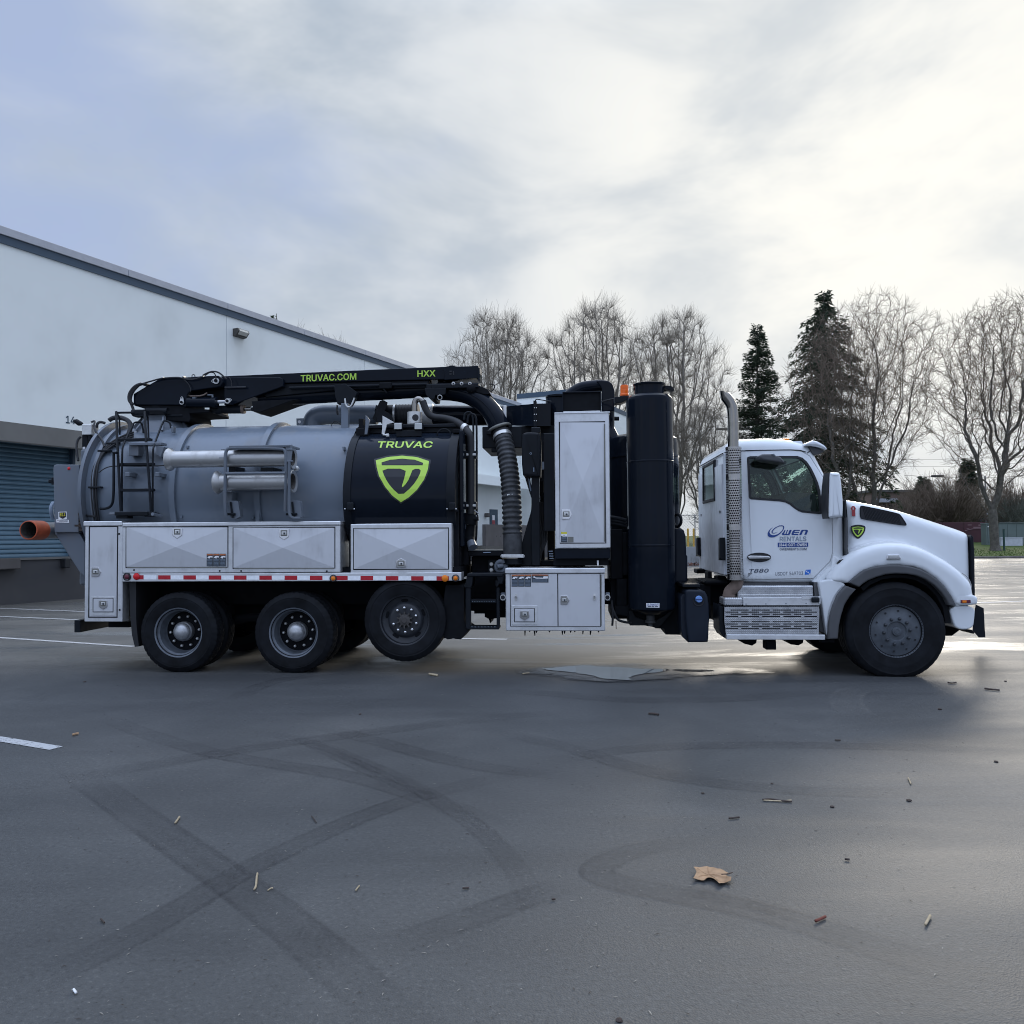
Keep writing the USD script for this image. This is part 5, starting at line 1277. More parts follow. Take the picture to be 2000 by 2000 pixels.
# elbow and hanging hose
el = [T(215, 322, YC), T(330, 326, YC), T(440, 346, YC - .04), T(530, 392, YC - .08), T(600, 455, YC - .12), T(648, 525, YC - .16), T(676, 604, YC - .18)]
ER = .148
ec = bend(el, 3)
elb = truck.part('boom_elbow', tube(ec, np.linspace(.128, .140, len(ec)), 32), m_black)
e1, ed = ec[-1], (ec[-1] - ec[-4]) / np.linalg.norm(ec[-1] - ec[-4])
elb.part('elbow_seam', tube(ec[4:] + np.array([0, -.143, 0]), .006, 6), m_black)
elb.part('elbow_flange', torus(T(678, 608, YC - .18), ed, .148, .022, 40, 10), m_aluback)
elb.part('flange_clamp', cat(box(T(598, 640, .9) - [.03, .04, .03], T(598, 640, .9) + [.03, .04, .03], .01), box(T(760, 590, .9) - [.02, .03, .025], T(760, 590, .9) + [.02, .03, .025], .008)), m_blackdull)
hc = bend([T(690, 632, 1.02), T(712, 700, .95), T(732, 800, .85), T(754, 940, .74), T(766, 1080, .66), T(772, 1220, .60), T(776, 1380, .56), T(777, 1480, .54), T(777, 1575, .53)], 2)
hc = resample(hc, .0075, closed=False)
L0 = np.arange(len(hc)) * .0075
tt = L0 / L0[-1]
rad = .118 + .004 * tt + np.where((tt > .09) & (tt < .84), .0085 * np.sign(np.sin(L0 / .066 * 2 * math.pi)) * np.abs(np.sin(L0 / .066 * 2 * math.pi)) ** .5, .002 * np.sin(L0 / .018 * 2 * math.pi) * (tt < .09))
hz = truck.part('suction_hose', tube(hc, rad, 36), m_hose, 50)
hz.part('hose_band', tube(hc[8:16], .128, 32, caps=False), m_zinc)
hz.part('hose_tag', hull([T(735, 1102, .52), T(780, 1100, .52), T(780, 1112, .52), T(735, 1114, .52), T(757, 1107, .515)]), m_zinc)
hz.part('hose_flange', cat(lathe([(.135, -.012), (.152, -.012), (.152, .012), (.135, .012)], T(778, 1570, .53), (0, 0, 1), 36)), m_zinc)
for x in (697, 857): hz.part('flange_bolt', dome_of(T(x, 1570, .42), (0, -1, 0), .022, .014, 12), m_zinc)
hz.part('flange_bar', bx(3, 693, 1558, 862, 1582, .385, .41, .006), m_zinc)
hz.part('hose_seat', cat(lathe([(.001, 0), (.125, 0), (.125, -.05), (.14, -.05), (.14, -.065), (.001, -.065)], T(782, 1590, .53), (0, 0, 1), 32), rod(T(745, 1605, .5), T(745, 1650, .5), .012), rod(T(800, 1605, .5), T(800, 1650, .5), .008)), m_blacksat)
# hydraulic cylinders of the boom
cyl = truck.part('boom_cylinder', cat(rod(L('A', 985, 668, BY0 - .05), L('A', 1395, 668, BY0 - .05), .070, 24), rod(L('A', 1350, 668, BY0 - .05), L('A', 1420, 668, BY0 - .05), .074, 24)), m_black)
cyl.part('piston_rod', rod(L('A', 1400, 658, BY0 - .05), L('A', 1560, 650, BY0 - .05), .026, 16), m_chrome)
cy2 = truck.part('boom_cylinder', cat(rod(L('A', 1400, 775, BY0 + .1), L('A', 1800, 770, BY0 + .1), .058, 24), ball(L('A', 1440, 780, BY0 + .08), .066, 2), bx('A', 1300, 700, 1420, 820, BY0 + .02, BY1, .01)), m_blacksat)
cy2.part('cylinder_gland', rod(L('A', 1795, 770, BY0 + .1), L('A', 1835, 768, BY0 + .1), .062, 24), m_rust)
cy2.part('piston_rod', rod(L('A', 1830, 768, BY0 + .1), L('A', 1960, 764, BY0 + .1), .026, 16), m_steel)
truck.part('rod_clevis', bx(2, 345, 448, 385, 472, BY0, BY1, .008), m_blacksat)
truck.part('cylinder_fitting', cat(bx('A', 1040, 560, 1095, 610, BY0 - .1, BY0 - .04, .006), rod(L('A', 1280, 552, BY0 - .1), L('A', 1350, 552, BY0 - .1), .01), rod(L('A', 1350, 548, BY0 - .1), L('A', 1355, 590, BY0 - .1), .012)), m_greydk)
truck.part('boom_hose', tube(bend([L('A', 1010, 570, BY0 - .1), L('A', 1200, 566, BY0 - .1), L('A', 1270, 520, BY0 - .1)], 2), .010, 8), m_rust)
def tear(r, a, b, ra, rb, d):
    c0, c1 = L(r, *a, d), L(r, *b, d)
    k = truck.part('pin_keeper', hull(np.vstack([rod(c0, c0 + [0, .012, 0], ra, 20)[0], rod(c1, c1 + [0, .012, 0], rb, 20)[0]])), m_zinc)
    k.part('keeper_pin', rod(c0 - [0, .02, 0], c0 + [0, .01, 0], ra * .55, 14), m_blackdull)
    k.part('keeper_bolt', rod(c1 - [0, .008, 0], c1 + [0, .01, 0], rb * .5, 10), m_blackdull)
tear('A', (1405, 338), (1355, 342), .042, .018, BY0 - .11)
tear('A', (887, 662), (889, 595), .032, .017, BY0 - .11)
tear('A', (1575, 642), (1622, 625), .035, .016, BY0 - .11)
truck.part('boom_rest_rod', rod(L('A', 1540, 442, BY0 - .05), L('A', 1860, 436, BY0 - .05), .014, 8), m_decalblk)
# cables and eyes over the boom's root
for pts, rd in (([(150, 700), (95, 640), (92, 560), (130, 480), (200, 410), (280, 385)], .024), ([(165, 790), (140, 720), (110, 640), (120, 560), (170, 470), (240, 405)], .020),
                ([(280, 385), (420, 345), (580, 300), (740, 290), (860, 288), (960, 318), (1060, 322), (1150, 298), (1230, 240), (1330, 195), (1430, 200), (1510, 260), (1560, 310)], .011),
                ([(900, 300), (990, 380), (1025, 460), (1020, 500)], .006), ([(1240, 260), (1310, 208), (1370, 212), (1400, 250), (1405, 330)], .008), ([(1600, 280), (1640, 340), (1640, 420)], .005)):
    wire([L('A', x, y, BY0 - .12) for x, y in pts], rd)
for x, y in ((590, 285), (900, 272), (1187, 262)): truck.part('cable_clip', bx('A', x - 12, y - 14, x + 12, y + 10, BY0 - .14, BY0 - .05, .004), m_zinc)
truck.part('lifting_eye', torus(L('A', 1065, 268, BY0), (0, 1, 0), .022, .006, 18, 6), m_blacksat)
truck.part('cable_clamp', bx('A', 255, 368, 350, 395, BY0 - .15, BY0 + .1, .008), m_blacksat)
# boom rest
truck.part('boom_rest_post', cat(bx(2, 1028, 415, 1080, 672, .80, .88, .004), bx(2, 1000, 670, 1090, 712, .60, .90, .01)), m_tank)
truck.part('boom_saddle', plate(2, [(975, 275), (1060, 268), (1145, 330), (1135, 370), (1100, 430), (1070, 440), (1060, 410), (1000, 420), (985, 370)], .98, 1.1, .006), m_blacksat)
truck.part('saddle_hook', tube(bend([Q(1058, 380, .78), Q(1062, 425, .78), Q(1080, 448, .78), Q(1105, 440, .78), Q(1130, 375, .78)], 2), .012, 8), m_zinc)
wire([Q(1000, 430, .8), Q(995, 470, .8), Q(1005, 510, .8), Q(1000, 470, .78)], .012)
wire([Q(955, 585, .9), Q(970, 555, .9), Q(1000, 550, .9), Q(1025, 580, .9)], .006, nm='wire')
# lettering of the boom
boom.part('boom_lettering', lettering('TRUVAC.COM', q(2, 724, 251), q(2, 1143, 236), 12.0, BY0 + .036), m_lime, 0)
boom.part('boom_lettering', lettering('HXX', q(2, 1604, 216), q(2, 1740, 212), 12.0, BY0 + .036), m_lime, 0)
for a in ((301, 170, 318, 180), (301, 190, 318, 200), (327, 172, 336, 202)): boom.part('boom_slot', bx(3, *a, BY0 + .014, BY0 + .03, 0), m_decalblk)

# ---- the black water tank shroud with the shield
sh = [(.30, 1.80), (.22, 1.86), (.14, 1.98), (.075, 2.12), (.055, 2.25), (.06, 2.36), (.09, 2.50), (.15, 2.64), (.24, 2.78), (.36, 2.90), (.50, 2.985), (.70, 3.05), (1.0, 3.08), (YC, 3.085)]
zt = L(2, 1490, 668, .55)[2]
sh = [(y, 1.62 + (z - 1.80) * (zt - 1.62) / (2.985 - 1.80)) for y, z in sh]
_shy, _shz = np.array([a for a, b in sh]), np.array([b for a, b in sh])
def shroud_y(x, z): return float(np.interp(z, _shz, _shy))
sx0, sx1 = L(2, 1050, 1000, .06)[0], L(2, 1880, 1000, .06)[0]
half = bend(np.array([(0, a, b) for a, b in sh]), 2)[:, 1:]
full = np.vstack([half, np.column_stack([2 * YC - half[::-1][:, 0], half[::-1][:, 1]])])
def loft_x(out, a, b):
    v, f = prism(np.column_stack([out[:, 0], out[:, 1]]), a, b, .006, 2)      # outline in (y, z), drawn along x
    return np.column_stack([v[:, 1], v[:, 0], v[:, 2]]), f[:, ::-1]
shr = truck.part('water_tank', loft_x(full, sx0, sx1), m_black, 35)
big = np.column_stack([YC + (full[:, 0] - YC) * 1.012, full[:, 1] + .012])
for a, b in ((sx0 - .012, sx0 + .085), (sx1 - .095, sx1 + .014)): shr.part('tank_edge_band', loft_x(big, a, b), m_blacksat, 35)
a = L(2, 1050, 1232, .05); b = L(2, 1905, 1234, .05)
shr.part('tank_lip', box((a[0], .10, a[2] - .012), (b[0], .17, a[2] + .010), .004), m_black)
shr.part('tank_skirt', box((a[0] + .03, .17, 1.28), (b[0], .20, a[2] - .012), .004), m_blackdull)
for x0_, x1_ in ((1070, 1120), (1840, 1888)):
    y_ = shroud_y(0, L(2, x0_, 1195, .1)[2])
    shr.part('tank_latch', bx(2, x0_, 1165, x1_, 1222, y_ - .05, y_ + .03, .008), m_blacksat)
    for x_ in (x0_ - 12, x1_ + 8): shr.part('latch_pin', ball(L(2, x_, 1214, y_ - .05), .012, 1), m_chrome)
# shield
SH = [(1290, 846), (1380, 822), (1490, 811), (1600, 822), (1692, 852), (1684, 912), (1656, 990), (1600, 1070), (1540, 1125), (1480, 1163), (1412, 1110), (1360, 1045), (1315, 965), (1298, 900)]
def shrink(pts, k, c): c = np.array(c); return c + (np.asarray(pts) - c) * k
hole1 = [(1334, 862), (1400, 842), (1490, 834), (1585, 842), (1648, 866), (1644, 884), (1490, 884), (1336, 884)]
hole2 = chaikin([(1336, 909), (1520, 910), (1508, 975), (1480, 1063), (1530, 1010), (1555, 950), (1570, 911), (1634, 911), (1618, 965), (1565, 1045), (1480, 1117), (1405, 1050), (1355, 970)], 1)
outl = shrink(SH, 1.07, (1490, 970))
shr.part('shield_backing', decal(2, outl, lambda x, z: shroud_y(x, z) - .0035, fine=3.0), m_decalblk, 0)
shr.part('shield_emblem', decal(2, SH, lambda x, z: shroud_y(x, z) - .006, [hole1, hole2], fine=3.0), m_lime, 0)
shr.part('tank_lettering', lettering('TRUVAC', q(2, 1296, 750), q(2, 1712, 750), 11.8, lambda x, z: shroud_y(x, z) - .005, shear=.28), m_lime, 0)
# gear on the shroud's top edge
shr.part('top_rail', cat(bx(2, 1160, 575, 1925, 600, .62, .75, .006), bx(2, 1165, 600, 1925, 640, .66, .9, .006)), m_blacksat)
shr.part('top_hinge', cat(bx(2, 1140, 600, 1230, 665, .52, .62, .01), bx(2, 1160, 532, 1196, 600, .6, .7, .006), bx(2, 1870, 612, 1935, 640, .5, .6, .006)), m_blackdull)
for pts in ([(1212, 505), (1245, 540), (1232, 600), (1225, 650), (1205, 650), (1212, 570)], [(1342, 510), (1430, 560), (1375, 575), (1355, 650), (1335, 648), (1340, 560)]):
    shr.part('lamp_bracket', plate(2, pts, .50, .53, .003), m_zinc if pts[0][0] > 1300 else m_greydk)
for x in (1424, 1578):
    w = shr.part('work_lamp', bx(2, x, 560, x + 66, 618, .46, .53, .010), m_blacksat)
    Part(truck, shr.path, 'lamp_lens', bx(2, x + 5, 565, x + 61, 612, .452, .4602, .004), m_lens, 30)
shr.part('lamp_bar', bx(2, 1444, 622, 1636, 666, .48, .50, .003), m_blacksat)
shr.part('hook', cat(rod(Q(1345, 652, .46), Q(1388, 660, .46), .014), bx(2, 1368, 645, 1390, 668, .45, .48, .005)), m_zinc)
shr.part('lid_handle', torus(Q(1805, 662, .5), (0, 1, 0), .09, .010, 24, 6), m_blacksat)
pk = truck.part('vent_pipe', tube(bend([Q(1582, 490, .8), Q(1582, 430, .8), Q(1588, 400, .8), Q(1606, 382, .8), Q(1632, 388, .8), Q(1652, 415, .8)], 3), .040, 16), m_steel)
pk.part('vent_body', rod(Q(1584, 575, .8), Q(1584, 484, .8), .098, 24), m_zinc)
pk.part('vent_hole', lathe([(.001, 0), (.04, 0), (.045, .006)], Q(1588, 523, .70), (0, 1, 0), 20), m_decalblk)
wire([Q(1645, 400, .8), Q(1662, 450, .8), Q(1690, 500, .8), Q(1730, 522, .8), Q(1800, 526, .76), Q(1880, 545, .7), T(380, 570, .6), T(425, 610, .55), T(452, 645, .5), T(462, 700, .5), T(463, 900, .5), T(463, 1250, .5)], .046, n=14)
truck.part('hose_collar', cat(tube([T(405, 592, .58), T(425, 608, .56)], .056, 16)), m_zinc)
# pipes and clamps beside the shroud
truck.part('tank_end_post', bx(3, 375, 620, 405, 1500, .28, .8, .01), m_black)
truck.part('valve_column', cat(bx(3, 412, 700, 440, 1250, .62, .8, .006), rod(T(430, 690, .6), T(430, 690, .6) + [0, .05, 0], .06, 14)), m_blackdull)
truck.part('cream_pipe', rod(T(487, 860, .75), T(484, 1270, .75), .022, 10), m_oldwhite)
for (xx, yt, y1) in ((482, 540, 1290), (507, 555, 1440)):
    truck.part('standpipe', tube(bend([T(xx - 70, yt - (0 if xx < 490 else -10), .62), T(xx - 66, yt - 45, .62), T(xx - 40, yt - 60, .62), T(xx - 12, yt - 50, .62), T(xx, yt, .62), T(xx, 1000, .62), T(xx, y1, .62), T(xx - 18, y1 + 30, .62)], 2), .014, 8), m_blacksat)
for y in (802, 1187):
    cl_ = truck.part('pipe_clamp', bx(3, 405, y - 28, 503, y + 28, .48, .62, .01), m_blacksat)
    cl_.part('clamp_light', bx(3, 425, y - 10, 500, y + 10, .465, .48, .006), m_lens)
vv = truck.part('drain_valve', cat(rod(T(470, 1250, .55), T(455, 1330, .55), .085, 20), rod(T(455, 1330, .55), T(448, 1440, .55), .065, 20), rod(T(448, 1430, .55), T(465, 1475, .5), .062, 20), rod(T(440, 1290, .5), T(520, 1285, .5), .03, 12)), m_blackdull)
vv.part('hose_nozzle', tube([T(462, 1465, .5), T(478, 1505, .45)], [.058, .062], 20), m_greydk)
vv.part('valve_handle', cat(rod(T(488, 1225, .5), T(522, 1248, .5), .008), rod(T(500, 1262, .5), T(520, 1290, .5), .008)), m_chrome)
vv.part('valve_body', bx(3, 408, 1300, 432, 1370, .5, .6, .01), m_greytxt)
truck.part('side_bracket', cat(bx(3, 335, 1315, 368, 1400, .2, .32, .006), bx(3, 330, 1400, 385, 1690, .3, .6, .006), bx(3, 400, 1380, 445, 1640, .5, .7, .01)), m_blackdull)
screws(truck, 3, [(320, 1345)], .012, .2, m_chrome)
# step plate and controls between the tanks
truck.part('grated_walkway', cat(*[bx(3, 440, 1494 + 6 * k, 708, 1497 + 6 * k, .9 - .06 * k, .93 - .06 * k, 0) for k in range(5)], bx(3, 440, 1520, 708, 1530, .5, .9)), m_aluback)
truck.part('control_box', cat(bx(3, 440, 1530, 708, 1570, .5, 1.3, .01), bx(3, 470, 1570, 700, 1690, .66, 1.3, .01)), m_blackdull)
truck.part('control_label', bx(3, 555, 1538, 612, 1546, .494, .499, 0), m_greytxt)
cp = truck.part('gauge_panel', bx(3, 592, 1598, 655, 1688, .60, .65, .006), m_blacksat)
for y in (1630, 1674): cp.part('gauge', lathe([(.001, -.008), (.020, -.008), (.026, 0)], T(617, y, .60), (0, 1, 0), 18), m_zinc)
truck.part('camlock_fitting', cat(torus(T(690, 1648, .5), (.3, 1, 0), .065, .03, 24, 10), rod(T(660, 1650, .45), T(720, 1640, .5), .03, 12)), m_greydk)
# the fold-down steps
st = truck.part('access_step', cat(bx('C', 335, 1095, 790, 1135, .02, .5, .008)), m_blacksat)
for a in ((318, 1270, 382, 1790), (706, 1270, 745, 1790)): st.part('step_side', bx('C', *a, .04, .10, .008), m_blacksat)
st.part('step_hanger', plate('C', [(300, 1260), (320, 1200), (330, 1130), (410, 1100), (400, 1235), (385, 1275), (310, 1275)], .03, .3, .006), m_blacksat)
st.part('step_hanger', plate('C', [(706, 1280), (740, 1225), (780, 1225), (795, 1100), (700, 1110), (730, 1200), (705, 1235)], .03, .3, .006), m_blacksat)
st.part('step_tread', bx('C', 385, 1425, 704, 1468, .04, .22, .006), m_blacksat)
st.part('step_tread', bx('C', 335, 1765, 740, 1800, .04, .26, .008), m_blacksat)
st.part('step_tread_teeth', cat(*[bx('C', 392 + 41 * k, 1764, 404 + 41 * k, 1770, .035, .05, 0) for k in range(8)], *[bx('C', 400 + 30 * k, 1442, 408 + 30 * k, 1449, .035, .05, 0) for k in range(10)]), m_greytxt)
st.part('step_pin', rod(L('C', 712, 1180, .05), L('C', 712, 1250, .05), .02, 10), m_blackdull)
truck.part('step_back_plate', bx('C', 380, 1140, 800, 1560, .62, .75), m_blackdull)
# ---- the lower tool box and the tall cabinet on it
lb = truck.part('lower_tool_box', bx('C', 822, 1095, 2070, 1818, 0, .62, .008), m_alufr)
lb.part('box_lid', bx('C', 812, 1030, 2076, 1094, -.016, .64, .008), m_alufr)
lb.part('door_seal', bx('C', 876, 1098, 2018, 1764, -.002, .004, 0), m_decalblk)
for a in ((885, 1103, 1472, 1758), (1484, 1103, 2008, 1758)): lb.part('box_door', bx('C', *a, -.008, -.0021, .002), m_alu)
lb.part('piano_hinge', tube([L('C', 2022, 1110, -.004), L('C', 2022, 1755, -.004)], .007, 8), m_aluback)
warning_labels(lb, 'C', 894, 1108, 1142, 1262, 3, -.009)
o = lb.part('warning_label', decal('C', [(1148, 1106), (1360, 1108), (1360, 1210), (1148, 1208)], -.010), m_stickdk, 0)
Part(truck, o.path, 'label_header', decal('C', [(1150, 1108), (1358, 1110), (1358, 1122), (1150, 1121)], -.0115), m_orgdecal, 0)
Part(truck, o.path, 'label_pictogram', decal('C', [(1160, 1140), (1185, 1130), (1200, 1146), (1290, 1150), (1300, 1130), (1355, 1132), (1352, 1158), (1300, 1162), (1200, 1158)], -.0115), m_whtdecal, 0)
for t in (1168, 1180, 1192): Part(truck, o.path, 'label_text_line', decal('C', [(1160, t), (1345, t), (1345, t + 4), (1160, t + 4)], -.0115), m_greytxt, 0)
latch(lb, 'C', 1568, 1430, 110, 112, -.008, side=True)
for x, y in ((952, 1392), (1938, 1392)):
    k = lb.part('knob_plate', plate('C', [(x - 16, y - 20), (x - 10, y - 38), (x + 10, y - 38), (x + 16, y - 20), (x + 16, y + 24), (x + 10, y + 42), (x - 10, y + 42), (x - 16, y + 24)], -.014, -.008, .002), m_zinc)
    Part(truck, lb.path, 'knob', lathe([(.001, -.03), (.014, -.03), (.016, 0)], L('C', x, y - 2, -.014), (0, 1, 0), 12), m_chrome, 30)
lb.part('hatch_frame', bx('C', 900, 1502, 1224, 1742, -.014, -.0081, .003), m_alufr)
lb.part('hatch_seal', bx('C', 928, 1532, 1190, 1708, -.0155, -.0141, 0), m_decalblk)
lb.part('hatch_door', bx('C', 938, 1541, 1180, 1700, -.020, -.0156, .002), m_alu)
latch(lb, 'C', 1060, 1622, 118, 112, -.020)
screws(lb, 'C', [(940, 1510), (1060, 1510), (1180, 1510), (910, 1560), (910, 1690), (1212, 1550), (1212, 1690), (940, 1735), (1060, 1735), (1180, 1735)], .006, -.014, m_zinc, 'rivet')
for x0_, x1_, xc in ((760, 816, 792), (2078, 2135, 2100)):
    k = truck.part('hose_port_plate', bx('C', x0_, 1335, x1_, 1442, .08, .10, .008), m_greydk)
    Part(truck, k.path, 'hose_port', lathe([(.026, -.06), (.034, -.06), (.036, 0)], L('C', xc, 1392, .08), (0, 1, 0), 18), m_zinc, 30)
    Part(truck, k.path, 'port_bore', lathe([(.001, -.055), (.026, -.055), (.026, -.062)], L('C', xc, 1392, .08), (0, 1, 0), 18), m_decalblk, 30)
for x, h in ((1065, 55), (1125, 10), (1185, 58), (1212, 22), (1372, 14), (1535, 45), (1565, 34), (1690, 12), (1795, 40), (1990, 16), (1890, 50), (1640, 20)):
    truck.part('box_bolt', tube([L('C', x, 1816, .25), L('C', x + random.uniform(-4, 8), 1820 + h, .25)], [.012, .006], 6), m_blackdull)
uc = truck.part('upper_cabinet', bx(3, 1097, 488, 1511, 1508, .04, .62, .008), m_alufr)
uc.part('cabinet_top', bx(3, 1092, 483, 1513, 492, .03, .64, .004), m_alufr)
uc.part('door_seal', bx(3, 1130, 553, 1480, 1475, .038, .046, 0), m_decalblk)
uc.part('cabinet_door', cross_panel(3, 1136, 560, 1476, 1468, .037, .034), m_alu, 0)
uc.part('piano_hinge', tube([L(3, 1471, 570, .030), L(3, 1471, 1460, .030)], .007, 8), m_aluback)
latch(uc, 3, 1188, 1254, 76, 74, .028, side=True)
o = uc.part('warning_label', decal(3, [(1143, 1387), (1189, 1387), (1189, 1464), (1143, 1464)], .031), m_stickdk, 0)
Part(truck, o.path, 'label_header', decal(3, [(1144, 1388), (1188, 1388), (1188, 1402), (1144, 1402)], .0285), m_yeldecal, 0)
Part(truck, o.path, 'label_pictogram', decal(3, [(1144, 1402), (1188, 1402), (1188, 1418), (1176, 1418), (1166, 1406), (1156, 1418), (1144, 1418)], .0285), m_whtdecal, 0)
for t in (1428, 1438, 1448): Part(truck, o.path, 'label_text_line', decal(3, [(1148, t), (1184, t), (1184, t + 3), (1148, t + 3)], .0285), m_greytxt, 0)
uc.part('faded_label', decal(3, [(1192, 1388), (1237, 1388), (1237, 1464), (1192, 1464)], .031), m_aluback, 0)
truck.part('cabinet_plinth', bx(3, 1095, 1512, 1513, 1588, .06, .62, .006), m_black)
truck.part('cabinet_stand', bx(3, 1085, 1588, 1500, 1640, .14, .6, .006), m_blackdull)
truck.part('white_post', bx(3, 1414, 1602, 1428, 1640, .10, .12, 0), m_whtdecal)
fb = truck.part('cooler_box', bx(3, 1160, 334, 1440, 478, .09, .5, .004), m_blackdull)
fb.part('cooler_frame', cat(bx(3, 1154, 330, 1160, 487, .07, .5, .002), bx(3, 1438, 330, 1446, 487, .07, .5, .002), bx(3, 1154, 326, 1446, 334, .07, .5, .002)), m_black)
fb.part('cooler_sill', bx(3, 1160, 474, 1440, 487, .07, .5, .002), m_alufr)
# ---- the black columns behind the hose
truck.part('support_column', bx(3, 920, 960, 982, 1640, .5, .62, .006), m_blacksat)
truck.part('support_column', bx(3, 1012, 640, 1096, 1380, .5, .62, .006), m_blacksat)
truck.part('column_foot', bx(3, 1040, 1378, 1096, 1640, .9, 1.1, .006), m_blackdull); truck.part('column_tie', bx(3, 984, 1000, 1012, 1090, .7, .74, .004), m_blackdull); truck.part('column_tie', bx(3, 984, 1104, 1070, 1130, .7, .74), m_blackdull)
truck.part('column_gusset', plate(3, [(922, 1140), (922, 1640), (800, 1640), (850, 1460), (916, 1230)], .62, .66, .004), m_blacksat)
truck.part('column_brace', plate(3, [(866, 962), (900, 962), (925, 1090), (925, 1150), (905, 1090)], .60, .64, .004), m_blacksat)
truck.part('brace_rod', rod(T(900, 985, .58), T(916, 1078, .58), .010, 8), m_greytxt)
canp = chaikin(LS(3, [(847, 650), (870, 636), (900, 632), (960, 634), (990, 640), (990, 960), (975, 972), (880, 966), (847, 955)], .42)[:, [0, 2]], 1)
cb = truck.part('air_canister', prism(canp, .42, .80, .03), m_blacksat)
cb.part('canister_cap', bx(3, 918, 595, 986, 640, .48, .7, .01), m_blacksat)
cb.part('canister_stud', lathe([(.008, -.004), (.014, -.004), (.014, 0)], T(914, 795, .42), (0, 1, 0), 14), m_greytxt)
cb.part('canister_slot', bx(3, 934, 900, 940, 932, .415, .42, 0), m_greytxt)
truck.part('column_plate', bx(3, 996, 858, 1015, 916, .49, .51, .004), m_greydk)
truck.part('gas_strut', cat(rod(T(1068, 800, .6), T(1075, 870, .6), .010, 8), rod(T(1075, 870, .6), T(1092, 935, .6), .018, 8)), m_greytxt)
truck.part('hose_reel', cat(bx(3, 1000, 1090, 1070, 1380, .75, 1.0, .01), bx(3, 984, 640, 1015, 1640, .9, 1.0, .01)), m_blackdull)
for k in range(4): truck.part('coil_spring', bx(3, 1050 + 2 * k, 1530 + 18 * k, 1080 + 2 * k, 1537 + 18 * k, .55, .6, 0), m_greytxt)
for k in range(3):
    wire([T(985 + 14 * k, 1160, .72), T(980 + 20 * k, 1300, .7), T(1010 + 16 * k, 1450, .66), T(985 - 10 * k, 1590, .6)], .016)
wire([T(900, 970, .6), T(905, 1040, .6), T(930, 1120, .62), T(940, 1180, .64)], .02)
truck.part('deck_floor', box((L(3, 700, 1640, .6)[0], .64, 1.30), (L(3, 1640, 1640, .6)[0], WIDE - .3, 1.36)), m_blackdull)
# ---- blower housing, elbow and silencer
bl = L(4, 212, 1000, 1.3)
br = abs(L(4, 487, 1000, 1.3)[0] - L(4, -62, 1000, 1.3)[0]) / 2
bzt, bzb = L(4, 0, 668, 1.3)[2], 1.05
blo = truck.part('separator_drum', lathe([(.001, bzt + .02), (br * .6, bzt + .015), (br * .86, bzt - .01), (br * .97, bzt - .05), (br, bzt - .12), (br, bzb), (.001, bzb)], (bl[0], 1.3, 0), (0, 0, 1), 56), m_black)
blo.part('drum_band', lathe([(br, 0), (br + .012, .004), (br + .012, .03), (br, .034)], (bl[0], 1.3, L(4, 0, 840, 1.3)[2]), (0, 0, 1), 56), m_black)
er = abs(L(3, 1545, 400, 1.3)[0] - L(3, 1452, 400, 1.3)[0]) / 2 * .98
truck.part('outlet_elbow', tube(bend([T(1130, 440, 1.3), T(1190, 370, 1.3), T(1280, 300, 1.3), T(1380, 287, 1.3), T(1452, 280, 1.3), T(1497, 300, 1.3), T(1500, 380, 1.3), T(1500, 600, 1.3)], 3), er, 28), m_black)
truck.part('elbow_cone', lathe([(er, 0), (er * 1.05, -.02), (er * 1.9, -.16), (er * 1.9, -.2)], T(1500, 592, 1.3), (0, 0, 1), 28), m_black)
truck.part('elbow_shroud', plate(3, [(1410, 248), (1450, 240), (1500, 246), (1532, 268), (1546, 310), (1546, 480), (1450, 480), (1450, 300)], 1.1, 1.18, .02), m_black)
truck.part('pipe_stub', rod(T(1545, 532, 1.2), T(1580, 532, 1.2), .028, 12), m_blackdull)
wire([T(1450, 405, 1.0), T(1500, 390, .9), T(1560, 380, .7), T(1640, 370, .6)], .010)
sc = L(4, 270, 900, .36); sr = abs(L(4, 447, 900, .36)[0] - L(4, 93, 900, .36)[0]) / 2
zt_, zb_ = L(4, 270, 362, .36)[2], L(8, 1045, 925, .36)[2]
zs1, zs2 = L(4, 270, 862, .36)[2], L(4, 270, 1487, .36)[2]
nr_ = abs(L(4, 380, 300, .36)[0] - L(4, 156, 300, .36)[0]) / 2
def seam(z): return [(sr, z + .010), (sr + .004, z + .006), (sr + .004, z - .006), (sr, z - .010)]
sil = truck.part('blower_silencer', lathe([(nr_, zt_ + .01), (sr * .84, zt_), (sr * .96, zt_ - .03), (sr, zt_ - .07)] + seam(zs1) + seam(zs2) + [(sr, zb_ + .03), (sr * .985, zb_ + .01), (sr * .9, zb_ - .01), (sr * .6, zb_ - .055), (.10, zb_ - .075), (.001, zb_ - .075)], (sc[0], .36, 0), (0, 0, 1), 72), m_black, 25)
ztop = L(4, 270, 268, .36)[2]
sil.part('silencer_neck', lathe([(nr_, zt_), (nr_, ztop - .03), (nr_ * 1.08, ztop - .03), (nr_ * 1.1, ztop - .008), (nr_ * .98, ztop), (.001, ztop)], (sc[0], .36, 0), (0, 0, 1), 48), m_black)
sil.part('neck_bolt', cat(bx(4, 145, 296, 160, 318, .36, .40, .005), bx(4, 376, 290, 448, 318, .42, .52, .006)), m_blackdull)
sil.part('neck_bracket', plate(4, [(378, 284), (430, 282), (456, 318), (440, 326), (378, 300)], .30, .40, .004), m_blacksat)
sil.part('silencer_drain', lathe([(.055, .02), (.05, -.06), (.062, -.07), (.062, -.10), (.03, -.11), (.03, -.14), (.001, -.14)], (sc[0] - .02, .36, zb_ - .07), (0, 0, 1), 18), m_flare)
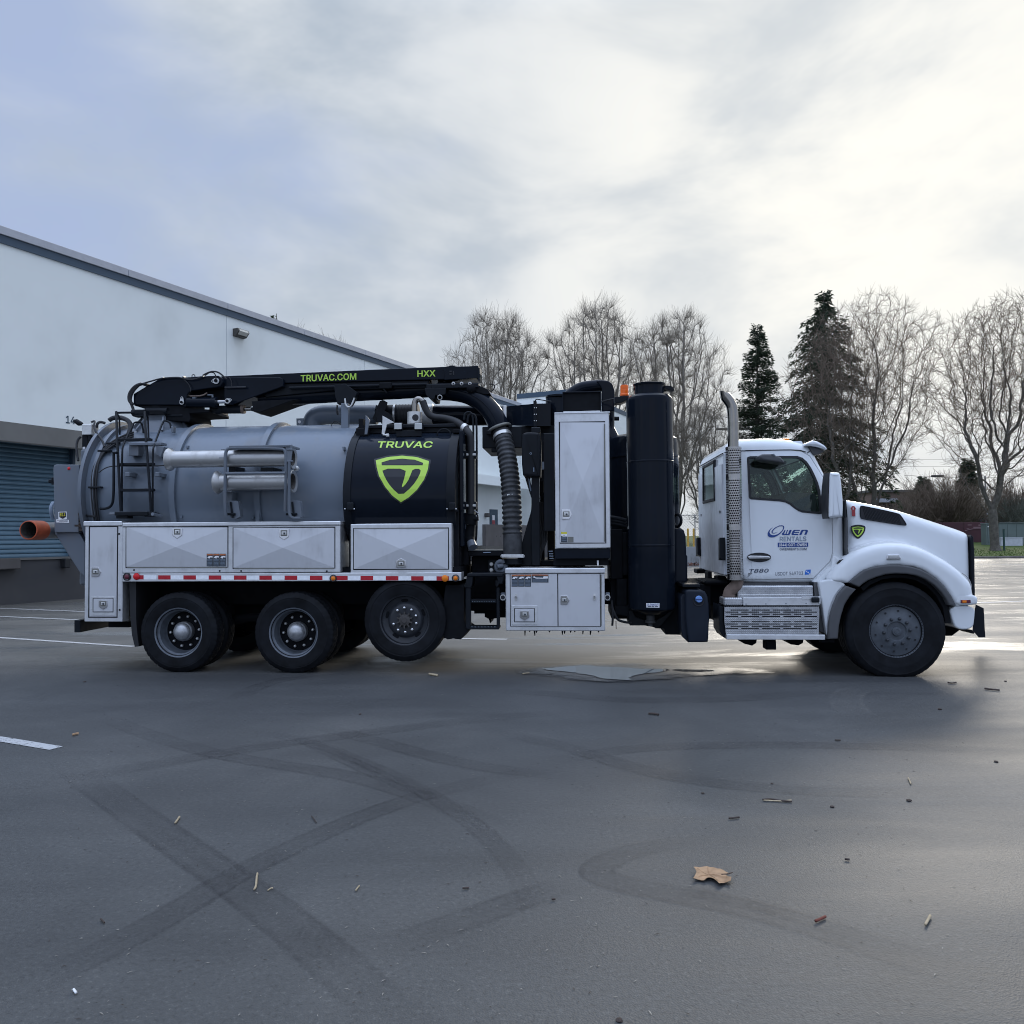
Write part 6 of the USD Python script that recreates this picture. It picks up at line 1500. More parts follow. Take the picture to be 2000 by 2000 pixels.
sil.part('silencer_cradle', plate(8, [(880, 940), (910, 935), (930, 985), (1000, 1010), (1090, 1010), (1150, 975), (1190, 940), (1222, 935), (1130, 1045), (1100, 1068), (1000, 1050), (890, 1050)], .40, .60, .006), m_blacksat)
def sil_y(x, z): return .36 - math.sqrt(max(sr * sr - (x - sc[0]) ** 2, .0001)) - .003
cs = sil.part('cleanout_sticker', decal(8, [(1013, 880), (1113, 881), (1113, 916), (1013, 914)], sil_y, fine=3), m_whtdecal, 0)
cs.part('sticker_text', lettering('CLEANOUT', q(8, 1019, 899), q(8, 1108, 900), 3.8, lambda x, z: sil_y(x, z) - .003), m_blue, 0)
for k, (a, b) in enumerate(((1024, 1050), (1054, 1072), (1077, 1103))): cs.part('sticker_text', decal(8, [(a, 903), (b, 903), (b, 909), (a, 909)], lambda x, z: sil_y(x, z) - .003), m_dktxt, 0)
truck.part('beacon_arm', plate(3, [(1545, 368), (1670, 364), (1640, 392), (1600, 412), (1560, 414), (1548, 405)], .55, .75, .006), m_blacksat)
bc = L(4, 76, 362, .65)
be = truck.part('beacon_lamp', lathe([(.001, .0), (.056, 0), (.057, .02), (.052, .028), (.053, .075), (.050, .08), (.052, .085), (.053, .125), (.047, .14), (.001, .145)], bc, (0, 0, 1), 28), m_orange)
be.part('beacon_base', lathe([(.001, -.014), (.06, -.014), (.06, 0), (.001, 0)], bc, (0, 0, 1), 24), m_blacksat)
# ---- battery and tank boxes between the silencer and the cab
truck.part('side_fairing', plate(4, [(452, 1362), (500, 1356), (525, 1372), (540, 1420), (545, 1560), (553, 1570), (553, 1770), (452, 1770)], .62, 1.6, .03), m_navy)
truck.part('fairing_back', plate(4, [(448, 690), (470, 684), (486, 690), (490, 1250), (448, 1250)], 1.5, 1.8, .02), m_black)
truck.part('filler_neck', cat(torus(L(4, 475, 1300, .9), (1, .6, 0), .08, .02, 24, 8)), m_blacksat)
truck.part('air_dryer', cat(bx(4, 490, 1768, 650, 1800, .4, .8, .01), bx(4, 540, 1790, 630, 1830, .3, .6, .01)), m_blackdull)
ft = plate(8, [(1308, 800), (1316, 784), (1340, 780), (1430, 782), (1458, 795), (1476, 830), (1486, 900), (1490, 1000), (1484, 1120), (1480, 1176), (1330, 1178), (1322, 1100), (1312, 980)], .04, .62, .025)
fu = truck.part('fluid_tank', ft, m_navy)
fu.part('tank_side', plate(8, [(1272, 830), (1312, 800), (1330, 1178), (1285, 1130), (1275, 1050)], .12, .6, .01), m_navy)
fu.part('cap_recess', lathe([(.055, -.004), (.064, -.006), (.070, .004)], L(8, 1408, 862, .04), (0, 1, 0), 26), m_decalblk)
fu.part('filler_cap', cat(lathe([(.001, -.03), (.034, -.03), (.040, -.02), (.042, 0)], L(8, 1410, 851, .036), (0, 1, 0), 24)), m_bluecap)
fu.part('cap_ridge', bx(8, 1386, 849, 1434, 854, -.0, .01, 0), m_blue)
fu.part('tank_strap', bx(8, 1290, 738, 1420, 760, .1, .6, .004), m_blacksat)
truck.part('fan_shroud', cat(bx(8, 745, 322, 838, 700, .55, 1.6, .01), bx(8, 836, 345, 872, 672, .5, .7, .01), bx(8, 790, 700, 870, 900, .5, 1.0, .01)), m_blackdull)
for y in (236, 258, 280): truck.part('hose_bundle', tube(bend([L(8, 740, y, .7), L(8, 800, y + 6, .66), L(8, 860, y + 24, .66)], 2), .03, 10), m_blacksat)
wire([L(8, 752, 900, .3), L(8, 775, 970, .28), L(8, 800, 1010, .3), L(8, 850, 1025, .35), L(8, 900, 1030, .4)], .016)
wire([L(8, 752, 860, .3), L(8, 762, 1000, .28), L(8, 756, 1050, .3)], .014)
wire([L(8, 784, 1015, .3), L(8, 787, 1075, .3)], .005, m_rust, 'wire')
truck.part('deck_grate', cat(*[rod(L('H', 120 + 26 * k, 1500 + 3 * k, 1.4), L('H', 205 + 26 * k, 1572 + 2 * k, .8), .010, 6) for k in range(7)]), m_blackdull)
truck.part('rear_cab_mount', cat(bx('D', 340, 1590, 380, 1690, 1.2, 1.5, .01), bx('D', 220, 1565, 345, 1612, 1.8, 2.1, .01), bx('D', 440, 1640, 530, 1690, .9, 1.2, .01), bx('D', 300, 1685, 560, 1730, .6, 1.3, .02)), m_blackdull)

# ---- exhaust
ex, ey = L(4, 900, 1000, .10)[0], .10
esr = .092
z0e, z1e = L(4, 905, 1748, ey)[2], L(4, 893, 748, ey)[2]
lean = (L(4, 894, 748, ey)[0] - L(4, 907, 1748, ey)[0])
def ep(z): return np.array([ex + lean * ((z - (z0e + z1e) / 2) / (z1e - z0e)), ey, z])
V, F = [], []
n, rows = 24, int((z1e - z0e) / .030)
dz = (z1e - z0e) / rows
hexa = np.array([(math.cos(t), math.sin(t)) for t in np.arange(6) / 6 * 2 * math.pi])
for i in range(rows):
    band = i % 20 in (0, 1)
    for j in range(n):
        a0, z = (j + (.5 if i % 2 else 0)) * 2 * math.pi / n, z0e + i * dz
        da = 2 * math.pi / n
        cell = np.array([(a0, z), (a0 + da / 2, z), (a0 + da, z), (a0 + da, z + dz), (a0 + da / 2, z + dz), (a0, z + dz)])
        b = len(V)
        pt3 = lambda a, zz: ep(zz) + [esr * math.cos(a), esr * math.sin(a), 0]
        if band:
            V += [pt3(*c) for c in cell]; F += [(b, b + 1, b + 4), (b, b + 4, b + 5), (b + 1, b + 2, b + 3), (b + 1, b + 3, b + 4)]
        else:
            c0 = cell.mean(0)
            rad_ = .0105
            hx = [c0 + [rad_ / esr * math.cos(t), rad_ * math.sin(t)] for t in np.radians([-150, -90, -30, 30, 90, 150])]
            V += [pt3(*c) for c in cell] + [pt3(*c) for c in hx]
            for k in range(6):
                k2 = (k + 1) % 6
                F += [(b + k, b + k2, b + 6 + k2), (b + k, b + 6 + k2, b + 6 + k)]
exs = truck.part('exhaust_shield', (np.array(V), np.array(F)), m_shield, True)
truck.part('exhaust_pipe', tube([ep(z0e), ep(z1e)], .062, 20), m_blackdull)
stk = bend([L(4, 897, 770, ey), L(4, 897, 600, ey), L(4, 893, 480, ey), L(4, 880, 420, ey), L(4, 850, 380, ey), L(4, 826, 350, ey)], 3)
tip = tube(stk, .064, 28, caps=False)
tv = np.array(tip[0]); top = tv[-28:]; xs = top[:, 0]; tv[-28:, 2] += np.interp(xs, [xs.min(), xs.max()], [.085, -.02]); tv[-28:, 0] = np.minimum(tv[-28:, 0], xs.min() + (xs - xs.min()) * .75)
st_ = exs.part('exhaust_stack', (tv, tip[1]), m_steel)
exs.part('shield_rim', cat(tube([ep(z1e - .02), ep(z1e)], esr + .003, 28, caps=False), tube([ep(z0e), ep(z0e + .02)], esr + .003, 28, caps=False)), m_shield)
truck.part('exhaust_elbow', tube(bend([L('G', 325, 262, .12), L('G', 318, 330, .12), L('G', 250, 400, .14), L('G', 195, 450, .16), L('G', 190, 540, .16), L('G', 190, 600, .16)], 3), .071, 24), m_rust).part('elbow_band', tube([L('G', 193, 490, .16), L('G', 191, 520, .16)], .075, 24, caps=False), m_rust)

# ---- steps below the door
sg = truck.part('step_box', bx('G', 130, 690, 1608, 1118, .0, .5, .006), m_decalblk)
slots = []
for i, y in enumerate((737, 770, 803, 838, 921, 958, 993, 1028)):
    for a, b in (((218, 500), (550, 832), (880, 1165), (1213, 1495)) if i % 2 == 0 else ((135, 335), (383, 663), (713, 995), (1045, 1328), (1375, 1575))):
        slots.append([(a, y - 8), (b, y - 8), (b, y + 8), (a, y + 8)])
outer = LS('G', [(120, 686), (1604, 682), (1612, 730), (1604, 1100), (1608, 1122), (146, 1124), (118, 900)], -.006)[:, [0, 2]]
v2, f2 = tri2d(outer, [LS('G', s, -.006)[:, [0, 2]] for s in slots])
sg.part('slotted_step_panel', face_near((np.column_stack([v2[:, 0], np.full(len(v2), -.006), v2[:, 1]]), f2)), m_diamond, 0)
sg.part('step_end', plate('G', [(40, 660), (112, 690), (108, 900), (155, 1200), (100, 1160), (45, 1060)], .04, .5, .01), m_blacksat)
sg.part('step_toe_board', bx('G', 155, 1126, 1704, 1204, -.03, .35, .004), m_alufr)
sg.part('step_rail', bx('G', 415, 542, 1618, 664, -.01, .4, .004), m_alufr)
sg.part('step_rail_cover', bx('G', 110, 545, 416, 668, -.014, .3, .014), m_diamond)
sg.part('rail_bracket', bx('G', 1340, 528, 1636, 572, -.016, -.0101, .002), m_alufr)
sg.part('bracket_end', bx('G', 1600, 524, 1636, 640, -.02, .02, .004), m_alufr)
sg.part('step_lamp', bx('G', 1496, 536, 1622, 622, -.06, -.0165, .014), m_blacksat)
screws(sg, 'G', [(460, 642), (772, 640), (1088, 634), (1405, 630), (157, 642)], .007, -.012, m_greydk, 'rivet')
sg.part('upper_step', bx('G', 322, 352, 1518, 538, .12, .5, .01), m_diamond)
for y in (376, 500): sg.part('step_nosing', bx('G', 330, y - 7, 1516, y + 7, .112, .13, .004), m_alufr)
sg.part('step_end_plate', bx('G', 1518, 330, 1560, 520, .16, .5, .006), m_blacksat)
sg.part('under_cab_skirt', bx('G', 400, 300, 1490, 352, .22, .5, .006), m_flare)
sg.part('dark_corner', bx('G', 1488, 290, 1596, 345, .13, .3, .012), m_blacksat)
# ------------------------------------------------------------------ the cab
CY0, CY1 = .18, WIDE - .04
zb = 2.02
def cab_deform(m):
    v, f = tri(m); v = np.array(v, float)
    k = np.clip((v[:, 2] - zb) / 1.0, 0, 1.2)
    v[:, 1] = YC + (v[:, 1] - YC) * (1 - .10 * k ** 1.6)
    return v, f
def cab_y(x, z):
    k = min(max((z - zb) / 1.0, 0), 1.2); return YC + (CY0 - YC) * (1 - .10 * k ** 1.6)
def CP(r, pts, smooth=0, d=None):
    """Outline on the cab's side in (x, z)."""
    o = []
    for x, y in pts:
        p = L(r, x, y, CY0)
        for _ in range(3): p = L(r, x, y, cab_y(p[0], p[2]))
        o.append((p[0], p[2]))
    o = np.array(o)
    return chaikin(o, smooth) if smooth else o
prof_px = [(846, 1722), (838, 1300), (831, 900), (830, 800), (836, 766), (852, 738), (892, 708), (945, 692), (1050, 684), (1150, 682), (1250, 686), (1350, 697), (1425, 714), (1478, 742), (1508, 782), (1540, 846), (1592, 945), (1640, 1035), (1690, 1112), (1730, 1158), (1742, 1200), (1748, 1400), (1752, 1600), (1750, 1772), (975, 1774), (972, 1745)]
cprof = CP(4, prof_px)
cprof_s = resample(chaikin(cprof, 1), .05)
outer_c = man(prism(cprof_s, CY0, CY1, .09, 4))
inn = np.array(Polygon(cprof_s).buffer(-.055).simplify(.004).exterior.coords)[:-1]
inner_c = man(prism(inn, CY0 + .045, CY1 - .045, 0))
win_px = [(247, 470), (255, 446), (300, 433), (700, 430), (1070, 430), (1150, 458), (1220, 520), (1290, 620), (1350, 740), (1405, 870), (1440, 1000), (1460, 1180), (1472, 1340), (1462, 1368), (1440, 1374), (1150, 1347), (1090, 1325), (1020, 1280), (940, 1215), (870, 1182), (780, 1165), (310, 1131), (290, 1118), (284, 1090)]
win = CP('E', win_px)
win_cut = man(prism(win, -.5, 3.2))
# windscreen: a strip along the slope
w0, w1 = CP(4, [(1500, 772)])[0], CP(4, [(1706, 1128)])[0]
dd = (w1 - w0) / np.linalg.norm(w1 - w0); nn_ = np.array([-dd[1], dd[0]])
if nn_[0] < 0: nn_ = -nn_
a_, b_ = w0 + dd * .05, w1 - dd * .06
ws_cut = man(prism([a_ + nn_ * .25, b_ + nn_ * .25, b_ - nn_ * .22, a_ - nn_ * .22], CY0 + .14, CY1 - .14))
rwx = cprof[1][0]
rz0, rz1 = L('D', 258, 860, 1.8)[2], L('D', 395, 445, .9)[2]
rw_cut = man(box((rwx - .3, .86, rz0), (rwx + .3, 1.80, rz1)))
door_px = [(950, 800), (962, 776), (1000, 772), (1330, 772), (1415, 782), (1474, 815), (1540, 918), (1600, 1010), (1638, 1090), (1641, 1300), (1645, 1540), (1628, 1606), (1500, 1736), (975, 1746)]
door_o = CP(4, door_px)
near_half = man(prism(door_o, -.5, CY0 + .13))
door_gap = man(prism(np.array(Polygon(door_o).buffer(.006).exterior.coords)[:-1], -.5, CY0 + .13))
shell = outer_c - inner_c - win_cut - ws_cut - rw_cut
cab = truck.part('cab', cab_deform(shell - door_gap), m_white, 28)
door = truck.part('cab_door', cab_deform(shell ^ near_half), m_white, 28)
truck.part('door_frame_seal', cab_deform(prism(door_o, CY0 + .035, CY0 + .05)), m_decalblk) if False else None
# the back wall is dusty: a panel of its own, a few millimetres proud
bw = man(box((rwx - .006, CY0 + .10, cprof[0][1] + .02), (rwx - .0, CY1 - .10, L(4, 832, 800, CY0)[2] - .04)))
cab.part('back_panel', cab_deform(man(box((cprof[:3, 0].min() - .012, CY0 + .09, cprof[0][1] + .01), (cprof[:3, 0].min() + .05, CY1 - .09, L(4, 832, 800, CY0)[2] - .10), .01)) - rw_cut), m_cabrear)
xb_ = cprof[:3, 0].min() - .012
cab.part('back_window_frame', cab_deform(man(box((xb_ - .012, .83, rz0 - .03), (xb_ + .03, 1.83, rz1 + .03), .01)) - man(box((xb_ - .1, .87, rz0 + .01), (xb_ + .1, 1.79, rz1 - .01)))), m_rubber)
cab.part('back_window', cab_deform(box((xb_ + .0, .86, rz0), (xb_ + .006, 1.80, rz1))), m_glass, 0)
for y0_, y1_ in ((.22, .34), (2.10, 2.26)):
    za, zb2 = L(4, 800, 1600, .3)[2], L(4, 800, 1430, .3)[2]
    cab.part('back_vent', hull([(xb_ - .05, y0_, za + .03), (xb_ - .05, y0_, zb2), (xb_ - .05, y1_, zb2 - .02), (xb_ - .05, y1_, za), (xb_ + .01, y0_, za), (xb_ + .01, y0_, zb2), (xb_ + .01, y1_, zb2), (xb_ + .01, y1_, za)]), m_blacksat)
for y_ in (.45, 2.0): cab.part('back_plug', box((xb_ - .006, y_, L(4, 800, 1245, .4)[2]), (xb_, y_ + .05, L(4, 800, 1225, .4)[2])), m_decalblk)
rc_ = chaikin(CP(4, [(838, 775), (842, 740), (870, 706), (915, 688), (980, 679), (1150, 673), (1280, 678), (1380, 694), (1450, 718), (1470, 745), (1400, 760), (900, 775)]), 1)
cab.part('roof_cap', cab_deform(prism(resample(rc_, .06), CY0 + .07, CY1 - .07, .075, 5)), m_white, 40)
# roof seam, a dark line along the side and round the back
seam_px = [(831, 790), (900, 779), (1000, 774), (1330, 771), (1400, 775), (1440, 788), (1474, 772)]
sp = [np.array([x, cab_y(x, z) - .000, z]) for x, z in CP(4, [(831, 788), (960, 775), (1100, 771), (1330, 767), (1405, 772), (1446, 784)])]
cab.part('roof_seam', tube(sp, .007, 6), m_decalblk)
rs = [np.array([xb_ + .008, y, L(4, 831, 788, CY0)[2]]) for y in np.linspace(CY0 + .10, CY1 - .10, 6)]
cab.part('roof_seam', tube(rs, .008, 6), m_decalblk)
cab.part('pillar_seam', tube([np.array([x, cab_y(x, z) + .004, z]) for x, z in CP('E', [(1225, 380), (1282, 338)])], .006, 6), m_decalblk)
cab.part('pillar_seam', tube([np.array([x, cab_y(x, z) + .012, z]) for x, z in CP('E', [(1300, 480), (1400, 640), (1480, 790), (1560, 950)])], .006, 6), m_decalblk)
# door glass, its rubber and the trim
wi = np.array(Polygon(win).buffer(-.022).exterior.coords)[:-1]
cy_w = CY0 + .012
ring = man(prism(np.array(Polygon(win).buffer(.004).exterior.coords)[:-1], CY0 - .004, CY0 + .05)) - man(prism(wi, -.5, 1))
door.part('window_rubber', cab_deform(ring), m_rubber)
door.part('door_glass', cab_deform(prism(np.array(Polygon(win).buffer(-.012).exterior.coords)[:-1], CY0 + .018, CY0 + .022)), m_glass, 0)
ring2 = mirror_y(tri(ring), YC)
cab.part('window_rubber', cab_deform(ring2), m_rubber)
cab.part('far_door_glass', cab_deform(prism(np.array(Polygon(win).buffer(-.012).exterior.coords)[:-1], CY1 - .022, CY1 - .018)), m_glass, 0)
cab.part('far_door_trim', cab_deform(man(prism(np.array(Polygon(win).buffer(.06).exterior.coords)[:-1], CY1 - .06, CY1 - .045)) - man(prism(np.array(Polygon(win).buffer(-.05).exterior.coords)[:-1], 1, 4))), m_interior)
g0, g1 = a_ - dd * .03, b_ + dd * .03
cab.part('windscreen', cab_deform(prism([g0 - nn_ * .012, g1 - nn_ * .012, g1 - nn_ * .018, g0 - nn_ * .018], CY0 + .11, CY1 - .11)), m_screen, 0)
wsr = man(prism([g0 - nn_ * .006, g1 - nn_ * .006, g1 - nn_ * .03, g0 - nn_ * .03], CY0 + .10, CY1 - .10)) - man(prism([a_ + dd * .02 + nn_ * .2, b_ - dd * .02 + nn_ * .2, b_ - dd * .02 - nn_ * .2, a_ + dd * .02 - nn_ * .2], CY0 + .17, CY1 - .17))
cab.part('windscreen_rubber', cab_deform(wsr), m_rubber)
# inside
fl = cprof[0][1]
ix0, ix1 = cprof[1][0] + .1, CP(4, [(1600, 1100)])[0][0]
zw = CP('E', [(300, 1131)])[0][1]
cab.part('cab_floor', box((ix0, CY0 + .08, fl + .05), (ix1 + .15, CY1 - .08, fl + .12)), m_interior)
zd = CP('E', [(1000, 1010)])[0][1]
xd0, xd1 = CP('E', [(900, 1030)])[0][0], CP('E', [(1430, 1060)])[0][0]
cab.part('dashboard', hull([(xd0, CY0 + .12, zd - .06), (xd0, CY1 - .12, zd - .06), (xd0 + .05, CY0 + .12, zd), (xd0 + .05, CY1 - .12, zd), (xd1, CY0 + .12, zd - .02), (xd1, CY1 - .12, zd - .02), (xd0 + .1, CY0 + .12, zd - .6), (xd0 + .1, CY1 - .12, zd - .6), (xd1, CY0 + .12, zd - .6), (xd1, CY1 - .12, zd - .6)]), m_interior)
for y in (.34, 1.55):
    xs_ = ix0 + .32
    cab.part('seat', cat(box((xs_, y, zw - .62), (xs_ + .52, y + .52, zw - .45), .05), hull([(xs_ - .02, y, zw - .5), (xs_ + .14, y, zw - .5), (xs_ - .02, y + .52, zw - .5), (xs_ + .14, y + .52, zw - .5), (xs_ - .16, y + .04, zw + .18), (xs_ - .05, y + .04, zw + .18), (xs_ - .16, y + .48, zw + .18), (xs_ - .05, y + .48, zw + .18)]), box((xs_ - .2, y + .12, zw + .2), (xs_ - .09, y + .4, zw + .42), .04), box((xs_ + .1, y + .1, fl + .1), (xs_ + .4, y + .42, zw - .6))), m_seat)
sw = CP('E', [(650, 1060)])[0]
cab.part('steering_wheel', cat(torus((sw[0], 1.80, sw[1] - .02), (-.55, 0, .83), .21, .017, 32, 8), rod((sw[0], 1.80, sw[1] - .03), (sw[0] + .25, 1.80, sw[1] - .3), .03, 10), rod((sw[0] - .1, 1.62, sw[1] - .07), (sw[0] + .1, 1.98, sw[1] + .03), .014, 8)), m_rubber)
mi = CP('E', [(1085, 880), (1185, 950)])
cab.part('dash_camera', box((mi[0][0], .9, mi[1][1]), (mi[1][0], .98, mi[0][1]), .01), m_blacksat)
db = CP('E', [(975, 1020), (1180, 1240)])
cab.part('dash_screen', box((db[0][0], .34, db[1][1]), (db[1][0], .42, db[0][1] - .01), .01), flat('dash_plastic', (.06, .063, .065), .5))
sv_ = CP('E', [(690, 560), (850, 580)])
cab.part('sun_visor_inside', box((sv_[0][0] - .2, CY0 + .3, sv_[0][1] + .02), (sv_[1][0] + .1, CY1 - .3, sv_[0][1] + .06), .01), m_interior)
# door furniture
hp_ = [L(4, 1093 + 90 * math.cos(t) * (1 - .05 * math.sin(t)), 1579 + 36 * math.sin(t), CY0 - .004) for t in np.arange(28) / 28 * 2 * math.pi]
door.part('handle_recess', prism(np.array(hp_)[:, [0, 2]], CY0 - .006, CY0 + .01, .003), m_decalblk)
door.part('door_handle', plate(4, [(1010, 1570), (1030, 1566), (1160, 1568), (1178, 1576), (1174, 1588), (1020, 1590), (1010, 1584)], CY0 - .035, CY0 - .012, .006), m_chrome)
door.part('model_badge', lettering('T880', q(4, 1012, 1695), q(4, 1160, 1692), 7.0, CY0 - .004, shear=.3), m_dktxt, 0)
# company lettering
FF = CY0 - .003
def swoosh():
    # the tilted ring of the O with its heavy crescent
    c, ang = np.array([605, 425.0]), math.radians(-42)
    def el(cx, cy, a, b, n=60, t0=0, t1=2 * math.pi):
        t = np.linspace(t0, t1, n); x, y = a * np.cos(t), b * np.sin(t)
        return np.column_stack([cx + x * math.cos(ang) - y * math.sin(ang), cy + x * math.sin(ang) + y * math.cos(ang)])
    cres = np.vstack([el(580, 448, 300, 178, 60, math.radians(-55), math.radians(225)), el(612, 424, 262, 150, 60, math.radians(-52), math.radians(222))[::-1]])
    ring_ = np.vstack([el(640, 392, 232, 112, 60, math.radians(85), math.radians(345) + .6), el(640, 392, 205, 88, 60, math.radians(85), math.radians(345) + .6)[::-1]])
    return cres, ring_
cres_px = [(480, 310), (405, 360), (345, 430), (312, 500), (308, 555), (330, 605), (375, 632), (440, 640), (520, 628), (610, 590), (700, 530), (770, 455), (815, 385), (834, 325), (826, 290), (795, 265), (750, 255), (690, 258), (620, 285), (550, 325), (480, 385), (440, 440), (433, 478), (448, 505), (480, 516), (530, 510), (580, 492), (640, 462),
           (580, 480), (525, 494), (490, 496), (468, 484), (466, 460), (490, 415), (545, 360), (620, 310), (690, 285), (750, 282), (785, 292), (800, 320), (792, 365), (762, 420), (700, 485), (620, 538), (540, 564), (470, 568), (420, 552), (385, 520), (372, 478), (380, 430), (410, 380), (450, 340)]
door.part('company_emblem', decal('F', cres_px, FF), m_blue, 0)
WEN = [[(842, 402), (878, 402), (838, 500), (832, 525), (848, 535), (872, 530), (920, 402), (955, 402), (912, 505), (908, 525), (925, 535), (950, 530), (1000, 402), (1072, 402), (1022, 520), (1005, 548), (975, 562), (785, 562), (760, 548), (756, 530), (775, 500), (810, 465)],
       [(1150, 402), (1332, 402), (1322, 430), (1180, 432), (1160, 450), (1152, 466), (1305, 466), (1294, 494), (1142, 496), (1132, 530), (1280, 530), (1270, 562), (1090, 562), (1062, 550), (1062, 525), (1085, 460), (1110, 420)],
       [(1405, 400), (1545, 398), (1575, 415), (1578, 440), (1535, 540), (1525, 556), (1462, 556), (1505, 452), (1498, 432), (1470, 428), (1440, 432), (1420, 452), (1375, 552), (1365, 562), (1302, 562), (1355, 440), (1375, 412)]]
door.part('company_lettering', cat(*[decal('F', p, FF) for p in WEN]), m_blue, 0)
door.part('company_lettering', lettering('RENTALS', q('F', 690, 755), q('F', 1528, 746), 8.6, FF), m_greytxt, 0)
ph = door.part('phone_panel', decal('F', [(630, 805), (1584, 798), (1584, 932), (630, 942)], FF), m_blue, 0)
ph.part('phone_lettering', lettering('(844) GOT-OWEN', q('F', 680, 914), q('F', 1535, 908), 5.0, FF - .002), m_whtdecal, 0)
door.part('web_lettering', lettering('OWENRENTS.COM', q('F', 690, 1044), q('F', 1535, 1036), 4.3, FF), m_dktxt, 0)
door.part('registration_lettering', lettering('USDOT 549703', q('F', 550, 1836), q('F', 1425, 1814), 6.6, FF, bold=False), m_dktxt, 0)
sq = door.part('blue_sticker', decal('F', [(1515, 1658), (1668, 1648), (1660, 1740), (1655, 1800), (1480, 1812), (1490, 1720)], FF), m_skyblue, 0)
sq.part('sticker_mark', cat(decal('F', [(1525, 1690), (1560, 1680), (1545, 1725), (1528, 1740)], FF - .002), decal('F', [(1560, 1725), (1612, 1722), (1585, 1775)], FF - .002), decal('F', [(1625, 1775), (1648, 1770), (1645, 1798), (1612, 1800)], FF - .002)), m_whtdecal, 0)
# visor, roof marker, mirrors
vis = CP('E', [(1165, 232), (1300, 175), (1380, 190), (1440, 220), (1500, 255), (1535, 290), (1545, 315), (1520, 330), (1440, 300), (1360, 268), (1260, 268), (1175, 268)])
vz = cab.part('sun_visor', prism(vis, CY0 + .02, CY1 - .02, .02, 3), m_white)
vz.part('visor_underside', prism(CP('E', [(1262, 275), (1360, 274), (1440, 306), (1518, 336), (1500, 355), (1440, 390), (1350, 412), (1312, 380), (1285, 330)]), CY0 + .06, CY1 - .06, .01), m_flare)
mk = CP('E', [(705, 132), (800, 112), (905, 100), (940, 152), (1030, 162), (960, 166), (800, 152)])
rm = cab.part('roof_marker', prism(mk, .50, .62, .01), m_white)
rm.part('marker_lens', prism(CP('E', [(908, 96), (1015, 98), (1030, 155), (950, 152)]), .49, .63, .012), m_amber)
for y in (.9, 1.22, 1.54): 
    m_ = prism(mk, y - .05, y + .05, .01); r2 = cab.part('roof_marker', m_, m_white); r2.part('marker_lens', prism(CP('E', [(908, 96), (1015, 98), (1030, 155), (950, 152)]), y - .06, y + .06, .012), m_amber)
MY = -.16
mh = chaikin(LS('E', [(1610, 706), (1630, 692), (1755, 692), (1778, 715), (1792, 800), (1812, 1000), (1830, 1210), (1824, 1400), (1812, 1425), (1600, 1448), (1592, 1400), (1600, 1000)], MY)[:, [0, 2]], 1)
mir = truck.part('mirror', prism(mh, MY, MY + .24, .035, 4), m_white)
mir.part('mirror_back', plate('E', [(1590, 698), (1618, 696), (1618, 1000), (1606, 1448), (1575, 1452), (1560, 1360), (1540, 1180), (1560, 960), (1575, 800)], MY + .03, MY + .26, .01), m_rubber)
mir.part('mirror_arm', cat(bx('E', 1820, 1150, 1872, 1428, MY + .08, CY0 + .05, .01)), m_blacksat)
mir.part('mirror_arm', rod(L('E', 1700, 1380, MY + .12), L('E', 1700, 1380, MY + .12) + [-.02, .26, 0], .03, 10), m_blacksat)
mm = mirror_y(prism(mh, MY, MY + .24, .035, 3), YC)
m2 = truck.part('mirror', mm, m_white); m2.part('mirror_arm', rod((mm[0][:, 0].mean(), WIDE + .1, mm[0][:, 2].mean()), (mm[0][:, 0].mean() - .05, CY1 - .05, mm[0][:, 2].mean()), .03), m_blacksat)
dm = door.part('door_mirror', plate('E', [(455, 425), (500, 392), (690, 390), (715, 415), (800, 440), (858, 510), (855, 545), (760, 530), (560, 500), (500, 490), (465, 465)], CY0 - .22, CY0 + .06, .02), m_flare)
dm.part('mirror_pad', plate('E', [(640, 395), (690, 388), (712, 418), (690, 425)], CY0 - .225, CY0 - .20, .004), m_greydk)

# ------------------------------------------------------------------ bonnet, wings, bumper
R9 = lambda pts, d: LS(9, pts, d)[:, [0, 2]]
hx0, hx1 = L(9, 592, 700, .3)[0], L(9, 1560, 900, .45)[0]
def bonnet_half(x): return np.interp(x, [hx0, hx1], [.93, .70])
def bonnet_y(x, z): return YC - float(bonnet_half(x))
def BP(pts):
    o = []
    for x, y in pts:
        p = L(9, x, y, .35)
        for _ in range(4): p = L(9, x, y, bonnet_y(p[0], 0))
        o.append((p[0], p[2]))
    return np.array(o)
bon = BP([(592, 488), (650, 492), (800, 520), (1000, 566), (1150, 612), (1300, 660), (1440, 706), (1505, 730), (1530, 748), (1538, 775), (1545, 1000), (1548, 1220), (1548, 1300), (1400, 1300), (592, 1300)])
FY = .02
fen = chaikin(R9([(430, 1090), (480, 1020), (530, 960), (600, 895), (700, 845), (800, 815), (900, 803), (1000, 808), (1100, 828), (1200, 868), (1330, 938), (1420, 1000), (1490, 1065), (1530, 1110), (1548, 1200), (1552, 1280), (1430, 1290), (1440, 1400), (1300, 1400), (500, 1500), (480, 1200)], FY + .08), 1)
wc = R9([(972, 1480)], 0)[0]
arch_p = R9([(430, 1094), (610, 1118), (700, 1040), (800, 998), (900, 982), (1000, 980), (1100, 992), (1180, 1022), (1270, 1080), (1350, 1165), (1420, 1290), (1420, 1700), (300, 1700), (380, 1100)], FY)
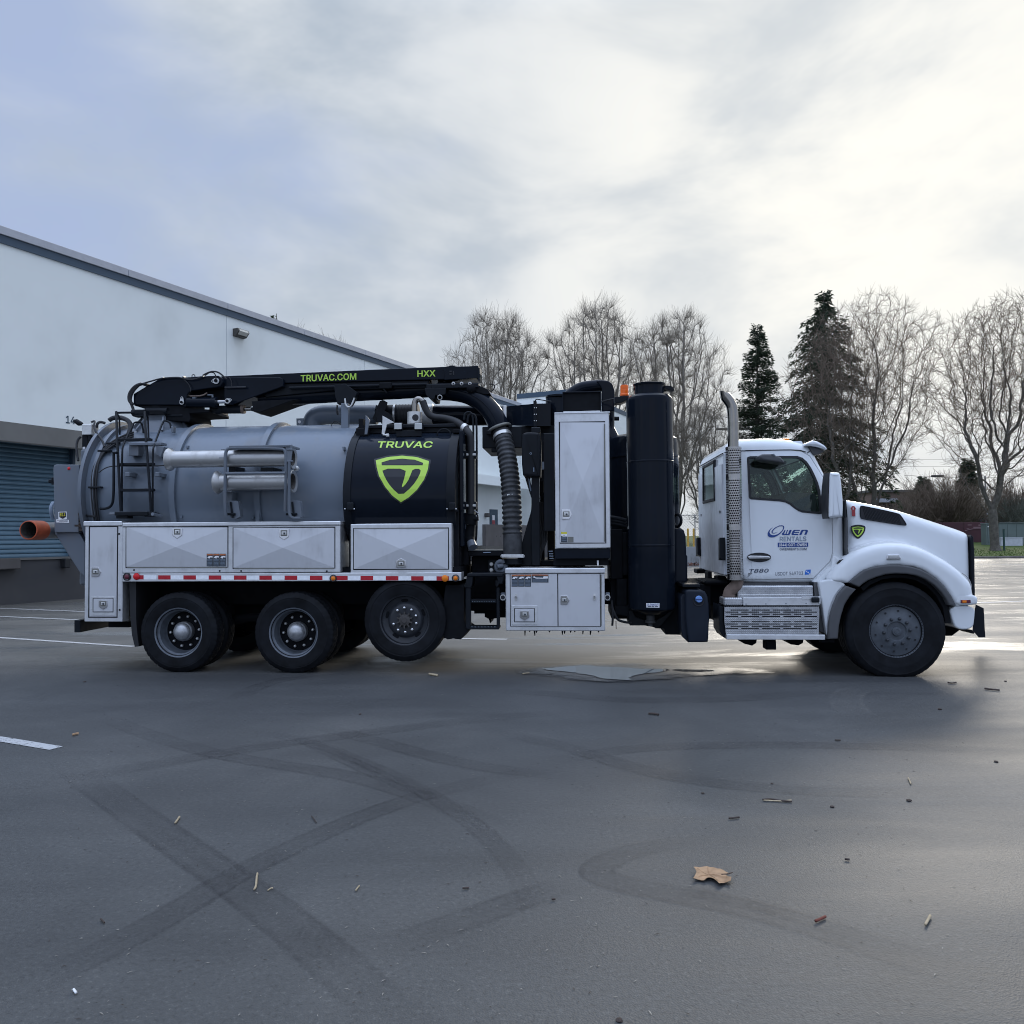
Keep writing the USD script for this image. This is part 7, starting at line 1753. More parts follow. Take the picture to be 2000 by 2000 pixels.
def poly_dist(poly, X, Z):
    """Signed distance to an outline, negative inside."""
    P_ = np.column_stack([X.ravel(), Z.ravel()]); best = np.full(len(P_), 9e9)
    for a_, b_ in zip(poly, np.roll(poly, -1, 0)):
        e = b_ - a_; t = np.clip(((P_ - a_) @ e) / (e @ e + 1e-12), 0, 1); best = np.minimum(best, ((P_ - a_ - t[:, None] * e) ** 2).sum(1))
    inside = shapely.contains_xy(Polygon(poly), P_[:, 0], P_[:, 1])
    return (np.sqrt(best) * np.where(inside, -1, 1)).reshape(X.shape)
def round_and(a_, b_, r):
    u, v = a_ + r, b_ + r
    return np.minimum(np.maximum(u, v), 0) + np.hypot(np.maximum(u, 0), np.maximum(v, 0)) - r
def smooth_min(a_, b_, k):
    h_ = np.maximum(k - np.abs(a_ - b_), 0) / k; return np.minimum(a_, b_) - h_ * h_ * k / 4
def surface_net(D, o, s):
    """Quads through the zero level of the grid D, with origin o and spacing s."""
    sg_ = D < 0; nx, ny, nz = D.shape
    cnt = np.zeros((nx - 1, ny - 1, nz - 1)); acc = np.zeros((nx - 1, ny - 1, nz - 1, 3))
    for ax in range(3):
        for p_ in (0, 1):
            for q_ in (0, 1):
                off = [0, 0, 0]; oth = [i for i in range(3) if i != ax]; off[oth[0]], off[oth[1]] = p_, q_
                sl0 = tuple(slice(off[i], off[i] + D.shape[i] - 1) for i in range(3)); off2 = list(off); off2[ax] += 1
                sl1 = tuple(slice(off2[i], off2[i] + D.shape[i] - 1) for i in range(3))
                A_, B_ = D[sl0], D[sl1]; m_ = sg_[sl0] != sg_[sl1]; t = np.where(m_, A_ / np.where(m_, A_ - B_, 1), 0)
                pt = np.zeros(m_.shape + (3,)); pt[..., oth[0]], pt[..., oth[1]], pt[..., ax] = p_, q_, t
                acc += pt * m_[..., None]; cnt += m_
    ok = cnt > 0; idx = np.full(ok.shape, -1); idx[ok] = np.arange(ok.sum())
    V = (np.argwhere(ok) + acc[ok] / cnt[ok][:, None]) * s + o
    Q = []
    for ax in range(3):
        u, v = [(1, 2), (2, 0), (0, 1)][ax]
        sl0, sl1 = [slice(1, -1)] * 3, [slice(1, -1)] * 3
        sl0[ax], sl1[ax] = slice(0, D.shape[ax] - 1), slice(1, D.shape[ax])
        A_, B_ = sg_[tuple(sl0)], sg_[tuple(sl1)]
        for flip in (0, 1):
            c_ = np.argwhere(A_ & ~B_ if not flip else ~A_ & B_); c_[:, u] += 1; c_[:, v] += 1
            def at_(du, dv):
                k = c_.copy(); k[:, u] += du; k[:, v] += dv; return idx[k[:, 0], k[:, 1], k[:, 2]]
            quad = np.stack([at_(-1, -1), at_(0, -1), at_(0, 0), at_(-1, 0)], 1)
            Q.append(quad[:, ::-1] if flip else quad)
    return V, np.vstack(Q)
GS = .025
gx_ = np.arange(L(9, 400, 900, 0)[0] - .1, hx1 + .12, GS); gy_ = np.arange(-.06, WIDE + .061, GS); gz_ = np.arange(.55, bon[:, 1].max() + .1, GS)
GX, GZ = np.meshgrid(gx_, gz_, indexing='ij')
dB, dF, dA = poly_dist(bon, GX, GZ), poly_dist(fen, GX, GZ), poly_dist(arch_p, GX, GZ)
YY = np.abs(gy_ - YC)[None, :, None]
hoodD = round_and(dB[:, None, :], YY - bonnet_half(gx_)[:, None, None], .13)
wingD = round_and(dF[:, None, :], np.abs(YY - (YC - (FY + .85) / 2)) - (.85 - FY) / 2, .12)
hoodD = np.maximum(smooth_min(hoodD, wingD, .09), -dA[:, None, :])
hv, hq = surface_net(hoodD, np.array([gx_[0], gy_[0], gz_[0]]), GS)
hm = trimesh.Trimesh(hv, np.vstack([hq[:, [0, 1, 2]], hq[:, [0, 2, 3]]]), process=False)
trimesh.smoothing.filter_taubin(hm, lamb=.5, nu=.51, iterations=8)
hood_p = truck.part('bonnet', (np.array(hm.vertices), np.array(hm.faces)), m_white, True)
BYS = lambda x, z: bonnet_y(x, z) - .004
vent = hood_p.part('bonnet_vent', decal(9, chaikin([(695, 535), (720, 536), (850, 562), (980, 592), (1000, 604), (1044, 672), (1040, 682), (860, 655), (704, 630), (698, 615)], 1), lambda x, z: BYS(x, z) - .004, fine=6), m_decalblk, 0)
vent.part('vent_rim', tube([onto(q(9, *p), lambda x, z: BYS(x, z) - .004) for p in chaikin([(695, 535), (720, 536), (850, 562), (980, 592), (1000, 604), (1044, 672), (1040, 682), (860, 655), (704, 630), (698, 615)], 1)], .006, 6, closed=True), m_blacksat)
mesh_bars = []
for k in range(26):
    x_ = 715 + 12 * k; mesh_bars.append([(x_, 543 + (x_ - 715) * .21), (x_ + 26, 625 + (x_ - 690) * .155)])
vb = []
for p, r_ in mesh_bars:
    if p[0] < 985: vb.append(tube([onto(q(9, *p), lambda x, z: BYS(x, z) - .007), onto(q(9, *r_), lambda x, z: BYS(x, z) - .007)], .0022, 4))
vent.part('vent_mesh', cat(*vb), m_blacksat, kind='stuff')
sb = hood_p.part('shield_badge', decal(9, chaikin([(620, 688), (650, 678), (680, 675), (710, 678), (738, 688), (732, 728), (708, 762), (680, 786), (650, 764), (626, 730)], 1), BYS, fine=8), m_decalblk, 0)
def k9(x, y): return (680 + (x - 1490) * .225, 729 + (y - 985) * .225)
sb.part('shield_emblem', decal(9, [k9(*p) for p in SH], lambda x, z: BYS(x, z) - .003, [[k9(*p) for p in hole1], [k9(*p) for p in hole2]]), m_lime, 0)
rb = hood_p.part('ribbon_badge', decal(9, [(624, 552), (634, 535), (652, 535), (663, 552), (658, 570), (660, 612), (634, 610), (632, 570)], BYS), m_redlbl, 0)
rb.part('badge_letter', decal(9, [(640, 545), (646, 545), (646, 562), (640, 562)], lambda x, z: BYS(x, z) - .002), m_alu, 0)
truck.part('wing_nose', plate(9, chaikin([(1432, 1190), (1540, 1200), (1572, 1214), (1587, 1228), (1586, 1272), (1566, 1282), (1420, 1287), (1405, 1240)], 1), FY, .6, .03, 0, 4), m_white)
# the dark strip behind the bonnet and the cowl trim
truck.part('cowl_gap', plate(5, [(571, 1140), (590, 1146), (602, 1280), (604, 1560), (570, 1585), (566, 1275)], CY0 - .01, CY0 + .5, .004), m_blacksat)
truck.part('cowl_trim', plate(5, [(584, 1278), (598, 1278), (602, 1500), (614, 1575), (590, 1584), (582, 1500)], CY0 - .06, CY0 + .1, .006), m_flare)
truck.part('cowl_foot', plate(5, [(590, 1582), (612, 1578), (560, 1612), (524, 1626), (546, 1600)], CY0 - .09, CY0 + .05, .004), m_rubber)
truck.part('cab_lower_corner', plate(5, [(495, 1560), (560, 1590), (540, 1640), (470, 1720), (400, 1775), (330, 1772), (480, 1640)], CY0 - .05, CY0 + .3, .03), m_white)
truck.part('wing_front_extension', plate(9, [(382, 1106), (430, 1092), (474, 1086), (540, 1100), (596, 1128), (545, 1170), (500, 1240), (470, 1330), (458, 1420), (452, 1530), (440, 1480), (424, 1390), (410, 1290), (400, 1200)], FY + .02, .5, .018, 2, 4), m_white)
truck.part('extension_inner', plate(9, [(345, 1110), (400, 1110), (430, 1500), (385, 1480), (360, 1300)], .12, .5, .02), m_flare)
flare_o = [(612, 1112), (660, 1068), (730, 1016), (800, 994), (860, 984), (930, 978), (1000, 980), (1080, 990), (1150, 1010), (1220, 1045), (1290, 1096), (1350, 1160), (1390, 1215), (1422, 1286)]
flare_i = [(1366, 1284), (1340, 1230), (1300, 1176), (1250, 1128), (1190, 1088), (1120, 1060), (1050, 1048), (960, 1045), (890, 1052), (820, 1072), (760, 1096), (716, 1124), (690, 1148)]
truck.part('wing_flare', plate(9, flare_o + flare_i, FY - .035, FY + .25, .018), m_flare)
truck.part('wing_flare', plate(9, [(588, 1136), (668, 1162), (620, 1215), (580, 1280), (552, 1370), (536, 1450), (530, 1536), (454, 1540), (458, 1450), (470, 1370), (492, 1290), (530, 1205)], FY - .035, FY + .3, .018), m_flare)
truck.part('arch_liner', plate(9, [(700, 1150), (760, 1100), (850, 1066), (960, 1050), (1060, 1056), (1150, 1080), (1230, 1124), (1310, 1200), (1360, 1290), (1380, 1420), (1340, 1420), (1320, 1300), (1270, 1210), (1200, 1140), (1110, 1092), (1020, 1075), (950, 1075), (860, 1088), (770, 1130), (720, 1175)], FY + .05, .66, 0), m_blackdull)
bum = truck.part('front_bumper', plate(9, [(1366, 1290), (1565, 1286), (1562, 1380), (1548, 1466), (1420, 1468), (1392, 1390)], FY + .03, WIDE - FY - .03, .018, 2, 4), m_white)
bum.part('bumper_guard', hull([*LS(9, [(1566, 1276), (1628, 1306), (1640, 1526), (1590, 1526), (1542, 1472)], .16), *LS(9, [(1566, 1276), (1612, 1300), (1620, 1520), (1590, 1520), (1542, 1472)], 2.2)]), m_blacksat)
bum.part('bumper_foot', plate(9, [(1470, 1462), (1540, 1470), (1560, 1490), (1552, 1500), (1500, 1480)], .1, .4, .004), m_blackdull)
truck.part('side_marker', plate(9, [(1456, 1244), (1530, 1243), (1532, 1266), (1458, 1268)], FY - .012, FY + .08, .004), m_maroon).part('marker_lens', bx(9, 1468, 1247, 1500, 1264, FY - .017, FY - .0121, .002), m_amber)
sgn = truck.part('wing_signal', plate(9, [(904, 902), (988, 900), (1006, 930), (1002, 936), (898, 937), (896, 930)], FY - .02, FY + .1, .006), m_chrome)
sgn.part('signal_lens', plate(9, [(916, 908), (980, 907), (986, 926), (914, 927)], FY - .026, FY - .0205, .003), m_lens)
gr = truck.part('grille_surround', plate(9, [(1534, 752), (1552, 768), (1560, 900), (1564, 1210), (1546, 1215), (1542, 1000), (1536, 800)], .52, 1.92, .01), m_blacksat)
truck.part('headlamp_edge', tube(bend([L(9, 1464, 1040, FY + .06), L(9, 1496, 1062, FY + .07), L(9, 1526, 1106, FY + .08), L(9, 1534, 1150, FY + .08)], 2), .006, 6), m_chrome)
# ---- stored suction tubes on the rack: things of their own
def world(m):
    v, f = tri(m); v = np.asarray(v, float)
    return np.column_stack([_rear[0] + v[:, 0] * TX[0] + v[:, 1] * TY[0], _rear[1] + v[:, 0] * TX[1] + v[:, 1] * TY[1], v[:, 2]]), f
def tube_thing(x0, x1, zc, y, r, label):
    n = x1 - x0
    loc = np.array([*(_rear + TX * x0 + TY * y), zc - r * 1.3])
    t = Thing('suction_tube', label, 'pipe', loc, T_ROT, 'suction tubes in the rack on the tank')
    c = (0, 0, r * 1.3)
    b = t.part('tube_wall', lathe([(r * .93, .01), (r, .0), (r, n), (r * .93, n), (r * .93, n - .5), (r * .2, n - .52)], c, (1, 0, 0), 40), m_galv)
    t.part('tube_flange', lathe([(r * .93, -.015), (r * 1.30, -.022), (r * 1.36, -.008), (r * 1.33, .008), (r * 1.04, .05), (r, .055)], c, (1, 0, 0), 40), m_galv)
    t.part('tube_flange', lathe([(r, n - .07), (r * 1.05, n - .05), (r * 1.32, n - .01), (r * 1.36, n + .01), (r * 1.30, n + .016), (r * .95, n), (r * .93, n - .05)], c, (1, 0, 0), 40), m_galv)
    t.part('tube_bore', lathe([(r * .925, n - .48), (r * .925, n + .004)], c, (1, 0, 0), 32), m_pipein)
zu, zl = L(2, 400, 832, .02)[2], L(2, 400, 1010, .02)[2]
tube_thing(L(1, 1290, 833, .02)[0], L(2, 665, 830, .02)[0], zu, .0, .106, 'longer upper aluminium suction tube in the rack on the grey tank')
tube_thing(L(2, 105, 1010, .02)[0], L(2, 668, 1010, .02)[0], zl, .0, .106, 'shorter lower aluminium suction tube in the rack on the grey tank')
# ------------------------------------------------------------------ trees
def segs_mesh(P0, P1, R0, R1, n=4):
    P0, P1 = np.asarray(P0), np.asarray(P1); R0, R1 = np.asarray(R0)[:, None, None], np.asarray(R1)[:, None, None]
    t = P1 - P0; t /= np.linalg.norm(t, axis=1, keepdims=True) + 1e-9
    a = np.cross(t, np.where(np.abs(t[:, 2:]) < .9, [0, 0, 1.0], [1.0, 0, 0])); a /= np.linalg.norm(a, axis=1, keepdims=True); b = np.cross(t, a)
    g = np.arange(n) * 2 * math.pi / n
    ring = np.cos(g)[None, :, None] * a[:, None] + np.sin(g)[None, :, None] * b[:, None]
    V = np.concatenate([P0[:, None] + R0 * ring, P1[:, None] + R1 * ring], 1).reshape(-1, 3)
    k = np.arange(len(P0))[:, None] * 2 * n; i = np.arange(n)[None]; j = (i + 1) % n
    F = np.concatenate([np.stack([k + i, k + j, k + n + j], -1), np.stack([k + i, k + n + j, k + n + i], -1)], 1).reshape(-1, 3)
    return V, F

def grown_tree(seed, height, trunk_r, trunk_h, env, attract=5200, step=.24, up=.15, wander=.28, tip=.012, twigs=3, twig_len=.45, twig_up=.15, forks=1, infl=2.6, pipe=3.0, stiff=.8):
    """A leafless tree that grows towards points scattered in its crown. env(rng, n) gives the points. Returns (trunk and limbs, twigs)."""
    from scipy.spatial import cKDTree
    r = np.random.default_rng(seed)
    A = env(r, attract)
    nodes, par = [np.zeros(3)], [-1]
    d = np.array([0, 0, 1.0])
    for k in range(int(trunk_h / step)):
        d = d + r.normal(0, .03, 3) * [1, 1, 0] + [0, 0, .25]; d /= np.linalg.norm(d); nodes.append(nodes[-1] + d * step); par.append(len(nodes) - 2)
    top = len(nodes) - 1
    for k in range(forks - 1):
        a = k / max(forks - 1, 1) * 2 * math.pi + r.random(); e = np.array([math.cos(a) * .45, math.sin(a) * .45, .9]); p = max(1, top - r.integers(0, 1 + top // 2))
        for j in range(int(height * .10 / step)):
            e = e + r.normal(0, .07, 3) + [0, 0, .04]; e /= np.linalg.norm(e); nodes.append(nodes[p] + e * step); par.append(p); p = len(nodes) - 1
    last = {}
    for it in range(150):
        if not len(A): break
        N = np.array(nodes); dist, idx = cKDTree(N).query(A, distance_upper_bound=infl if it > 12 else 9e9)
        keep = dist > step * 1.5
        ok = np.isfinite(dist) & keep
        if not ok.any(): break
        acc = {}
        for i, a_ in zip(idx[ok], A[ok]):
            v_ = a_ - N[i]; acc.setdefault(i, []).append(v_ / np.linalg.norm(v_))
        A = A[keep]
        for i, vs in acc.items():
            v_ = np.mean(vs, 0) + [0, 0, up] + r.normal(0, wander, 3)
            pd = N[i] - N[par[i]] if par[i] >= 0 else np.array([0, 0, 1.0])
            v_ = v_ / (np.linalg.norm(v_) + 1e-9) + pd / (np.linalg.norm(pd) + 1e-9) * stiff
            v_ /= np.linalg.norm(v_)
            if i in last and last[i] @ v_ > .985: v_ = v_ + r.normal(0, .3, 3); v_ /= np.linalg.norm(v_)
            last[i] = v_; nodes.append(N[i] + v_ * step); par.append(i)
    N, par = np.array(nodes), np.array(par); K = len(N)
    R = np.zeros(K); kids = np.bincount(par[1:], minlength=K)
    R[kids == 0] = tip ** pipe
    for i in range(K - 1, 0, -1):
        if R[i] == 0: R[i] = tip ** pipe
        R[par[i]] += R[i]
    R = R ** (1 / pipe); R *= 1.0
    big = R > .03; sc_ = trunk_r / R[0]; R = np.where(big, .03 + (R - .03) * (trunk_r - .03) / (R[0] - .03), R)
    R[0] *= 1.45; R[1] *= 1.18
    i = np.arange(1, K); pi = par[i]
    r0 = np.minimum(R[pi], R[i] * 1.35)
    thick = R[i] > .03
    S0, S1, Ra, Rb = [N[pi][~thick]], [N[i][~thick]], [r0[~thick]], [R[i][~thick] * .95]
    src = i[R[i] < tip * 3.2]
    for rep in range(twigs):
        use = src[r.random(len(src)) < .8]
        pd = N[use] - N[par[use]]; pd /= np.linalg.norm(pd, axis=1, keepdims=True)
        dd_ = pd * .9 + r.normal(0, .55, pd.shape) + [0, 0, twig_up]; dd_ /= np.linalg.norm(dd_, axis=1, keepdims=True)
        ln = twig_len * r.uniform(.4, 1.2, (len(use), 1)); m_ = N[use] + dd_ * ln * .5; d2 = dd_ + r.normal(0, .25, dd_.shape) + [0, 0, twig_up]; d2 /= np.linalg.norm(d2, axis=1, keepdims=True); e_ = m_ + d2 * ln * .5
        S0 += [N[use], m_]; S1 += [m_, e_]; Ra += [np.full(len(use), tip * .85), np.full(len(use), tip * .7)]; Rb += [np.full(len(use), tip * .7), np.full(len(use), tip * .5)]
    return segs_mesh(N[pi][thick], N[i][thick], r0[thick], R[i][thick], 7), segs_mesh(np.vstack(S0), np.vstack(S1), np.concatenate(Ra), np.concatenate(Rb), 3)

def round_crown(rx, z0, z1, hollow=.25, lean=(0, 0), power=.8):
    """Points in a crown that is widest a little below the middle."""
    def env(r, n):
        p = r.normal(0, 1, (n, 3)); p /= np.linalg.norm(p, axis=1, keepdims=True); p *= r.random((n, 1)) ** (1 / 2.2)
        z = (p[:, 2] + 1) / 2; k = np.where(z > .4, 1 - ((z - .4) / .6) ** 2 * .35, .75 + .25 * z / .4)
        w = 1 + .22 * np.sin(3 * np.arctan2(p[:, 1], p[:, 0]) + 1) * np.cos(4 * z)
        w = w * np.where(r.random(n) < .10, r.uniform(1.0, 1.28, n), 1) * (.72 + .56 * meshkit.noise(p * 2.2 + 7, 4))
        return np.column_stack([p[:, 0] * rx * k * w + lean[0] * z, p[:, 1] * rx * k * w + lean[1] * z, z0 + z ** power * (z1 - z0)])
    return env

def vase_crown(rx, z0, z1):
    """Points in an upright crown: narrow at the foot, wide and domed above."""
    def env(r, n):
        t = r.random(n) ** .75; w = np.interp(t, [0, .25, .6, .82, 1], [.16, .55, 1, .92, .35]); a = r.random(n) * 2 * math.pi; q_ = np.sqrt(r.random(n)) * w * rx * (1 + .15 * np.sin(3 * a + t * 5))
        t = np.clip(t * (.90 + .16 * meshkit.noise(np.column_stack([np.cos(a) * 2.2, np.sin(a) * 2.2, q_]) * 1.3 + 3, 2)), 0, 1.06)
        return np.column_stack([np.cos(a) * q_, np.sin(a) * q_, z0 + t * (z1 - z0)])
    return env

def conifer(seed, height, trunk_r, radius, droop=.25, dense=1.0, bare=.06, power=.8, ragged=.35, leaf=.34):
    r = np.random.default_rng(seed)
    V, F = tube([(0, 0, 0), (r.normal(0, .1), 0, height * .5), (0, r.normal(0, .1), height)], [trunk_r, trunk_r * .6, .03], 10)
    limbs, quads = [], []
    z = height * bare
    while z < height * .985:
        f = (z - height * bare) / (height * (1 - bare)); R = radius * (1 - f) ** power * (.5 + .5 * min(1, f * 9 + .5))
        m = r.integers(4, 7)
        for k in range(m):
            a = r.random() * 2 * math.pi; ln = R * r.uniform(1 - ragged, 1.12) + .25
            rise = r.uniform(-.1, .18) + .45 * f
            d = np.array([math.cos(a), math.sin(a), rise]); p0 = np.array([0, 0, z + r.uniform(-.2, .2)])
            n = max(3, int(ln / .5)); pts = [p0 + d * ln * t - np.array([0, 0, droop * ln * t * t * 1.1]) + np.array([0, 0, .14 * ln * max(0, t - .75) ** 1.0]) for t in np.linspace(0, 1, n + 1)]
            for i in range(n): limbs.append((pts[i], pts[i + 1], .045 * (1 - i / n) * (1 - f * .6) + .012, .045 * (1 - (i + 1) / n) * (1 - f * .6) + .01))
            cnt = int(ln * 17 * dense) + 5
            for t in r.random(cnt) ** .75:
                i = min(int(t * n), n - 1); q0 = pts[i] + (pts[i + 1] - pts[i]) * (t * n - i)
                w = .30 * ln * (1 - t) * .55 + .10
                q0 = q0 + r.normal(0, 1, 3) * [w * .55, w * .55, .16]
                side = np.array([-d[1], d[0], 0]) * r.choice([-1, 1]); u = d * r.uniform(.3, 1) + side * r.uniform(.1, 1) + np.array([0, 0, -r.uniform(.2, .9) * droop * 2.2]); u /= np.linalg.norm(u)
                v_ = np.cross(u, r.normal(0, 1, 3)); v_ /= np.linalg.norm(v_); s = leaf * r.uniform(.6, 1.3)
                quads.append((q0 - v_ * s * .17, q0 + v_ * s * .17, q0 + u * s + v_ * s * .03, q0 + u * s * .6 - v_ * s * .14))
        z += height * .021 * r.uniform(.7, 1.2) / dense ** .3
    q4 = np.array(quads); n = len(q4); k = np.arange(n)[:, None] * 4
    mk = segs_mesh([x[0] for x in limbs], [x[1] for x in limbs], [x[2] for x in limbs], [x[3] for x in limbs], 4)
    return cat((V, F), mk), (q4.reshape(-1, 3), np.concatenate([k + [0, 1, 2], k + [0, 2, 3]]))

def fit(parts, h, wide=None):
    """Brings a tree to the height h (and the crown radius, where given)."""
    zmax = max(p[0][:, 2].max() for p in parts); s = h / zmax
    sx = s
    if wide: sx = wide / np.percentile(np.concatenate([np.hypot(p[0][:, 0], p[0][:, 1]) for p in parts[1:]]), 97)
    return [(p[0] * [sx, sx, s], p[1]) for p in parts]

def gz(y): return float(verge_z(y)) - .05
def plant(name, label, parts, u, Y, mats, z=None, rot=0, group=None, names=('trunk', 'crown'), cat_='tree'):
    p = at_depth(u, 1040, Y); t = Thing(name, label, cat_, (p[0], Y, gz(Y) if z is None else z), rot, group)
    for nm, m, mt in zip(names, parts, mats): t.part(nm, m, mt, False)
    return t
def top_z(u, v, Y): return at_depth(u, v, Y)[2]

# the large bare tree on the verge at the right
TYR = 64.0
u_, ht = 1944, top_z(1950, 556, TYR) - gz(TYR)
bt = fit(grown_tree(5, ht, .34, 4.6, round_crown(5.6, 3.9, ht, lean=(1.2, 0)), 3000, .26, .10, .30, .012, 3, .85, .12, forks=5), ht)
plant('bare_tree', 'large spreading bare tree with a mossy trunk on the grass verge', bt, u_, TYR, (m_bark, m_twig))
# wide bare tree in front of the tall conifer
ht = top_z(1700, 548, 70) - gz(70)
bt2 = fit(grown_tree(21, ht, .28, 4.0, round_crown(6.3, 3.2, ht, lean=(.8, 0)), 2600, .28, .16, .20, .0115, 3, 1.0, .2, forks=5, stiff=1.0), ht)
plant('bare_tree', 'wide bare tree standing in front of the tall ragged conifer', bt2, 1697, 70, (m_bark, m_twig))
h3 = top_z(1620, 640, 74) - gz(74)
bt3 = fit(grown_tree(33, h3, .22, 2.9, round_crown(5.0, 2.2, h3), 1200, .28, .10, .28, .012, 2, .9, .12, forks=4), h3)
plant('bare_tree', 'lower bare tree tangled with the foot of the tall ragged conifer', bt3, 1640, 69, (m_bark, m_twig))
# conifers
ht = top_z(1620, 566, 75) - gz(75)
plant('conifer', 'tall ragged dark conifer with drooping branches behind the cab', fit(conifer(3, ht, .32, 6.6, .50, 2.3, .20, .70, .58, .32), ht), 1615, 75, (m_bark, m_needle))
ht = top_z(1485, 630, 83) - gz(83)
plant('conifer', 'narrow spire-shaped conifer beside the exhaust stack', fit(conifer(8, ht, .24, 4.3, .25, 3.4, .04, .74, .22, .24), ht), 1485, 83, (m_bark, m_needle))
ht = top_z(1892, 900, 94) - gz(94)
plant('conifer', 'small slim conifer behind the round bare shrub', conifer(12, ht, .13, 1.7, .15, 1.6, .03, .6, .25, .36), 1893, 94, (m_bark, m_needle))
ht = top_z(1806, 936, 93) - gz(93)
plant('conifer', 'small squat conifer left of the round bare shrub', conifer(14, ht, .13, 2.4, .2, 1.5, .03, .8, .3, .36), 1806, 93, (m_bark, m_needle))
# the row of upright trees above the roof of the far wing
rowY = 83.0
row = []
for k, (u, v, lab, sd, st, rad) in enumerate(((978, 590, 'leftmost upright bare tree above the crane boom', 41, 6, 5.0), (1170, 564, 'middle upright bare tree above the tall cabinet, tallest of the row', 42, 5, 5.0))):
    h_ = top_z(u, v, rowY)
    row.append((plant('upright_bare_tree', lab, fit(grown_tree(sd, h_, .34, 4.5, vase_crown(rad * 1.12, 5.0, h_), 1500, .30, .80, .06, .0115, 2, 1.5, .5, forks=st, stiff=1.4), h_), u, rowY, (m_barkpale, m_twigpale), z=0.0), h_))
p = at_depth(1322, 1040, rowY); h_ = top_z(1322, 592, rowY) - gz(rowY)
copy_of(row[0][0], 'upright_bare_tree', (p[0], rowY, gz(rowY)), 130, h_ / row[0][1], label='right upright bare tree of the row, behind the black silencer', cat_='tree')
p = at_depth(1378, 1040, 78); h_ = top_z(1378, 775, 78) - gz(78)
copy_of(row[1][0], 'upright_bare_tree', (p[0], 78, gz(78)), 40, (h_ / row[1][1] * 1.35, h_ / row[1][1] * 1.35, h_ / row[1][1]), label='shorter many-stemmed bare tree between the silencer and the cab', cat_='tree')
# tips over the warehouse roof
def over_roof(u, v, name, label, parts, mats): 
    Y = 76.0; p = at_depth(u, 1040, Y); t = Thing(name, label, 'tree', (p[0], Y, 0)); 
    for nm, m, mt in zip(('trunk', 'crown'), parts, mats): t.part(nm, m, mt, False)
    return t
hz1 = top_z(652, 636, 76)
ov = over_roof(652, 636, 'bare_tree', 'bare tree whose tips show above the warehouse roof, rightmost', fit(grown_tree(51, hz1, .3, 4.0, vase_crown(3.2, 5, hz1), 900, .3, .8, .07, .011, 2, 1.3, .5, forks=3, stiff=1.4), hz1), (m_barkpale, m_twigpale))
for k, (u, v, lab) in enumerate(((592, 630, 'bare tree tips above the warehouse roof, middle'), (562, 622, 'bare tree tips above the warehouse roof, next to the small conifer top'))):
    p = at_depth(u, 1040, 76); copy_of(ov, 'bare_tree', (p[0], 76, 0), 70 + 90 * k, top_z(u, v, 76) / hz1, label=lab, cat_='tree')
cz = top_z(540, 613, 76)
over_roof(540, 613, 'conifer', 'small conifer top showing above the warehouse roof', conifer(15, cz, .25, 2.6, .2, .7, .5, .75), (m_bark, m_needle))
# shrubs
def shrub(seed, h, w, n=240, tw=.014):
    r = np.random.default_rng(seed); S = []
    for k in range(n):
        a, t = r.random() * 2 * math.pi, r.random() ** .6 * .9
        d = np.array([math.cos(a) * math.sin(t), math.sin(a) * math.sin(t), math.cos(t)]); p = np.array([r.normal(0, w * .18), r.normal(0, w * .18), 0]); ln = h * r.uniform(.7, 1.05)
        for j in range(6):
            d = d + r.normal(0, .09, 3) + [0, 0, .03]; d /= np.linalg.norm(d); p2 = p + d * ln / 6; S.append((p, p2, .03 * (1 - j / 7) + tw * .5, .03 * (1 - (j + 1) / 7) + tw * .5))
            if j > 1:
                for _ in range(4):
                    e = d + r.normal(0, .5, 3); e /= np.linalg.norm(e); l2 = ln * r.uniform(.10, .24); m_ = p2 + e * l2 * .5; e2 = e + r.normal(0, .2, 3); S.append((p2, m_, tw, tw * .8)); S.append((m_, m_ + e2 * l2 * .5, tw * .8, tw * .5))
            p = p2
    return [segs_mesh([x[0] for x in S], [x[1] for x in S], [x[2] for x in S], [x[3] for x in S], 3)]
_shrubs = {}
def put_shrub(u, v, Y, sd, w, lab, n=240, mt=None, nm='bare_shrub'):
    h = top_z(u, v, Y) - gz(Y); w *= .8; k = (nm, n > 300)
    if k in _shrubs:
        s, h0, w0 = _shrubs[k]; p = at_depth(u, 1040, Y); return copy_of(s, nm, (p[0], Y, gz(Y)), sd * 37, (w / w0, w / w0, h / h0), label=lab, cat_='shrub')
    s = plant(nm, lab, shrub(sd, h, w, n), u, Y, (mt or m_twig,), names=('branches',), cat_='shrub'); _shrubs[k] = s, h, w; return s
put_shrub(1850, 935, 86, 61, 4.5, 'round dense bare shrub behind the maroon hoarding', 420)
put_shrub(1760, 985, 85, 62, 4.0, 'low tangled bare shrub above the bonnet, in front of the brick building', 260)
put_shrub(1972, 945, 85, 63, 3.5, 'bare shrub behind the wide cabinet, right of the large tree', 220)
put_shrub(2010, 975, 83, 64, 4.0, 'dark shrub at the right edge behind the wide cabinet', 420, m_shrub, 'evergreen_shrub')
put_shrub(1716, 1000, 82, 65, 3.5, 'dark low shrub beneath the bare trees behind the windscreen', 420, m_shrub, 'evergreen_shrub')
put_shrub(1450, 985, 82, 67, 5.0, 'dark shrub behind the cab roof at the foot of the narrow conifer', 420, m_shrub, 'evergreen_shrub')
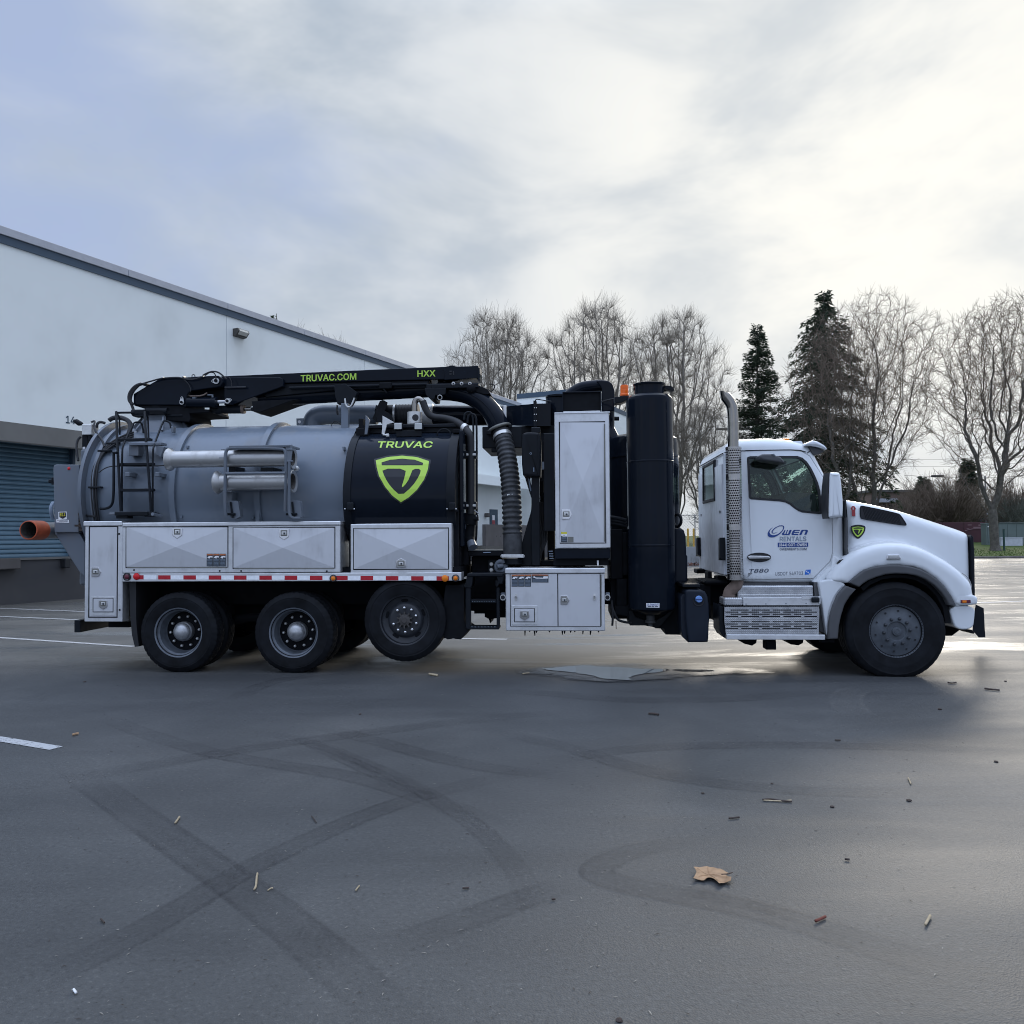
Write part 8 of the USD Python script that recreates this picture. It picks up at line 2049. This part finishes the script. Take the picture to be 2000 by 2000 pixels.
# moss at the foot of the large tree
# ------------------------------------------------------------------ litter on the lot
m_leaf = M('dry_leaf', (.42, .27, .16), .75, var=.25, scale=18, spec=.2)
m_stem = flat('leaf_stem', (.06, .035, .025), .8)
m_straw = M('straw_twig', (.42, .34, .22), .8, var=.2, scale=30)
m_dktwig = M('dark_twig', (.045, .032, .026), .85, var=.3, scale=30)
m_redtwig = flat('red_twig', (.14, .035, .022), .8)
lf_px = [(683, 914), (697, 893), (686, 876), (712, 871), (736, 868), (756, 872), (776, 880), (800, 882), (815, 886), (804, 897), (828, 912), (826, 926), (805, 924), (782, 935), (772, 922), (755, 912), (742, 910), (725, 917), (708, 913)]
lp = np.array([on_ground(*q(11, *p)) for p in lf_px]); lc = lp.mean(0)
v, f = tri2d(lp[:, :2]); v3, f = refine(np.column_stack([v, np.zeros(len(v))]), f, .018)
rad_l = np.linalg.norm(v3[:, :2] - lc[:2], axis=1); zz = .010 + rad_l ** 2 * .7 + .008 * np.sin(v3[:, 0] * 55) * np.cos(v3[:, 1] * 30) + .006 * meshkit.fbm(v3 * 40, 3, 2)
v3[:, 2] = zz
lm = flat_up((v3, f))
bot = lm[0] - [0, 0, .0012]
leaf = Thing('maple_leaf', 'curled dry brown maple leaf lying alone on the asphalt', 'leaf', (lc[0], lc[1], .006))
leaf.part('leaf_blade', cat(lm, (bot, lm[1][:, ::-1])), m_leaf, True, world=True)
sp_ = [on_ground(*q(11, *p), z=.03) for p in ((790, 884), (805, 883), (818, 882), (832, 877))]
leaf.part('leaf_stem', tube(bend(sp_, 2), .0025, 6), m_stem, world=True)
for a, b in (((745, 893), (700, 880)), ((745, 893), (705, 905)), ((745, 893), (778, 922)), ((745, 893), (812, 908)), ((745, 893), (738, 871))):
    p0, p1 = on_ground(*q(11, *a)), on_ground(*q(11, *b)); t = np.linspace(0, 1, 6)[:, None]; pp = p0 * (1 - t) + p1 * t; r_ = np.linalg.norm(pp[:, :2] - lc[:2], axis=1); pp[:, 2] = .012 + r_ ** 2 * .7 + .008 * np.sin(pp[:, 0] * 55) * np.cos(pp[:, 1] * 30) + .004
    leaf.part('leaf_vein', tube(pp, .0014, 4), m_leaf, world=True)
def twig(r, pts, rad, mat, lab, cat_='twig'):
    p = [on_ground(*q(r, *a), z=rad + .004) for a in pts]
    solo('twig', tube(bend(p, 2) if len(p) > 2 else p, rad, 6), mat, lab, cat_, smooth=True)
twig(10, [(661, 690), (670, 678), (677, 667)], .006, m_straw, 'short pale straw twig above the long crossing tyre mark')
twig(10, [(959, 941), (966, 930), (968, 900), (971, 880)], .005, m_straw, 'bent pale twig lying on the crossing of two tyre marks')
twig(10, [(1010, 945), (1022, 936), (1030, 936)], .003, m_straw, 'tiny pale forked twig right of the bent pale twig')
twig(10, [(1175, 664), (1186, 676), (1193, 688)], .003, m_dktwig, 'thin dark twig right of the straw twig, in the middle of the lot')
twig(10, [(1342, 945), (1350, 934), (1356, 927)], .004, m_straw, 'small pale twig right of centre foreground')
twig(10, [(275, 357), (285, 354), (296, 352)], .010, m_leaf, 'small brown leaf scrap right of the white line end', 'leaf')
twig(10, [(278, 1318), (284, 1326), (287, 1331)], .005, m_whtdecal, 'small white scrap in the left foreground', 'litter')
twig(10, [(1620, 128), (1640, 131), (1651, 133)], .014, m_straw, 'pale dry leaf scrap under the raised wheel', 'leaf')
twig(10, [(380, 1052), (388, 1060), (394, 1066)], .0035, m_dktwig, 'thin dark twig in the left foreground')
twig(10, [(1745, 936), (1758, 935), (1770, 935)], .004, m_dktwig, 'short dark twig beyond the tyre mark crossing')
twig(11, [(946, 602), (975, 599), (1010, 606), (1057, 609)], .0055, m_dktwig, 'longest dark twig behind the maple leaf')
twig(11, [(950, 605), (985, 606), (1020, 608), (1054, 604)], .004, m_straw, 'pale thin twig lying along the longest dark twig')
twig(11, [(818, 672), (840, 671), (858, 668)], .005, m_dktwig, 'dark twig between the maple leaf and the longest twig')
twig(11, [(1145, 1060), (1165, 1052), (1183, 1043)], .006, m_redtwig, 'reddish twig right of the maple leaf')
twig(11, [(1560, 1073), (1570, 1055), (1578, 1040)], .006, m_straw, 'pale straw twig in the right foreground')
twig(11, [(1783, 183), (1810, 186), (1840, 189)], .010, m_dktwig, 'dark twig near the front wheel')
twig(11, [(515, 277), (535, 277), (553, 281)], .010, m_dktwig, 'dark twig in front of the puddle')
twig(11, [(1495, 520), (1500, 530), (1505, 542)], .005, m_straw, 'pale upright-lying twig at right, beyond the maple leaf')
twig(11, [(1645, 160), (1660, 163), (1676, 160)], .008, m_dktwig, 'small dark twig just in front of the front wheel')
twig(11, [(1240, 378), (1218, 377)], .006, m_dktwig, 'small dark twig in front of the cab step')
twig(11, [(40, 127), (65, 124)], .008, m_straw, 'pale twig left of the puddle')
twig(11, [(1256, 826), (1274, 828)], .005, m_dktwig, 'short dark twig right of and behind the maple leaf')
twig(11, [(150, 978), (164, 977)], .004, m_dktwig, 'short dark twig left of the maple leaf in the foreground')
def crumb(r, x, y, s, mat, lab):
    s *= .6
    o = on_ground(*q(r, x, y)); v, f = ball(o + [0, 0, s * .35], s, 2); n = meshkit.fbm((v - o) * (1.6 / s) , 3, int(x)); v = o + [0, 0, s * .4] + (v - o - [0, 0, s * .35]) * (.5 + n[:, None]) * [1.2, 1.2, .6]
    solo('bark_scrap', (v, f), mat, lab, 'bark scrap', smooth=True)
for a in ((11, 1498, 608, .022, 'dark bark scrap at the right, beyond the reddish twig'), (11, 1208, 631, .018, 'small brown bark scrap right of the longest dark twig'), (11, 405, 1438, .016, 'dark bark scrap at the bottom edge'),
          (11, 1615, 263, .024, 'dark bark scrap in front of the front wheel'), (11, 1827, 461, .020, 'dark bark scrap near the right edge, mid distance'), (11, 720, 580, .014, 'mossy crumb left of the longest dark twig'), (10, 1359, 281, .018, 'small dark crumb in front of the raised wheel'), (10, 320, 159, .022, 'dark crumb left of the rear wheel'), (11, 981, 543, .012, 'tiny brown crumb above the longest dark twig'), (11, 1862, 157, .02, 'dark crumb right of the front wheel')):
    crumb(*a[:4], m_dktwig, a[4])
# fine grit and straw nobody could count
gv, gf = [], []
for k in range(1600):
    Y = 2.9 + RNG.random() ** 1.3 * 9.5; x = RNG.uniform(-.56, .56) * Y; s = RNG.uniform(.0006, .0022) ; ln = s * RNG.uniform(1.5, 8); a = RNG.random() * math.pi; n = len(gv)
    d = np.array([math.cos(a), math.sin(a)]); e = np.array([-d[1], d[0]]); z = .0035 + s * .7
    gv += [(*(np.array([x, Y]) + d * ln), .003), (*(np.array([x, Y]) - d * ln), .003), (*(np.array([x, Y]) + e * s), z), (*(np.array([x, Y]) - e * s), z)]; gf += [(n, n + 2, n + 1), (n, n + 1, n + 3), (n, n + 3, n + 2), (n + 1, n + 2, n + 3)]
h = len(gf) * 3 // 5 // 4 * 4
solo('pale_grit', (np.array(gv), np.array(gf)[:h]), M('pale_grit', (.34, .32, .28), .8, var=.3, scale=50), 'pale grit and straw bits scattered over the foreground asphalt', None, kind='stuff', smooth=0)
solo('dark_grit', (np.array(gv), np.array(gf)[h:]), m_dktwig, 'dark grit and needle bits scattered over the foreground asphalt', None, kind='stuff', smooth=0)
